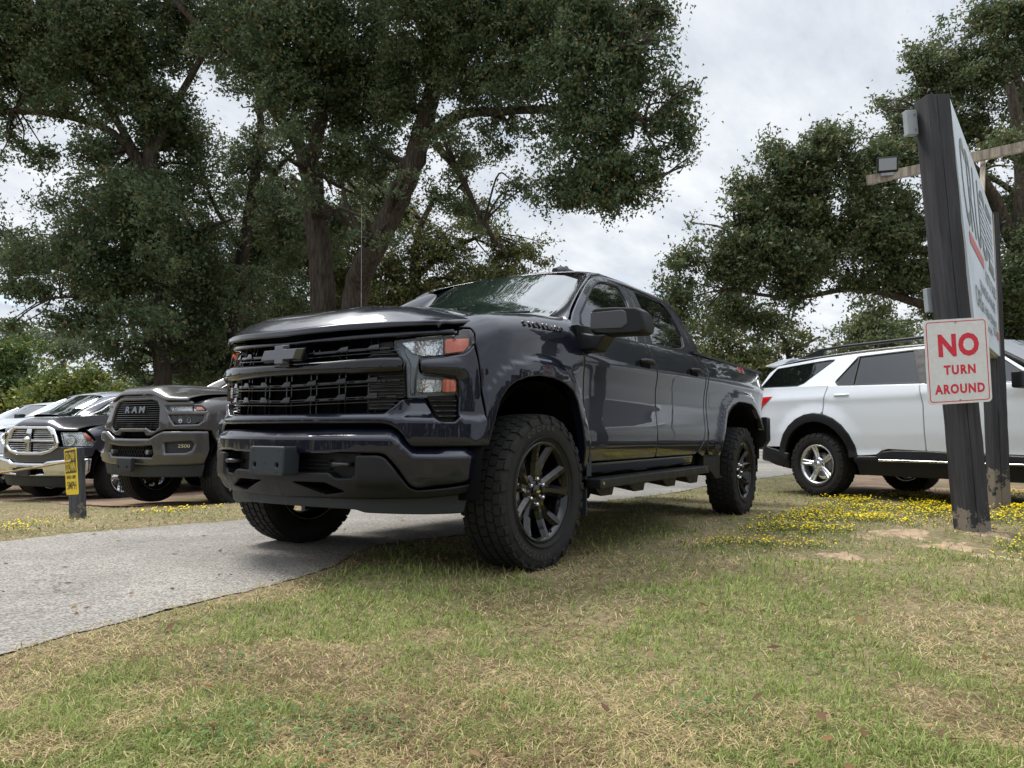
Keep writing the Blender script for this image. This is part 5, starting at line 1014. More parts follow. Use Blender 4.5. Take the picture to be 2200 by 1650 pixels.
# roof skin
xs = [-1.085, -1.14, -1.24, -1.45, -1.7, -2.0, -2.3, -2.5, -2.6, -2.66]; E = np.interp([-x for x in xs], [1.05, 1.24, 1.69, 2.24, 2.594, 2.66], [1.826, 1.858, 1.880, 1.880, 1.866, 1.83]); C = np.interp([-x for x in xs], [1.08, 1.14, 1.24, 1.5, 1.7, 2.0, 2.4, 2.6, 2.66], [1.866, 1.884, 1.912, 1.958, 1.975, 1.98, 1.965, 1.93, 1.88])
rows = []
for x, e_, c_ in zip(xs, E, C):
    ye = .70; half_ = [(0, c_), (.2, c_-(c_-e_)*.04), (.4, c_-(c_-e_)*.22), (.55, c_-(c_-e_)*.52), (.63, c_-(c_-e_)*.80), (.675, e_-.004), (.70, e_-.022), (.712, e_-.042)]
    xf = x if x < -1.2 else x+.05*0
    rows.append([(xf-(.06*0), -y, z) for y, z in half_[::-1]]+[(xf, y, z) for y, z in half_[1:]])
loft('roof', rows, PAINT, T)
# windscreen
NW = 9; rows = []
for i, (w_, hx) in enumerate(zip(Wp, np.linspace(0, 1, len(Wp)))):
    w_ = np.array(w_); r_ = []
    bow = (.24*(1-hx)+.08*hx); rise = .012*(1-hx)+.045*hx
    for k in range(-8, 9):
        q = k/8; y = w_[1]*q; r_.append((w_[0]+bow*(1-abs(q)**2.2), y, w_[2]+rise*(1-q*q)+(.02)*(1-q*q)*(1-hx)))
    rows.append(r_)
ws = loft('windshield', rows, WSGLASS, T, solid=0, sub=2)
m = MB()
for sg in (1, -1): m = MB(); m.bar((-.32, sg*.30, 1.452), (-.45, sg*.62, 1.468), .02, .012); m.build('wiper', BLACKP, T)
# side glass and frames on the leaning side plane
def gsurf(a, b, o): a = np.asarray(a, float); b = np.asarray(b, float); y = .94-(b-1.38)*.51+.012*np.sin(np.clip((b-1.38)/.45, 0, 1)*np.pi); return np.stack([a+0*b, y+o*.89, b+o*.45], -1)
def gsurfR(a, b, o): P = gsurf(a, b, o); return P*[1, -1, 1]
gF = [(-.575, 1.350), (-.53, 1.385), (-.565, 1.44), (-.80, 1.592), (-.96, 1.683), (-1.09, 1.744), (-1.20, 1.778), (-1.33, 1.795), (-1.50, 1.800), (-1.52, 1.70), (-1.345, 1.366)]
gR = [(-1.785, 1.818), (-2.36, 1.818), (-2.42, 1.79), (-2.445, 1.70), (-2.43, 1.53), (-2.37, 1.455), (-2.28, 1.425), (-2.12, 1.404), (-1.630, 1.388)]
fF = [(-.372, 1.345), (-.385, 1.372), (-.47, 1.448), (-.62, 1.55), (-.845, 1.684), (-1.00, 1.762), (-1.08, 1.793), (-1.22, 1.823), (-1.40, 1.832), (-1.615, 1.836), (-1.645, 1.75), (-1.485, 1.352)]
fR = [(-1.625, 1.836), (-2.30, 1.838), (-2.46, 1.832), (-2.505, 1.78), (-2.53, 1.62), (-2.545, 1.48), (-2.56, 1.392), (-2.30, 1.388), (-1.9, 1.372), (-1.495, 1.352), (-1.655, 1.75)]
for sg, fn, drs in ((1, gsurf, (doorf[0], doorr[0])), (-1, gsurfR, (doorf[1], doorr[1]))):
    panel('window_frame', fF, fn, PAINT, drs[0], r=.006, ret=.02, rc=.03, step=.06, holes=[gF])
    panel('window_frame', fR, fn, PAINT, drs[1], r=.006, ret=.02, rc=.02, step=.06, holes=[gR])
    off = lambda k, fn=fn: (lambda a, b, o: fn(a, b, o+k))
    panel('window', gF, off(-.010), GLASS, drs[0], r=.003, ret=.004, rc=.02, step=.06)
    panel('window', gR, off(-.010), GLASS, drs[1], r=.003, ret=.004, rc=.03, step=.06)
    panel('pillar_trim', [(-1.505, 1.812), (-1.625, 1.815), (-1.648, 1.75), (-1.492, 1.366), (-1.355, 1.360), (-1.53, 1.70)], off(.003), BLACKP, drs[0], r=.003, ret=.006, rc=.004)
    panel('pillar_trim', [(-1.640, 1.815), (-1.785, 1.818), (-1.795, 1.80), (-1.635, 1.395), (-1.62, 1.372), (-1.506, 1.368), (-1.662, 1.75)], off(.003), BLACKP, drs[1], r=.003, ret=.006, rc=.004)
    gm = [(-.535, 1.330), (-.50, 1.385), (-.55, 1.455), (-.79, 1.606), (-.96, 1.70), (-1.08, 1.757), (-1.20, 1.79), (-1.34, 1.808), (-1.50, 1.812), (-1.50, 1.801), (-1.33, 1.796), (-1.2, 1.778), (-1.09, 1.745), (-.96, 1.684), (-.80, 1.593), (-.565, 1.441), (-.53, 1.386), (-.575, 1.351), (-1.34, 1.366), (-1.34, 1.352)]
    panel('window_seal', gm, off(.003), BLACKP, drs[0], r=.003, ret=.01, rc=.002, step=.1)
    gm = [(-1.785, 1.829), (-2.37, 1.829), (-2.435, 1.80), (-2.46, 1.70), (-2.445, 1.525), (-2.38, 1.443), (-2.28, 1.412), (-2.12, 1.391), (-1.63, 1.374), (-1.63, 1.387), (-2.12, 1.403), (-2.28, 1.424), (-2.37, 1.454), (-2.43, 1.529), (-2.445, 1.70), (-2.42, 1.789), (-2.36, 1.817), (-1.785, 1.817)]
    panel('window_seal', gm, off(.003), BLACKP, drs[1], r=.003, ret=.01, rc=.002, step=.1)
    panel('cab_pillar', [(-.96, 1.765), (-1.062, 1.803), (-1.22, 1.832), (-1.40, 1.842), (-1.7, 1.847), (-2.3, 1.848), (-2.468, 1.842), (-2.515, 1.79), (-2.54, 1.62), (-2.555, 1.48), (-2.572, 1.392), (-2.70, 1.395), (-2.715, 1.503), (-2.70, 1.639), (-2.670, 1.76), (-2.62, 1.845), (-2.55, 1.868), (-2.24, 1.878), (-1.69, 1.878), (-1.243, 1.858), (-1.053, 1.824)], off(0), PAINT, T, r=.006, ret=.02, rc=.02, step=.05)
m = MB(); m.box((-1.75, 0, 1.12), (2.0, 1.6, .58)); m.box((-1.95, 0, 1.55), (1.25, 1.20, .35)); m.box((-2.66, 0, 1.55), (.04, 1.36, .42)); m.build('cab_interior', DARK, T)
# antenna fin
m = MB(); n = 9; V = []
for i in range(n):
    t = i/(n-1); x = -1.54-.17*t; hgt = .105*(t**1.2)*(1 if t < .8 else 1-(t-.8)*2.2); wd = .034*(1-t*.3)
    for q, zq in ((-1, 0), (-.75, .3), (-.25, .92), (.25, .92), (.75, .3), (1, 0)): V.append((x, .2+q*wd, 1.972+.012+hgt*zq))
F = [(i*6+j, i*6+j+1, (i+1)*6+j+1, (i+1)*6+j) for i in range(n-1) for j in range(5)]+[tuple(range(6)), tuple(range((n-1)*6, n*6))[::-1]]
m.add(V, F, True); m.tube([(-1.50, .2, 1.972), (-1.58, .2, 1.982), (-1.74, .2, 1.986), (-1.77, .2, 1.976)], [.03, .052, .052, .03], 12); m.build('antenna_fin', GREYP, T)
# mirrors
for sg in (1, -1):
    m = MB(); mo = empty('mirror', (0, 0, 0)); mo.parent = T
    hs = []
    for x, k in ((-.385, .90), (-.40, .97), (-.43, 1.0), (-.50, .99), (-.55, .93)):
        hs.append([(x-.10*(y-1.05)/.3, sg*(1.215+(y-1.215)*k), 1.37+(z-1.37)*k) for y, z in ((1.062, 1.305), (1.055, 1.35), (1.06, 1.422), (1.075, 1.445), (1.18, 1.449), (1.315, 1.442), (1.345, 1.420), (1.365, 1.35), (1.358, 1.305), (1.33, 1.290), (1.155, 1.285), (1.09, 1.290))])
    b = len(hs[0]); VV = [p for h_ in hs for p in h_]; FF = [(i*b+j, i*b+(j+1) % b, (i+1)*b+(j+1) % b, (i+1)*b+j) for i in range(len(hs)-1) for j in range(b)]+[tuple(range(b)), tuple(range((len(hs)-1)*b, len(hs)*b))[::-1]]
    m.add(VV, FF, True); m.build('mirror_shell', BLACKP, mo, bevel=.006)
    m = MB(); q = [(1.068, 1.318), (1.068, 1.418), (1.24, 1.428), (1.262, 1.415), (1.268, 1.345), (1.235, 1.320)]
    m.prism(q, lambda y, z: (-.379-.10*(y-1.05)/.3, sg*y, z), lambda y, z: (-.40-.1*(y-1.05)/.3, sg*y, z)); m.build('mirror_cap', pbr('mirror_cap_plastic', (.035, .037, .042), .3, coat=.3), mo, bevel=.006)
    m = MB(); m.prism([(.905, 1.325), (1.07, 1.295), (1.16, 1.288), (1.12, 1.235), (1.09, 1.20), (1.0, 1.20), (.92, 1.25)], lambda y, z: (-.40, sg*y, z), lambda y, z: (-.50-.05, sg*y, z)); m.build('mirror_arm', BLACKP, mo, bevel=.015)
    m = MB(); m.prism([(-.36, 1.352), (-.54, 1.36), (-.66, 1.34), (-.62, 1.20), (-.50, 1.19), (-.40, 1.23)], lambda x, z: (x, sg*(.955), z), lambda x, z: (x, sg*.995, z)); m.build('mirror_base', BLACKP, mo, bevel=.008)
# underbody, wells, boards
m = MB(); m.box((-1.9, 0, .84), (4.9, 1.22, .64)); m.box((-1.65, 0, .56), (2.1, 1.76, .14)); m.box((-4.75, 0, .9), (.2, 1.7, .8)); m.build('underbody', DARK, T)  # black filler boxes inside the shell, added to block light and see-through
m = MB()
for sg in (1, -1):
    m.box((-1.9, sg*.42, .47), (4.6, .09, .14))
m.bar((-.2, -.1, .40), (-2.6, -.1, .42), .35, .12); m.tube([(-.6, .42, .42), (-1.6, .48, .36), (-2.9, .50, .38), (-3.4, .55, .45)], .045, 8)
m.tube([(0, -.85, .40), (0, .85, .40)], .035, 8); m.tube([(-3.745, -.85, .40), (-3.745, .85, .40)], .05, 8); m.tube([(-3.6, 0, .40), (-3.9, 0, .40)], [.15, .12], 12)
m.build('chassis', BLACKP, T)
for sx_ in (0, -3.745):
    for sg in (1, -1):
        m = MB(); V = []; F = []; n = 22
        for i in range(n+1):
            a = math.pi*(-.05+1.1*i/n); rr_ = .545 if sx_ == 0 else .60; hz = .47
            for y in (.55, .965): V.append((sx_+rr_*math.cos(a)*1.0, sg*y, hz+rr_*.96*math.sin(a)))
        for i in range(n): F.append((2*i, 2*i+1, 2*i+3, 2*i+2))
        m.add(V, F, True); m.build('wheel_liner', DARK, T)
        m = MB(); m.box((sx_-.0, sg*.60, .85), (1.25, .02, .75)); m.build('well_wall', DARK, T)
for sg in (1, -1):
    b = MB(); pts = [(-.50, .400), (-.50, .455), (-2.46, .487), (-2.46, .432)]
    b.prism(pts, lambda x, z: (x, sg*1.08, z), lambda x, z: (x-.0, sg*.95, z-.0)); rb = b.build('running_board', BLACKP, T, bevel=.006)
    for x in (-.54, -2.40):
        q = MB(); q.tube([(x, sg*1.078, .43+.016*(-.5-x)), (x, sg*1.084, .43+.016*(-.5-x))], .011, 8); q.build('bolt', CHROME, rb)
    for x in (-.75, -1.25, -1.85, -2.35):
        q = MB(); q.prism([(x+.12, .42), (x-.20, .42), (x-.16, .335+.006*(-x)), (x+.0, .335+.006*(-x))], lambda a, z: (a, sg*.96, z), lambda a, z: (a, sg*.70, z+.04)); q.build('board_bracket', BLACKP, rb)
    q = MB(); q.prism([(-.50, .62), (-.50, .24), (-.515, .24), (-.515, .62)], lambda a, z: (a, sg*.84, z), lambda a, z: (a+.0, sg*.985, z)); q.prism([(-.50, .60), (-.50, .47), (-.56, .47), (-.56, .60)], lambda a, z: (a, sg*.965, z), lambda a, z: (a, sg*.99, z)); q.build('mud_flap', GREYP, T)
    q = MB(); q.prism([(-2.70, .47), (-2.70, .58), (-2.96, .58), (-3.10, .62), (-3.19, .56), (-3.20, .36), (-3.02, .36), (-2.9, .42)], lambda a, z: (a, sg*.955, z), lambda a, z: (a, sg*.90, z)); q.build('rear_guard', BLACKP, T, bevel=.006)
# tail
q = MB(); q.prism([(.75, .95), (.955, .95), (.955, .70), (.9, .62), (0, .62), (-.9, .62), (-.955, .70), (-.955, .95), (-.75, .95)], lambda y, z: (-4.78, y, z), lambda y, z: (-4.98, y*.985, z)); q.build('rear_bumper', BLACKP, T, bevel=.015)
q = MB(); q.box((-4.86, 0, 1.13), (.06, 1.5, .54)); q.build('tailgate', PAINT, T, bevel=.01)
for sg in (1, -1):
    tl = panel('tail_light', [(sg*a, b) for a, b in [(6.47, 1.385), (6.70, 1.385), (6.74, 1.2), (6.70, 1.0), (6.60, 1.0), (6.56, 1.2)]], sf(.006), REDL, T, r=.01, ret=.04, rc=.01)
    q = MB(); q.box((-3.5, sg*.93, 1.405), (2.1, .07, .02)); q.build('bed_rail_cap', BLACKP, T)
wheel(T, (0, .878, .407), .4135, .262, .260, 'black10', RIMB, True, steer=-2, spin=0); wheel(T, (0, -.878, .407), .4135, .262, .260, 'black10', RIMB, False, steer=-2)
wheel(T, (-3.745, .878, .407), .4135, .262, .260, 'black10', RIMB, True, spin=17); wheel(T, (-3.745, -.878, .407), .4135, .262, .260, 'black10', RIMB, False)
for w_ in [c for c in T.children if c.name.startswith('wheel') and c.type == 'EMPTY' and c.location.y > 0]:
    # raised maker's lettering round the sidewall, in the same rubber, and the gold badge in the hub
    mbt = MB()
    for word, a0, st_ in (('COOPER', 60, 8.2), ('DISCOVERER', 322, -6.4)):
        for i, chh in enumerate(word):
            a = R(a0+st_*i); me = text_mesh(chh, .040, depth=.0015, bold=.0012); rr_ = .338; rad = Vector((math.cos(a), 0, math.sin(a))); tan = Vector((-math.sin(a), 0, math.cos(a)))*(1 if st_ > 0 else -1)
            up_ = rad if st_ > 0 else -rad; F_m = Matrix((tan, up_, Vector((0, 1, 0)))).transposed().to_4x4(); F_m.translation = rad*rr_+Vector((0, .131, 0)); me.transform(F_m)
            mbt.add([v.co for v in me.vertices], [tuple(p.vertices) for p in me.polygons]); bpy.data.meshes.remove(me)
    o = link('tyre_lettering', mbt.mesh('tyre_lettering'), pbr('raised_rubber', (.034, .033, .031), .6), w_); o['kind'] = 'stuff'
    q = MB(); q.box((0, .0815, 0), (.036, .003, .009)); q.box((0, .0815, 0), (.013, .0032, .015)); q.build('hub_badge', pbr('gold_badge', (.75, .55, .15), .3, metal=.9), w_)
# ------------------------------------------------------------------ other vehicles
PSH = [(.97, 0), (.96, .3), (.93, .55), (.86, .78), (.74, .92), (.55, .985), (.3, 1.0), (0, 1.01), (-4.3, 1.01), (-4.6, .99), (-4.85, .93), (-4.93, .8), (-4.95, .5), (-4.95, 0)]
PS = Shell(PSH)
def arch(sc, r_, z0=.42, zb=.42):
    P = [(sc-r_, zb)]+[(sc-r_*math.cos(a), z0+r_*1.02*math.sin(a)) for a in np.linspace(.12, math.pi-.12, 13)]+[(sc+r_, zb)]
    return P
def pk_off(crz, dz, arches, fl=.03):
    def f(s, z):
        s = np.abs(np.asarray(s, float)); z = np.asarray(z, float)
        cz = np.interp(s, [1.0, 1.3, 1.75, 2.2], crz); t = np.clip((z-(cz-.17))/.17, 0, .995); fo = -.16*(1-np.sqrt(1-t*t))
        side = np.interp(z-dz, [.3, .45, .55, .72, .9, 1.05, 1.15, 1.25, 1.33, 1.40], [-.09, -.045, -.015, -.004, -.018, -.012, .0, -.018, -.04, -.075])
        k = sm01((s-1.95)/.3); front = sm01((s-1.0)/.2)
        off = (side*k+(fo+np.interp(z, [.4, .6, .9], [-.03, -.005, 0]))*(1-k))*front+(1-front)*(-.05*np.clip((z-1.1)/.3, 0, 1)-.04*np.clip((.6-z)/.3, 0, 1)+np.where(s > .95, fo, 0))
        P = np.c_[s.ravel(), z.ravel()]
        for A in arches:
            d = seg_dist(P, A).reshape(s.shape); d = np.where(inside(P, A).reshape(s.shape), 0, d); off = off+fl*(1-sm01((d-.05)/.06))*front
        return off
    return f
def pickup(pose, label, group, paint, crz, dz, ftop, bumpz, Rt, style, rimmat, hoodz, lip, wx=0.0, cat='pickup truck', name='pickup_truck', fine=True):
    "ftop: z of the fender's lower front joint line; hoodz: (lip z centre, lip z edge, crest rise, cowl z)"
    T = empty(name, (pose[0], pose[1], pose[2]), pose[3], label=label, cat=cat, group=group)
    s0 = 1.70; sR = PS.sx(-3.57); AF = arch(PS.sx(0), .53, .44+dz*.4, .5); AR = arch(sR, .53, .44+dz*.4, .5)
    fn = pk_off(crz, dz, (AF, AR)); S_ = lambda k=0.0: (lambda s, z, o: PS.P(s, z, o+k+fn(s, z)))
    cz = lambda s: float(np.interp(s, [1.0, 1.3, 1.75, 2.2], crz)); st = .06
    sd = 2.22; bz = 1.36+dz; low = .58+dz*.3
    F_ = [(AF[0][0]-.012, ftop), (1.10, ftop), (1.17, (ftop+lip)/2), (1.06, lip), (1.02, lip+.02), (1.06, cz(1.06)-.005), (1.3, cz(1.3)), (1.75, cz(1.75)), (sd-.05, cz(sd)), (sd-.02, bz-.1), (sd, 1.0), (sd, low), (AF[-2][0], low-.0)]+[p for p in AF[::-1] if p[1] > low+.01]
    if ftop > AF[1][1]: F_ = [p for p in F_ if not (p[0] < 1.25 and p[1] < ftop)]
    panel('fender', F_, S_(), paint, T, r=.007, ret=.04, step=st, mirror=True)
    panel('front_door', [(sd+.01, bz-.01), (sd+.01, low), (3.30, low+.005), (3.30, 1.1), (3.24, bz)], S_(), paint, T, r=.006, step=st, rc=.02, mirror=True)
    panel('rear_door', [(3.25, bz), (3.31, 1.1), (3.31, low), (4.15, low+.01), (4.33, low+.18), (4.36, 1.1), (4.30, bz+.01)], S_(), paint, T, r=.006, step=st, rc=.02, mirror=True)
    panel('bed_side', [(4.38, bz+.03), (6.5, bz+.05), (6.6, bz-.3), (6.62, .80), (AR[-2][0]+.05, .78)]+[p for p in AR[::-1] if p[1] > .62]+[(4.60, low), (4.40, low)], S_(), paint, T, r=.007, step=st, rc=.02, mirror=True)
    panel('rocker_panel', [(2.22, low-.005), (4.2, low), (4.2, low-.1), (2.25, low-.1)], S_(-.01), BLACKP if paint is not PAINTW else paint, T, r=.015, step=st, mirror=True)
    # hood
    zl0, zl1, rise, zc = hoodz
    def H(y, t):
        a = abs(y)/.845; f = PS.P(np.interp(abs(y), PS.y[:300], PS.s[:300]), 0, 0); dx = np.interp(t, [0, .12, .2, .35, .6, 1], [.0, -.02, -.08, -.25, -.7, -1.42])
        z0 = zl0+(zl1-zl0)*sm01((a-.35)/.35); c_ = np.interp(t, [0, .12, .2, .35, .6, 1], [0, .045, .045+rise*.4, .045+rise*.75, .045+rise, zc-zl0]); e_ = np.interp(t, [0, .12, .2, .35, .6, 1], [0, .03, .05, .09, .13, crz[3]-zl1-.02])
        ed = sm01((a-.5)/.45); return (f[0]-.01+dx, y*(1-.05*t), z0+c_*(1-ed)+e_*ed+.02*(1-sm01((a-.38)/.1))*sm01((t-.1)/.2))
    ys_ = np.linspace(-.86, .86, 31); ts_ = [0, .06, .12, .14, .18, .25, .35, .5, .7, .85, 1]
    loft('hood', [[H(y, t) for y in ys_] for t in ts_], paint, T, sub=1, solid=.02)
    # cab
    X = lambda p: (p[0]-.08, p[1], p[2]+dz)
    rws = []
    for w_, g_ in zip(Wp, Gp):
        w_ = np.array(w_); g_ = np.array(g_); nn = np.array([.64, .70, .3]); rws.append([X(w_)]+[X(w_+(g_-w_)*t+nn*.03*math.sin(math.pi*t)) for t in (.3, .7)]+[X(g_)])
    for sg in (1, -1): loft('windshield_pillar', [[(q[0], q[1]*sg, q[2]) for q in r_] for r_ in rws], paint, T, solid=.01, sub=1)
    rws = []
    for x, e_, c_ in zip(xs, E, C): rws.append([X((x, -y, z)) for y, z in [(0, c_), (.3, c_-(c_-e_)*.1), (.55, c_-(c_-e_)*.5), (.66, e_+.005), (.712, e_-.04)][::-1]]+[X((x, y, z)) for y, z in [(.3, c_-(c_-e_)*.1), (.55, c_-(c_-e_)*.5), (.66, e_+.005), (.712, e_-.04)]])
    loft('roof', rws, paint, T, sub=1)
    rws = []
    for w_, hx in zip(Wp, np.linspace(0, 1, len(Wp))):
        bow = .24*(1-hx)+.08*hx; rws.append([X((w_[0]+bow*(1-abs(k/4)**2.2), w_[1]*k/4, w_[2]+(.012+.033*hx+.02*(1-hx))*(1-(k/4)**2))) for k in range(-4, 5)])
    loft('windshield', rws, WSGLASS, T, sub=1, solid=0)
    G_ = lambda sg, k=0: (lambda a, b, o: (gsurf(a+.08, b-dz, o+k)+[-.08, 0, dz])*[1, sg, 1])
    sh = lambda P: [(a-.08, b+dz) for a, b in P]
    for sg in (1, -1):
        panel('window_frame', sh([(-.372, 1.345), (-.47, 1.448), (-.845, 1.684), (-1.08, 1.793), (-1.22, 1.823), (-1.7, 1.84), (-2.46, 1.835), (-2.53, 1.62), (-2.56, 1.392), (-2.30, 1.372), (-1.485, 1.352)]), G_(sg), paint, T, r=.006, ret=.02, rc=.03, step=.08, holes=[sh(gF), sh(gR)])
        panel('window', sh(gF), G_(sg, -.01), GLASS, T, r=.003, ret=.004, rc=.02, step=.08); panel('window', sh(gR), G_(sg, -.01), GLASS, T, r=.003, ret=.004, rc=.02, step=.08)
        panel('cab_pillar', sh([(-.96, 1.765), (-1.22, 1.832), (-1.7, 1.848), (-2.468, 1.845), (-2.54, 1.62), (-2.572, 1.392), (-2.74, 1.395), (-2.72, 1.639), (-2.62, 1.845), (-2.24, 1.878), (-1.69, 1.878), (-1.243, 1.858)]), G_(sg), paint, T, r=.006, ret=.02, rc=.02, step=.08)
        m = MB(); m.box((-.52, sg*1.2, 1.38+dz), (.12, .24, .17)); m.bar((-.52, sg*1.1, 1.32+dz), (-.50, sg*.93, 1.30+dz), .08, .07); m.build('mirror', BLACKP, T, bevel=.02)
        for sx_ in (0, -3.57):
            m = MB(); V = []; n = 14
            for i in range(n+1):
                a = math.pi*(-.05+1.1*i/n)
                for y in (.5, .97): V.append((sx_+.57*math.cos(a), sg*y, .46+dz*.4+.56*math.sin(a)))
            m.add(V, [(2*i, 2*i+1, 2*i+3, 2*i+2) for i in range(n)], True); m.build('wheel_liner', DARK, T); m = MB(); m.box((sx_, sg*.56, .85), (1.2, .02, .7)); m.build('well_wall', DARK, T)
        for sx_ in (0, -3.57): wheel(T, (sx_+(wx if sx_ == 0 else 0), sg*(.87+wx*.25), Rt-.008), Rt, .29 if style != 'chrome5' else .27, .255 if style != 'chrome5' else .25, style, rimmat, sg > 0, lugs=5, spin=20)
        panel('tail_light', [(sg*a, b) for a, b in [(6.50, bz-.02), (6.72, bz-.02), (6.72, bz-.4), (6.56, bz-.4)]], S_(.006), REDL, T, r=.01, ret=.03)
    m = MB(); m.box((-1.9, 0, .86+dz), (5.3, 1.15, .62)); m.box((-1.75, 0, 1.12+dz), (2.2, 1.6, .5)); m.box((-2.0, 0, 1.55+dz), (1.2, 1.2, .35)); m.box((.0, 0, (crz[0]+.62)/2), (1.2, 1.1, crz[0]-.75)); m.box((-4.9, 0, .95+dz), (.05, 1.75, .75))
    m.tube([(0, -.8, .42), (0, .8, .42)], .05, 8); m.tube([(-3.57, -.8, .42), (-3.57, .8, .42)], .06, 8); m.box((-1.9, .4, .52), (4.8, .1, .14)); m.box((-1.9, -.4, .52), (4.8, .1, .14)); m.build('underbody', DARK, T)
    m = MB(); m.prism([(.9, .95+dz), (.99, .85+dz), (.95, .68+dz), (-.95, .68+dz), (-.99, .85+dz), (-.9, .95+dz)], lambda y, z: (-4.93, y, z), lambda y, z: (-5.1, y*.96, z)); m.build('rear_bumper', CHROME, T, bevel=.01)
    return T, S_, fn

# heavy grey pickup behind the black one
T, S_, fn = pickup((-2.905, -6.219, -.24, .026), 'grey heavy-duty pickup with big dark slatted grille, partly hidden behind the black pickup', 'row of parked pickups at left', PAINTG, [1.36, 1.42, 1.47, 1.50], .12, 1.0, .9, .425, 'dark8', RIMB, (1.44, 1.36, .09, 1.56), 1.33, wx=.10)
pf = lambda k=0.0: (lambda s, z, o: PS.P(s, z, o+k+fn(s, z)))
go_ = [(0, 1.440), (.30, 1.442), (.44, 1.432), (.545, 1.385), (.61, 1.352), (.92, 1.358), (1.045, 1.345), (1.10, 1.30), (1.165, 1.20), (1.165, 1.12), (1.11, 1.005), (.60, 1.0), (.50, .975), (.37, .925), (0, .915)]
op_ = [(0, 1.368), (.30, 1.372), (.415, 1.35), (.475, 1.267), (.505, 1.10), (.505, 1.03), (.44, .983), (.35, .985), (.275, 1.02), (0, 1.02)]
nos = sym([(0, .968), (.245, .970), (.30, .905), (0, .905)])
lu = [(.56, 1.292), (1.06, 1.300), (1.12, 1.248), (1.10, 1.238), (.62, 1.230)]; ll = [(.64, 1.180), (1.08, 1.186), (1.075, 1.12), (1.02, 1.072), (.73, 1.060)]
mir = lambda P: [(-a, b) for a, b in P]
panel('grille_surround', sym(go_), pf(.015), PAINTG, T, r=.02, ret=.05, step=.06, holes=[sym(op_), nos, lu, mir(lu), ll, mir(ll)])
panel('grille_backing', sym([(0, 1.39), (.5, 1.38), (.52, .93), (0, .90)]), pf(-.07), DARK, T, step=.15)
for k in range(13):
    zz = 1.352-k*.0275; w_ = np.interp(zz, [.98, 1.03, 1.1, 1.27, 1.36], [.42, .50, .505, .475, .40])
    if zz < 1.03:
        for sg in (1, -1): panel('grille_slat', [(sg*.29, zz), (sg*w_, zz), (sg*w_, zz-.010), (sg*.30, zz-.010)], pf(-.01), GLOSSB, T, r=.003, ret=.03, rc=.001, step=.2, bst=.1)
    else: panel('grille_slat', sym([(0, zz), (w_, zz), (w_, zz-.011), (0, zz-.011)]), pf(-.008), GLOSSB, T, r=.003, ret=.03, rc=.001, step=.2, bst=.1)
EMB = pbr('dark_letters', (.20, .21, .22), .25, metal=.7)
for i, chh in enumerate('RAM'):
    p = Vector(PS.P(.0+(i-1)*.155, 1.247, .0)); panel('name_plate', [(-.24, 1.295), (.24, 1.295), (.24, 1.20), (-.24, 1.20)], pf(-.004), BLACKP, T, r=.004, ret=.02, step=.1) if i == 0 else None
    text_on('grille_letter', chh, .115, frame_mat((.95, (i-1)*.155, 1.247), (0, 1, 0), (-.15, 0, 1)), EMB, T, depth=.008, bold=.004, sx=1.35)
for sg in (1, -1):
    f = (lambda P: P) if sg > 0 else mir
    a_ = panel('headlight', f(lu), pf(.0), LENS, T, r=.004, step=.08); panel('lamp_housing', f(lu), pf(-.05), REFL, a_, r=.004, step=.08); panel('turn_signal', f([(.99, 1.285), (1.066, 1.290), (1.105, 1.253), (1.0, 1.243)]), pf(-.01), AMBER, a_, r=.004, step=.08)
    a_ = panel('fog_lamp', f(ll), pf(-.01), LENS, T, r=.004, step=.08); panel('lamp_housing', f(ll), pf(-.06), BLACKP, a_, r=.004, step=.08)
    for u_ in (.80, .92): q = MB(); q.lathe([(0, -.01), (.035, 0), (.043, .02)], 16, Matrix.Translation(Vector(PS.P(sg*u_, 1.125, -.05))) @ Matrix.Rotation(-R(60)*sg*0-R(90), 4, 'Z')); q.build('projector', CHROME, a_)
panel('front_bumper', sym([(0, .885), (.378, .888), (.516, .950), (.592, .978), (1.15, .988), (1.17, .76), (1.12, .574), (.40, .552), (0, .560)]), lambda s, z, o: PS.P(s, z, o+.05*(1-sm01((np.abs(s)-1.0)/.15)*.6)-.03*np.clip((.68-z)/.12, 0, 1)), PAINTG, T, r=.03, ret=.07, step=.05,
      holes=[sym([(0, .785), (.27, .788), (.44, .806), (.470, .70), (.43, .655), (.285, .655), (0, .655)]), [(.62, .838), (.95, .862), (.98, .825), (.955, .75), (.90, .722), (.64, .714)], mir([(.62, .838), (.95, .862), (.98, .825), (.955, .75), (.90, .722), (.64, .714)])])
panel('bumper_recess', sym([(0, .80), (.49, .82), (.49, .64), (0, .64)]), sf(0, None) if False else (lambda s, z, o: PS.P(s, z, o-.05)), DARK, T, step=.15)
for k in range(-6, 7):
    for d in (1, -1):
        q = MB(); s1 = k*.052; q.bar(PS.P(s1-d*.035, .66, -.005), PS.P(s1+d*.035, .78, -.005), .006, .01, up=(1, 0, 0)); q.build('mesh_bar', BLACKP, T)
for sg in (1, -1):
    q = MB(); q.tube([PS.P(sg*.37, .72, -.03), PS.P(sg*.37, .72, .05)], .028, 10); q.build('tow_hook', STEEL, T)
    pr_ = panel('bumper_pocket', [(sg*a, b) for a, b in [(.60, .86), (1.0, .875), (1.0, .71), (.60, .70)]], lambda s, z, o: PS.P(s, z, o+.0), GREYP, T, r=.004, step=.1)
    if sg > 0:
        p = Vector(PS.P(.87, .80, .012)); u = Vector(PS.P(.90, .80))-Vector(PS.P(.84, .80)); text_on('bumper_badge', '2500', .055, frame_mat(p, u, (0, 0, 1)), CHROME, T, depth=.004, bold=.001, sx=1.3)
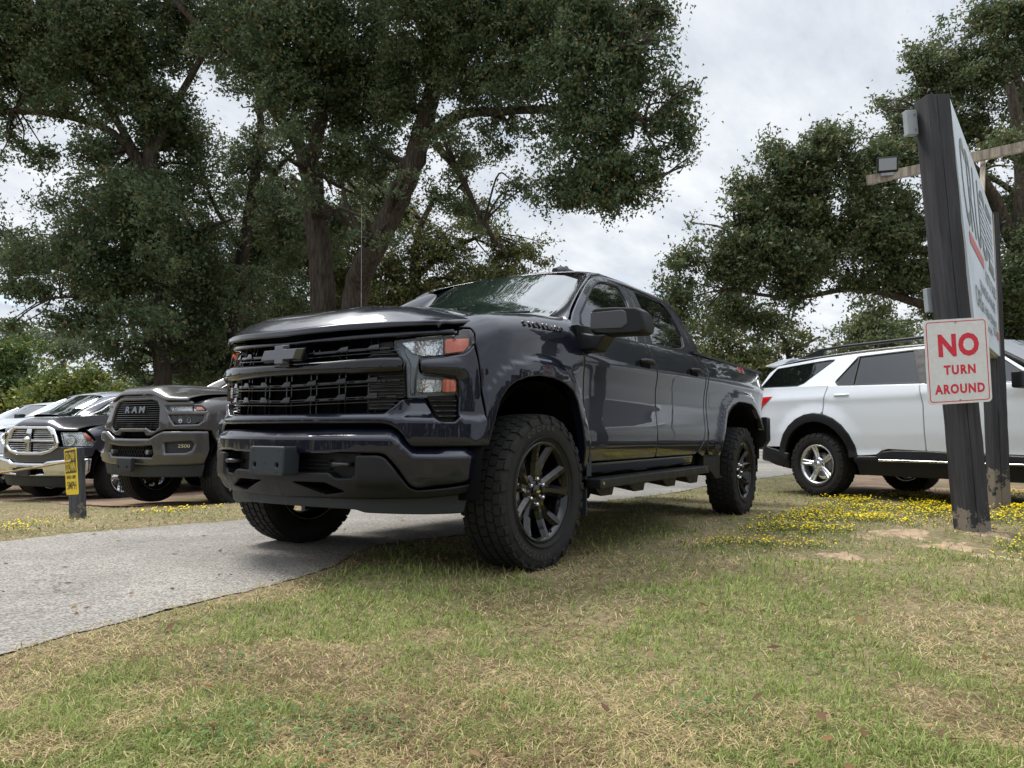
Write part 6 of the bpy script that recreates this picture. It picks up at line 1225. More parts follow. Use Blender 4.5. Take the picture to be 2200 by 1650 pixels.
panel('air_dam', sym([(0, .56), (.4, .552), (1.125, .574), (1.11, .424), (0, .40)]), lambda s, z, o: PS.P(s, z, o-.01-.2*(.57-z)), GREYP, T, r=.015, step=.1)
q = MB(); q.box((1.055, .02, .56), (.06, .31, .165)); pb_ = q.build('plate_bracket', GREYP, T, bevel=.01); q = MB()
for a in (-.08, .10):
    q = MB(); q.box((1.0865, a, .535), (.003, .022, .03)); q.build('bracket_slot', DARK, pb_)
p = Vector((0, 0, 0)); q = text_on('hood_badge', 'HEAVY DUTY', .05, frame_mat((-.35, 1.0, 1.36), (-1, 0, 0), (0, -.4, 1)), pbr('red_badge', (.5, .03, .03), .3), T, depth=.003)

# dark grey pickup with the chrome grille
T, S_, fn = pickup((-3.455, -10.26, -.4, .188), 'dark grey pickup with bright chrome grille and chrome bumper behind the slow-down sign', 'row of parked pickups at left', PAINTD, [1.17, 1.24, 1.32, 1.385], .02, .86, .75, .40, 'chrome5', CHROME, (1.225, 1.15, .10, 1.44), 1.16)
pf = lambda k=0.0: (lambda s, z, o: PS.P(s, z, o+k+fn(s, z)))
fo_ = [(0, .735), (.46, .74), (.57, .80), (.75, .815), (.95, .855), (1.12, .885), (1.16, .93), (1.165, .965), (1.11, .905), (.68, .893), (.612, 1.128), (.57, 1.150), (.52, 1.185), (0, 1.215)]
GO = [(0, 1.222), (.40, 1.222), (.52, 1.178), (.58, 1.07), (.618, .95), (.60, .885), (.47, .800), (.30, .757), (0, .752)]; GI = [(0, 1.172), (.385, 1.170), (.455, 1.124), (.535, .99), (.54, .91), (.45, .845), (.25, .81), (0, .806)]
panel('front_fascia', sym([(.0, .66), (.42, .70), (.57, .80), (.75, .815), (.95, .84), (1.15, .84), (1.15, .74), (.45, .68)][:0]+[(0, .80), (.6, .90), (.68, .893), (1.11, .905), (1.165, .965), (1.17, .86), (1.13, .745), (.75, .700), (.45, .675), (.36, .640), (0, .635)]), pf(.0), PAINTD, T, r=.02, ret=.05, step=.06)
panel('grille_surround', sym(GO), pf(.045), CHROME, T, r=.025, ret=.06, step=.05, holes=[sym(GI)])
panel('grille_backing', sym([(0, 1.2), (.5, 1.17), (.56, .9), (.3, .78), (0, .78)]), pf(-.05), DARK, T, step=.15)
for k in range(12):
    zz = 1.148-k*.030
    if .94 < zz < 1.02: continue
    w_ = np.interp(zz, [.80, .85, .91, 1.0, 1.13, 1.17], [.26, .44, .53, .53, .45, .37])
    for sg in (1, -1): panel('grille_slat', [(sg*.075, zz), (sg*w_, zz), (sg*w_, zz-.011), (sg*.075, zz-.011)], pf(.0), CHROME, T, r=.004, ret=.03, rc=.001, step=.2, bst=.1)
panel('grille_crossbar', sym([(0, 1.008), (.55, 1.008), (.56, .965), (0, .965)]), pf(.035), CHROME, T, r=.018, ret=.06, step=.06); panel('grille_crossbar', sym([(0, 1.19), (.05, 1.19), (.055, .79), (0, .79)]), pf(.042), CHROME, T, r=.018, ret=.06, step=.06)
q = MB(); q.lathe([(0, .05), (.035, .045), (.05, .02), (.055, 0)], 18, Matrix.Translation((1.01, 0, 1.0)) @ Matrix.Rotation(-R(90), 4, 'Z')); q.build('emblem', CHROME, T)
LP_ = [(.62, 1.122), (1.016, 1.128), (1.10, 1.04), (1.158, .960), (1.108, .91), (.685, .90)]
for sg in (1, -1):
    f = (lambda P: P) if sg > 0 else mir
    a_ = panel('headlight', f(LP_), pf(.0), LENS, T, r=.008, step=.08); panel('lamp_housing', f(LP_), pf(-.05), REFL, a_, r=.004, step=.08); panel('turn_signal', f([(.965, 1.115), (1.02, 1.115), (1.12, 1.005), (1.04, .995)]), pf(-.006), AMBER, a_, r=.004, step=.08)
    q = MB(); q.lathe([(0, -.02), (.06, .0), (.085, .045), (.09, .05)], 20, Matrix.Translation(Vector(PS.P(sg*.80, 1.0, -.055))) @ Matrix.Rotation(-R(75), 4, 'Z')); q.build('reflector', CHROME, a_)
panel('front_bumper', sym([(0, .628), (.37, .632), (.44, .668), (.754, .698), (1.12, .722), (1.10, .50), (1.03, .418), (.731, .425), (0, .41)]), lambda s, z, o: PS.P(s, z, o+.06*(1-sm01((np.abs(s)-1.0)/.15)*.6)-.03*np.clip((.5-z)/.1, 0, 1)), CHROME, T, r=.035, ret=.06, step=.05, holes=[sym([(0, .535), (.36, .538), (.395, .468), (0, .458)])])
panel('bumper_recess', sym([(0, .55), (.42, .55), (.42, .44), (0, .44)]), lambda s, z, o: PS.P(s, z, o-.03), DARK, T, step=.15)
panel('air_dam', sym([(0, .41), (.76, .42), (1.0, .42), (.95, .30), (.77, .245), (0, .25)]), lambda s, z, o: PS.P(s, z, o-.02-.35*(.41-z)), GREYP, T, r=.015, step=.1)
q = MB(); q.box((1.05, .0, .50), (.05, .28, .14)); q.build('plate_bracket', GREYP, T, bevel=.01)

def plain_front(T, fn, paint):
    pf = lambda k=0.0: (lambda s, z, o: PS.P(s, z, o+k+fn(s, z)))
    panel('front_fascia', sym([(0, 1.16), (.6, 1.16), (1.1, 1.14), (1.17, .95), (1.16, .76), (0, .74)]), pf(), paint, T, r=.02, step=.1, holes=[sym([(0, 1.12), (.5, 1.12), (.55, .84), (0, .82)])])
    panel('grille_backing', sym([(0, 1.14), (.55, 1.13), (.58, .82), (0, .80)]), pf(-.04), DARK, T, step=.15)
    for k in range(4): panel('grille_bar', sym([(0, 1.07-k*.07), (.53, 1.07-k*.07), (.53, 1.05-k*.07), (0, 1.05-k*.07)]), pf(.0), CHROME, T, r=.008, ret=.03, rc=.001, step=.2, bst=.1)
    for sg in (1, -1): panel('headlight', [(sg*a, b) for a, b in [(.62, 1.12), (1.05, 1.12), (1.12, .98), (.66, .93)]], pf(.006), REFL, T, r=.01, step=.1)
    panel('front_bumper', sym([(0, .74), (1.14, .75), (1.12, .50), (0, .46)]), lambda s, z, o: PS.P(s, z, o+.05*(1-sm01((np.abs(s)-1.0)/.15)*.6)), CHROME, T, r=.03, ret=.06, step=.1)
T, S_, fn = pickup((-3.55, -12.75, -.42, .02), 'white pickup in the row just beyond the chrome-grilled dark pickup', 'row of parked pickups at left', PAINTW, [1.17, 1.24, 1.32, 1.385], .06, .86, .75, .41, 'dark8', ALLOY, (1.225, 1.15, .10, 1.44), 1.16)
plain_front(T, fn, PAINTW)
T, S_, fn = pickup((-3.9, -15.5, -.5, .06), 'white pickup at the far left end of the parked row', 'row of parked pickups at left', PAINTW, [1.17, 1.24, 1.32, 1.385], .0, .86, .75, .40, 'dark8', ALLOY, (1.225, 1.15, .10, 1.44), 1.16)
plain_front(T, fn, PAINTW)

# ------------------------------------------------------------------ white sport utility vehicle
T = empty('sport_utility_vehicle', (-5.68, 4.31, .048), R(62), label='white three-row sport utility vehicle with black roof rails behind the sign posts', cat='suv')
XS = Shell([(.93, 0), (.92, .3), (.88, .55), (.78, .78), (.62, .92), (.4, .98), (0, 1.0), (-3.5, 1.0), (-3.8, .97), (-3.98, .90), (-4.06, .78), (-4.10, .5), (-4.11, 0)])
AXF = arch(XS.sx(0), .46, .40, .44); AXR = arch(XS.sx(-3.035), .50, .40, .44)
def xo(s, z):
    s = np.abs(np.asarray(s, float)); z = np.asarray(z, float)
    o = np.interp(z, [.3, .45, .56, .75, .95, 1.10, 1.17, 1.2, 1.25, 1.33], [-.06, -.03, -.045, -.02, -.012, -.012, -.004, -.006, -.022, -.045])
    o = (o+np.interp(z+.02, [.3, .45, .56, .75, .95, 1.10, 1.17, 1.2, 1.25, 1.33], [-.06, -.03, -.045, -.02, -.012, -.012, -.004, -.006, -.022, -.045]))/2
    P = np.c_[s.ravel(), z.ravel()]
    for A in (AXF, AXR):
        d = seg_dist(P, A).reshape(s.shape); d = np.where(inside(P, A).reshape(s.shape), 0, d); o = o+.03*(1-sm01((d-.02)/.22))*(z > .4)
    return o
xf = lambda k=0.0: (lambda s, z, o: XS.P(s, z, o+k+xo(s, z)))
SX = XS.sx
def xp(name, pts, k, m, **kw):   # outlines given as (x, z); built on both sides
    r_ = []
    for sg in (-1, 1): r_.append(panel(name, [(sg*SX(a), b) for a, b in pts], xf(k), m, T, **kw))
    return r_
ax = lambda A: [(float(np.interp(a, XS.s, XS.x)), b) for a, b in A]
aR = [p for p in ax(AXR) if p[1] > .50]; aF = [p for p in ax(AXF) if p[1] > .50]
xp('rear_quarter', [(-2.915, 1.0), (-2.905, 1.15), (-2.865, 1.325), (-3.30, 1.335), (-3.95, 1.345), (-4.02, 1.22), (-4.04, .9), (-4.03, .62), (-3.86, .575)]+[p for p in aR[::-1] if p[0] < -2.94 and p[1] > .55], 0, PAINTW, r=.007, step=.06)
drR = xp('rear_door', [(-2.90, 1.0), (-2.892, 1.15), (-2.855, 1.315), (-2.1, 1.282), (-1.712, 1.268), (-1.668, 1.04), (-1.668, .555), (-2.10, .57), (-2.18, .55), (-2.24, .505), (-2.45, .49)]+[p for p in aR if p[0] > -2.92], 0, PAINTW, r=.006, step=.06)
drF = xp('front_door', [(-1.70, 1.268), (-1.656, 1.04), (-1.656, .555), (-.60, .53), (-.52, .75), (-.50, 1.0), (-.56, 1.21)], 0, PAINTW, r=.006, step=.06)
xp('front_fender', [(-.55, 1.205), (-.49, 1.0), (-.51, .75), (-.57, .55)]+[p for p in aF[::-1] if p[1] > .55][::1]+[(.50, .62), (.66, .70), (.60, .98), (.30, 1.08)], 0, PAINTW, r=.006, step=.06)
def archring(A, w_, k):
    c = np.array([(A[0][0]+A[-1][0])/2, .40]); P = [p for p in A if p[1] > .46]; out = [tuple(c+(np.array(p)-c)*(1+w_)) for p in P]; P = [tuple(c+(np.array(p)-c)*.955) for p in P]
    out = [(a, b) for a, b in out]; return out+P[::-1]
for sg in (-1, 1):
    for A in (AXF, AXR): panel('wheel_arch_trim', [(sg*a, b) for a, b in archring(A, .17, 0)], xf(.012), BLACKP, T, r=.012, ret=.04, step=.05, rc=.004)
    panel('sill_cladding', [(sg*SX(a), b) for a, b in [(-2.51, .485), (-2.24, .492), (-2.17, .545), (-2.05, .558), (-1.65, .558), (-.6, .525), (-.46, .50), (-.46, .27), (-2.47, .27)]], xf(.008), BLACKP, T, r=.02, ret=.05, step=.06)
    panel('sill_strip', [(sg*SX(a), b) for a, b in [(-2.20, .455), (-.62, .450), (-.62, .432), (-2.20, .430)]], xf(.022), CHROME, T, r=.006, ret=.02, step=.1, rc=.002)
    panel('tail_light', [(sg*SX(a), b) for a, b in [(-4.04, 1.235), (-3.70, 1.228), (-3.82, 1.14), (-3.90, 1.105), (-4.03, .98)]], xf(.008), REDL, T, r=.01, ret=.03, step=.05)
    G2 = lambda a, b, o, sg=sg: np.stack([np.asarray(a, float)+0*b, sg*(.955-(np.asarray(b, float)-1.28)*.50+.9*o-.05*np.clip((-3.2-a)/.8, 0, 1)), np.asarray(b, float)+.45*o], -1)
    off = lambda k, G2=G2: (lambda a, b, o: G2(a, b, o+k))
    q1 = [(-2.80, 1.370), (-2.585, 1.655), (-1.88, 1.668), (-1.80, 1.66), (-1.69, 1.285), (-2.74, 1.318)]; q2 = [(-1.84, 1.665), (-1.25, 1.63), (-.98, 1.52), (-.66, 1.30), (-.62, 1.245), (-1.655, 1.275)]; q3 = [(-3.99, 1.360), (-3.80, 1.605), (-3.0, 1.650), (-2.90, 1.645), (-3.26, 1.375), (-3.36, 1.345)]
    fr = [(-.50, 1.215), (-.60, 1.30), (-1.0, 1.565), (-1.27, 1.672), (-1.85, 1.705), (-2.6, 1.70), (-3.1, 1.69), (-3.80, 1.645), (-3.92, 1.56), (-4.03, 1.35), (-3.3, 1.325), (-2.8, 1.295), (-1.7, 1.262)]
    panel('body_side_upper', fr, G2, PAINTW, T, r=.008, ret=.02, step=.08, rc=.02, holes=[q1, q2, q3])
    for nm_, q in (('rear_window', q1), ('front_window', q2), ('quarter_window', q3)):
        panel(nm_, q, off(-.008), GLASS, T, r=.003, ret=.004, rc=.02, step=.08)
        c = np.mean(q, 0); qo = [tuple(c+(np.array(p)-c)*np.array([1.015, 1.05])) for p in q]; panel('window_trim', qo, off(.002), BLACKP, T, r=.003, ret=.008, rc=.02, step=.2, holes=[[tuple(c+(np.array(p)-c)*np.array([.985, .95])) for p in q]])
    panel('window_divider', [(-2.585, 1.66), (-2.56, 1.66), (-2.535, 1.31), (-2.56, 1.31)], off(.004), BLACKP, T, r=.003, ret=.01, rc=.002); panel('pillar_trim', [(-1.90, 1.672), (-1.78, 1.67), (-1.63, 1.275), (-1.735, 1.28)], off(.004), BLACKP, T, r=.003, ret=.01, rc=.002)
    for a0, pr_ in ((-2.77, drR), (-1.62, drF)):
        b = MB(); b.tube([(a0, sg*.978, 1.195), (a0+.03, sg*1.005, 1.195), (a0+.21, sg*1.005, 1.193), (a0+.24, sg*.978, 1.193)], [.012, .017, .017, .012], 8); b.build('handle', PAINTW, pr_[0 if sg < 0 else 1])
    b = MB(); b.tube([(-3.42, sg*.66, 1.742), (-3.2, sg*.665, 1.800), (-2.9, sg*.665, 1.815), (-1.6, sg*.665, 1.812), (-1.3, sg*.66, 1.79), (-1.15, sg*.655, 1.745)], [.012, .019, .02, .02, .018, .012], 8); b.prism([(-3.42, 1.725), (-3.15, 1.73), (-3.15, 1.80), (-3.3, 1.79)], lambda a, z: (a, sg*.65, z), lambda a, z: (a, sg*.675, z)); b.build('roof_rail', BLACKP, T)
    m = MB(); m.box((-.62, sg*1.12, 1.24), (.10, .22, .16)); m.bar((-.60, sg*1.0, 1.20), (-.60, sg*.92, 1.20), .07, .06); m.build('mirror', BLACKP, T, bevel=.02)
    for sx_, rr_ in ((0, .5), (-3.035, .53)):
        m = MB(); V = []; n = 14
        for i in range(n+1):
            a = math.pi*(-.05+1.1*i/n)
            for y in (.55, .965): V.append((sx_+rr_*math.cos(a), sg*y, .40+rr_*math.sin(a)))
        m.add(V, [(2*i, 2*i+1, 2*i+3, 2*i+2) for i in range(n)], True); m.build('wheel_liner', DARK, T); m = MB(); m.box((sx_, sg*.60, .75), (1.1, .02, .6)); m.build('well_wall', DARK, T)
        wheel(T, (sx_, sg*.868, .372), .382, .255, .232, 'alloy5', ALLOY, sg > 0, lugs=5, lugmat=STEEL, spin=12 if sx_ else 30)
rws = []
for x, zc in ((-1.20, 1.70), (-1.35, 1.745), (-1.7, 1.775), (-2.4, 1.785), (-3.0, 1.77), (-3.5, 1.745), (-3.85, 1.705), (-3.95, 1.68)):
    e_ = zc-.055; rws.append([(x-(.10*(1-abs(k/5)**2) if x < -3.4 else 0)*0, .74*k/5, zc-(.055)*abs(k/5)**2.5) for k in range(-5, 6)])
loft('roof', rws, PAINTW, T, sub=1)
m = MB(); m.prism([(-3.60, 1.735), (-3.80, 1.725), (-4.06, 1.672), (-4.05, 1.655), (-3.80, 1.648)], lambda a, z: (a, -.70+.0*z, z), lambda a, z: (a, .70, z)); m.build('spoiler', PAINTW, T, bevel=.006)
rws = []
for t in np.linspace(0, 1, 6):
    rws.append([(-.42-.80*t+(.24*(1-t)+.1*t)*(1-(k/5)**2), (.86-.14*t)*k/5, 1.205+.505*t+.03*(1-(k/5)**2)) for k in range(-5, 6)])
loft('windshield', rws, WSGLASS, T, sub=1, solid=0)
for sg in (1, -1): m = MB(); m.tube([(-.40, sg*.90, 1.19), (-.75, sg*.84, 1.43), (-1.10, sg*.76, 1.63), (-1.35, sg*.71, 1.71)], .03, 8); m.build('windshield_pillar', BLACKP, T)
rws = []
for x, z0, y0 in ((.84, .98, .60), (.78, 1.04, .74), (.6, 1.09, .86), (.2, 1.14, .93), (-.2, 1.18, .94), (-.5, 1.22, .92)): rws.append([(x-.0+.1*(1-(k/5)**2)*(x > .5), y0*k/5, z0+.035*(1-abs(k/5)**3)) for k in range(-5, 6)])
loft('hood', rws, PAINTW, T, sub=1, solid=.02)
panel('front_fascia', sym([(0, .98), (.7, .98), (1.0, .96), (1.05, .62), (1.0, .40), (0, .36)]), xf(0), PAINTW, T, r=.02, step=.1, holes=[sym([(0, .92), (.52, .92), (.6, .72), (.4, .62), (0, .60)])]); panel('grille', sym([(0, .94), (.56, .94), (.64, .72), (.4, .60), (0, .58)]), xf(-.02), BLACKP, T, step=.15)
for sg in (1, -1): panel('headlight', [(sg*a, b) for a, b in [(.58, .93), (1.0, .95), (1.06, .86), (.64, .82)]], xf(.006), REFL, T, r=.01, step=.1)
q_ = [(SX(-3.42), .545), (SX(-3.70), .555), (SX(-3.86), .575), (SX(-3.98), .62)]; s1 = XS.s[-1]
bp_ = [(SX(-3.44), .50), (SX(-3.67), .545), (SX(-3.86), .572), (SX(-3.97), .618), (s1-.3, .64)]+[(s1, .64), (s1, .36), (s1-.5, .36), (SX(-3.9), .40), (SX(-3.70), .34), (SX(-3.46), .30)]
for sg in (-1, 1): panel('rear_bumper', [(sg*a, b) for a, b in bp_], xf(.012), BLACKP, T, r=.02, ret=.05, step=.08); panel('tailgate', [(sg*a, b) for a, b in [(SX(-4.06), .64), (s1, .64), (s1, 1.34), (SX(-4.06), 1.34)]], xf(0), PAINTW, T, r=.004, step=.1)
rws = [[(-4.10+.30*t, (.80-.12*t)*k/4, 1.33+.33*t) for k in range(-4, 5)] for t in (0, .5, 1)]; loft('rear_window', rws, GLASS, T, sub=1)
m = MB(); m.box((-1.6, 0, .62), (4.9, 1.15, .55)); m.box((-1.5, 0, .42), (2.0, 1.8, .2)); m.box((-2.2, 0, 1.0), (3.3, 1.7, .5)); m.box((-2.45, 0, 1.45), (2.4, 1.25, .42)); m.box((-3.4, .3, .32), (.5, .5, .2)); m.build('underbody', DARK, T)
# ------------------------------------------------------------------ sign posts and signs
def wood_mat(name, c, peel, scale=1.0):
    m = bpy.data.materials.new(name); m.use_nodes = True; t = m.node_tree; b = t.nodes['Principled BSDF']; L = t.links.new; b.inputs['Roughness'].default_value = .7
    tcn = N(t, 'ShaderNodeTexCoord'); mpn = N(t, 'ShaderNodeMapping'); mpn.inputs['Scale'].default_value = (14*scale, 14*scale, 1.1*scale); L(tcn.outputs['Object'], mpn.inputs[0])
    n = N(t, 'ShaderNodeTexNoise'); n.inputs['Scale'].default_value = 1.6; n.inputs['Detail'].default_value = 9; n.inputs['Roughness'].default_value = .65; n.inputs['Distortion'].default_value = .6; L(mpn.outputs[0], n.inputs['Vector'])
    r = N(t, 'ShaderNodeValToRGB'); e = r.color_ramp.elements; e[0].position = .3; e[0].color = (*[q*.45 for q in c], 1); e[1].position = .7; e[1].color = (*[q*2.6 for q in c], 1); L(n.outputs['Fac'], r.inputs[0])
    # flaked patches where the bare wood shows, mostly low and at the top edge
    n2 = N(t, 'ShaderNodeTexNoise'); n2.inputs['Scale'].default_value = 9; n2.inputs['Detail'].default_value = 8; n2.inputs['Roughness'].default_value = .7; L(tcn.outputs['Object'], n2.inputs['Vector'])
    sp = N(t, 'ShaderNodeSeparateXYZ'); L(tcn.outputs['Object'], sp.inputs[0])
    mr = N(t, 'ShaderNodeMapRange'); mr.inputs[1].default_value = .10; mr.inputs[2].default_value = .42; mr.inputs[3].default_value = .30; mr.inputs[4].default_value = 0; L(sp.outputs[2], mr.inputs[0])
    ad_ = N(t, 'ShaderNodeMath', operation='ADD'); L(n2.outputs['Fac'], ad_.inputs[0]); L(mr.outputs[0], ad_.inputs[1])
    r2 = N(t, 'ShaderNodeValToRGB'); r2.color_ramp.elements[0].position = peel; r2.color_ramp.elements[1].position = peel+.02; L(ad_.outputs[0], r2.inputs[0])
    mx_ = N(t, 'ShaderNodeMix', data_type='RGBA'); L(r2.outputs[0], mx_.inputs[0]); L(r.outputs[0], mx_.inputs[6]); mx_.inputs[7].default_value = (.19, .165, .135, 1); L(mx_.outputs[2], b.inputs['Base Color'])
    bp = N(t, 'ShaderNodeBump'); bp.inputs['Strength'].default_value = .7; bp.inputs['Distance'].default_value = .006; L(n.outputs['Fac'], bp.inputs['Height']); L(bp.outputs[0], b.inputs['Normal']); return m
BLACKWOOD = wood_mat('black_painted_timber', (.017, .017, .020), .72); OLDWOOD = wood_mat('weathered_timber', (.20, .17, .135), .9)
def post_between(name, a, b, w_, d_, yaw, mat, **kw):
    "square timber from a (ground) to b (top); slightly leaning, with a drying check and worn corners"
    a = Vector(a); b = Vector(b); o = empty(name, a, 0, **kw); zax = (b-a).normalized(); x = Vector((math.cos(yaw), math.sin(yaw), 0)); x = (x-zax*x.dot(zax)).normalized(); y = zax.cross(x)
    m = Matrix((x, y, zax)).transposed().to_4x4(); o.rotation_euler = m.to_euler(); L = (b-a).length; g = np.random.default_rng(int(L*1000))
    q = MB(); n = 26; V = []; prof = [(-1, -1), (-.15, -1), (-.13, -.985), (-.11, -1), (1, -1), (1, 1), (-1, 1)]
    for i in range(n+1):
        z = -.25+(L+.25)*i/n
        for px_, py_ in prof: V.append((px_*w_/2+g.normal(0, .0012), py_*d_/2+g.normal(0, .0012)+(.012 if py_ == -.985 else 0), z))
    k = len(prof); F = [(i*k+j, i*k+(j+1) % k, (i+1)*k+(j+1) % k, (i+1)*k+j) for i in range(n) for j in range(k)]+[tuple(range(k))[::-1], tuple(range(n*k, (n+1)*k))]
    q.add(V, F); q.build('timber', mat, o, bevel=.006, seg=2); return o, m
# big black post in front: 6 x 6 timber leaning left
pa = at(2091, 1160, 5.45); pb = at(2001, 212, 5.62); vz = math.atan2(CD[1], CD[0])
big, bm_ = post_between('sign_post', pa, pb, .172, .165, vz-R(90)+R(4), BLACKWOOD, label='nearest thick black timber post carrying the no turn around sign', cat='post', group='black timber posts of the big sign')
pc = at(2146, 1064, 6.9); pd = at(2121, 458, 6.98)
sec, _ = post_between('sign_post', pc, pd, .155, .10, vz-R(90)+R(6), BLACKWOOD, label='farther black timber post at the right-hand end of the big sign', cat='post', group='black timber posts of the big sign')
# the big sign board
A_t, A_b = Vector(at(2038, 212, 5.62)), Vector(at(2094, 720, 5.58)); B_t, B_b = Vector(at(2129, 458, 6.9)), Vector(at(2146, 766, 6.9))
SIGNW = pbr('white_sign_vinyl', (.62, .70, .78), .35, spec=.5, var=.05, scale=2, rvar=.08)
bo = empty('sign_board', (A_b+B_b)/2, 0, label='big white dealership board with dark striped lettering and red bars', cat='sign')
X_ = (B_t-A_t+B_b-A_b).normalized(); Wd_ = ((B_t-A_t).length+(B_b-A_b).length)/2; Y_ = ((A_t-A_b)/(A_t-A_b).length+(B_t-B_b)/(B_t-B_b).length).normalized(); Nn = X_.cross(Y_).normalized()
if Nn.dot(Vector(CAMP)-A_t) < 0: Nn = -Nn
def bp2(u, v, k=0.0): return (A_b*(1-u)*(1-v)+B_b*u*(1-v)+A_t*(1-u)*v+B_t*u*v)+Nn*k-bo.location
q = MB(); n = 20; G_ = [bp2(i/n, j/n, k) for k in (.009, -.009) for j in range(n+1) for i in range(n+1)]; m1 = (n+1)**2
FF = [(j*(n+1)+i, j*(n+1)+i+1, (j+1)*(n+1)+i+1, (j+1)*(n+1)+i) for j in range(n) for i in range(n)]; ring = [i for i in range(n)]+[n+j*(n+1) for j in range(n)]+[(n+1)*n+n-i for i in range(n)]+[(n-j)*(n+1) for j in range(n)]
q.add(G_, FF+[tuple(m1+k for k in f[::-1]) for f in FF]+[(ring[k], ring[(k+1) % len(ring)], ring[(k+1) % len(ring)]+m1, ring[k]+m1) for k in range(len(ring))]); q.build('board', SIGNW, bo)
q = MB()
for (a, b) in (((0, 0), (1, 0)), ((0, 1), (1, 1)), ((0, 0), (0, 1)), ((1, 0), (1, 1))): q = MB(); q.bar(bp2(*a, -.035), bp2(*b, -.035), .04, .05, up=Nn); q.build('frame_rail', OLDWOOD, bo)
q = MB(); q.bar(bp2(1.012, 0, -.0), bp2(1.012, 1.0, -.0), .05, .03, up=Nn); q.build('end_board', OLDWOOD, bo)
SLET = pbr('charcoal_lettering', (.17, .19, .19), .5); SRED = pbr('red_vinyl', (.50, .13, .13), .5)
Hgt = (A_t-A_b).length
def sign_text(txt, u, v, size, mat, sx=1.0, bold=0.0):
    # lettering laid on the board; the board is viewed so that u runs left to right
    me = text_mesh(txt, 1.0, depth=.0005, bold=bold, align='LEFT'); xs_ = [v_.co.x for v_ in me.vertices]; x0, x1 = min(xs_), max(xs_)
    for v_ in me.vertices:
        uu = u[0]+(u[1]-u[0])*(v_.co.x-x0)/(x1-x0); vv = v+v_.co.y*size; p = bp2(uu, vv, .0125+(.0008 if v_.co.z > 0 else 0)); v_.co = p
    link('lettering', me, mat, bo)
for i, (chh, u0, u1) in enumerate((('C', .10, .22), ('R', .25, .38), ('U', .41, .55), ('S', .58, .74), ('E', .77, .93))):
    sign_text(chh, (u0, u1), .70, .58, SLET, bold=.0)
for k in (.62, .66, .70, .74, .78, .82):         # the white stripes across the letters
    q = MB(); q.add([bp2(*c, .0145) for c in ((.56, k), (.95, k), (.95, k+.018), (.56, k+.018))], [(0, 1, 2, 3)]); q.build('letter_stripe', SIGNW, bo)
def qd(name, u0, u1, v0, v1, mat): q = MB(); q.add([bp2(*c, .0125) for c in ((u0, v0), (u1, v0), (u1, v1), (u0, v1))], [(0, 1, 2, 3)]); q.build(name, mat, bo)
qd('red_bar', .14, .56, .435, .49, SRED); qd('charcoal_bar', .74, .95, .50, .52, SLET); qd('red_bar', .90, .98, .10, .155, SRED)
sign_text('AUTO SALES', (.58, .95), .405, .11, SLET); sign_text('FINANCING AVAILABLE', (.35, .88), .29, .085, SLET); sign_text('SE HABLA ESPANOL', (.36, .92), .185, .075, SLET); sign_text('CARS', (.16, .36), .20, .14, SLET); sign_text('TRUCKS', (.40, .68), .10, .05, SLET); sign_text('SUV', (.75, .88), .125, .07, SLET)
# grey brackets clamped to the left side of the big post
GREYM = pbr('galvanised_grey', (.36, .39, .42), .5, metal=.3, var=.1)
for (u_, v_, h_, lb) in ((1956, 265, .19, 'upper grey metal box on the left side of the big post'), (2000, 645, .18, 'lower grey metal box on the left side of the big post')):
    c = Vector(at(u_, v_, 5.66)); q = MB(); mm_ = bm_.to_3x3(); q.box((0, 0, 0), (.085, .05, h_)); o = q.build('metal_box', GREYM, None, bevel=.004); o.location = c; o.rotation_euler = mm_.to_euler(); tag(o, lb, 'box', 'grey boxes on the big post')
    for s_ in (-1, 1):
        b = MB(); b.tube([(.02, -.026, s_*h_*.3), (.02, -.031, s_*h_*.3)], .005, 6); b.build('screw', STEEL, o)
# the no turn around sign
cs = [Vector(at(u, v, 5.30)) for u, v in ((1981, 693), (2119, 681), (2134, 862), (1996, 867))]
sx_ = ((cs[1]-cs[0])+(cs[2]-cs[3])).normalized(); sy_ = ((cs[0]-cs[3])+(cs[1]-cs[2])); ctr = sum(cs, Vector())/4; M = frame_mat(ctr, sx_, sy_)
nt_ = empty('no_turn_around_sign', ctr, 0, label='white metal sign with red border reading NO TURN AROUND on the near post', cat='sign')
M0 = M.copy(); M0.translation = (0, 0, 0)
W_, H_ = .455, .60
def rrect(w_, h_, r_, n=5):
    P = []
    for cx_, cy_, a0 in ((w_/2-r_, h_/2-r_, 0), (-w_/2+r_, h_/2-r_, 90), (-w_/2+r_, -h_/2+r_, 180), (w_/2-r_, -h_/2+r_, 270)):
        for k in range(n+1): a = R(a0+90*k/n); P.append((cx_+r_*math.cos(a), cy_+r_*math.sin(a)))
    return P
WHS = pbr('sign_white', (.68, .69, .70), .45, var=.06, scale=30, bump=.1); REDS = pbr('sign_red', (.62, .025, .055), .4, var=.12, scale=40)
q = MB(); q.prism(rrect(W_, H_, .03), lambda a, b: M0 @ Vector((a, b, -.0015)), lambda a, b: M0 @ Vector((a, b, .0015))); q.build('sign_plate', WHS, nt_)
P1, P2_ = rrect(W_-.030, H_-.030, .022), rrect(W_-.042, H_-.042, .017); q = MB(); n = len(P1); q.add([M0 @ Vector((*p, .0022)) for p in P1+P2_], [(i, (i+1) % n, (i+1) % n+n, i+n) for i in range(n)]); q.build('sign_border', REDS, nt_)
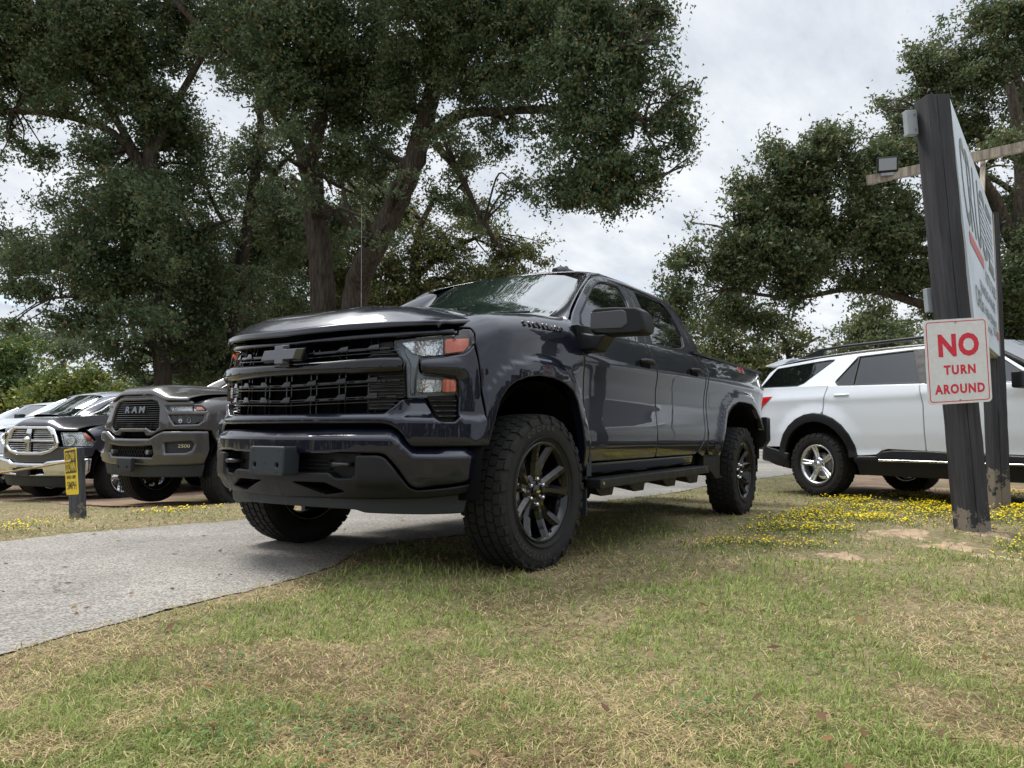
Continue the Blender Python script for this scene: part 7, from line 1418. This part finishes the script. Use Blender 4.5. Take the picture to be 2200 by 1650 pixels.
def fit_text(txt, cx_, cy_, ww, hh, bold, mat, parent, M_, z_=.0022, space=1.1, name='sign_lettering'):
    for i, (ch_, me) in enumerate([(txt, text_mesh(txt, 1.0, depth=.0003, bold=bold, space=space))]):
        xs_ = [v_.co.x for v_ in me.vertices]; yy_ = [v_.co.y for v_ in me.vertices]; x0, x1, y0, y1 = min(xs_), max(xs_), min(yy_), max(yy_)
        for v_ in me.vertices: v_.co = M_ @ Vector(((v_.co.x-(x0+x1)/2)/(x1-x0)*ww+cx_, (v_.co.y-(y0+y1)/2)/(y1-y0)*hh+cy_, z_+v_.co.z))
        link(name, me, mat, parent)
fit_text('NO', .012, .115, .290, .165, .045, REDS, nt_, M0); fit_text('TURN', .010, -.060, .225, .068, .042, REDS, nt_, M0, space=1.2); fit_text('AROUND', .003, -.195, .355, .070, .042, REDS, nt_, M0, space=1.18)
for y in (.275, -.275): q = MB(); q.tube([M0 @ Vector((0, y, .001)), M0 @ Vector((0, y, .005))], .006, 8); q.build('screw', STEEL, nt_)
q = MB(); q.box((0, 0, 0), (.10, .10, .30))
# timber beam with a floodlight behind the board
ba = Vector(at(1862, 388, 7.9)); bb = Vector(at(2330, 287, 6.9)); be = empty('light_beam', ba, 0, label='weathered timber beam sticking out past the top of the big sign board', cat='beam')
q = MB(); q.bar((0, 0, 0), bb-ba, .045, .095); q.build('timber', OLDWOOD, be)
q = MB(); br0 = Vector(at(2110, 420, 7.2))-ba; br1 = Vector(at(2112, 345, 7.4))-ba; q.bar(br0, br1, .04, .06); q.build('bracket', OLDWOOD, be)
fl = Vector(at(1907, 353, 7.75)); fo2 = empty('floodlight', fl, 0, label='black square LED floodlight standing on the timber beam', cat='floodlight'); xx = Vector(CR); zz_ = Vector((0, 0, 1)); Mf = frame_mat((0, 0, 0), Vector(CR)*1-Vector(CD)*.35, Vector(CU)+Vector(CR)*.06); Mf.translation = (0, 0, 0)
q = MB(); q.box((0, 0, -.012), (.205, .165, .03), None); 
me = q.mesh('floodlight_case'); me.transform(Mf); o = link('case', me, BLACKP, fo2); bv = o.modifiers.new('b', 'BEVEL'); bv.width = .012; bv.segments = 2
q = MB(); q.box((0, 0, .006), (.165, .125, .004)); me = q.mesh('floodlight_glass'); me.transform(Mf); link('glass', me, pbr('floodlight_glass', (.22, .23, .24), .2, coat=.5), fo2)
q = MB(); q.box((0, -.10, -.012), (.12, .03, .02)); q.box((-.06, -.06, -.02), (.01, .09, .02)); q.box((.06, -.06, -.02), (.01, .09, .02)); me = q.mesh('floodlight_bracket'); me.transform(Mf); link('bracket', me, STEEL, fo2)
# slow down sign with its post and rope
sp0 = Vector(at(168, 1102, 7.2)); sp0.z = float(terr(sp0.x, sp0.y)); sp1 = Vector(at(163, 962, 7.2))
po, pm = post_between('sign_post', sp0, sp1, .115, .10, vz-R(90)-R(28), wood_mat('slate_painted_timber', (.035, .040, .048), .80), label='short slate-painted post behind the yellow slow-down sign', cat='post')
cs = [Vector(at(u, v, d)) for u, v, d in ((139.5, 965.5, 7.06), (164.7, 962, 6.83), (167.8, 1061, 6.83), (140.6, 1064, 7.06))]
ctr = sum(cs, Vector())/4; sx_ = (cs[1]-cs[0]+cs[2]-cs[3]).normalized(); sy_ = (cs[0]-cs[3]+cs[1]-cs[2]); w1 = ((cs[1]-cs[0]).length+(cs[2]-cs[3]).length)/2; h1 = sy_.length/2
sd_ = empty('slow_down_sign', ctr, 0, label='yellow and black sign reading SLOW DOWN SPEED LIMIT 5 MPH beside the road', cat='sign'); M0 = frame_mat((0, 0, 0), sx_, sy_); M0.translation = (0, 0, 0)
YEL = pbr('sign_yellow', (.80, .58, .015), .4, var=.06, scale=20); BLS = pbr('sign_black', (.02, .02, .02), .4)
q = MB(); q.prism(rrect(w1, h1, .018), lambda a, b: M0 @ Vector((a, b, -.002)), lambda a, b: M0 @ Vector((a, b, .001))); q.build('sign_plate', YEL, sd_)
q = MB(); q.prism(rrect(w1*.88, h1*.50, .008), lambda a, b: M0 @ Vector((a, b+h1*.215, .0012)), lambda a, b: M0 @ Vector((a, b+h1*.215, .0018))); q.build('black_panel', BLS, sd_)
for txt, y, hh, m_ in (('SLOW', .325, .20, YEL), ('DOWN', .10, .20, YEL), ('SPEED LIMIT', -.12, .075, BLS), ('5MPH', -.30, .17, BLS)):
    me = text_mesh(txt, 1.0, depth=.0003, bold=.012); xs_ = [v_.co.x for v_ in me.vertices]; ys_2 = [v_.co.y for v_ in me.vertices]; x0, x1, y0, y1 = min(xs_), max(xs_), min(ys_2), max(ys_2); ww = w1*(.76 if txt != '5MPH' else .72)
    for v_ in me.vertices: v_.co = M0 @ Vector(((v_.co.x-(x0+x1)/2)/(x1-x0)*ww, y*h1+((v_.co.y-(y0+y1)/2)/(y1-y0))*hh*h1, .0022+v_.co.z))
    link('sign_lettering', me, m_, sd_)
r0 = Vector(at(150, 992, 6.95)); pts = [r0+(Vector(at(-260, 1030, 7.3))-r0)*t-Vector((0, 0, .05))*math.sin(math.pi*t) for t in np.linspace(0, 1, 60)]
q = MB()
for ph in (0, 2.1, 4.2):
    P = [p+Vector((0, .0065*math.cos(i*2.2+ph), .0065*math.sin(i*2.2+ph))) for i, p in enumerate([pts[0]+(pts[-1]-pts[0])*t-Vector((0, 0, .05))*math.sin(math.pi*t) for t in np.linspace(0, 1, 240)])]; q.tube(P, .006, 5)
rp = q.build('rope', pbr('hemp_rope', (.42, .30, .15), .9, var=.2, scale=60), None); tag(rp, 'yellowish twisted rope strung from the slow-down sign past the chrome-grilled pickup', 'rope')
# thin whip aerial rising behind the bonnet of the black pickup
wa = Vector(at(776, 676, 4.9)); q = MB(); q.tube([wa, Vector(at(777, 440, 5.0))], [.0022, .0012], 5); 
wh = q.build('whip_aerial', STEEL, truck)
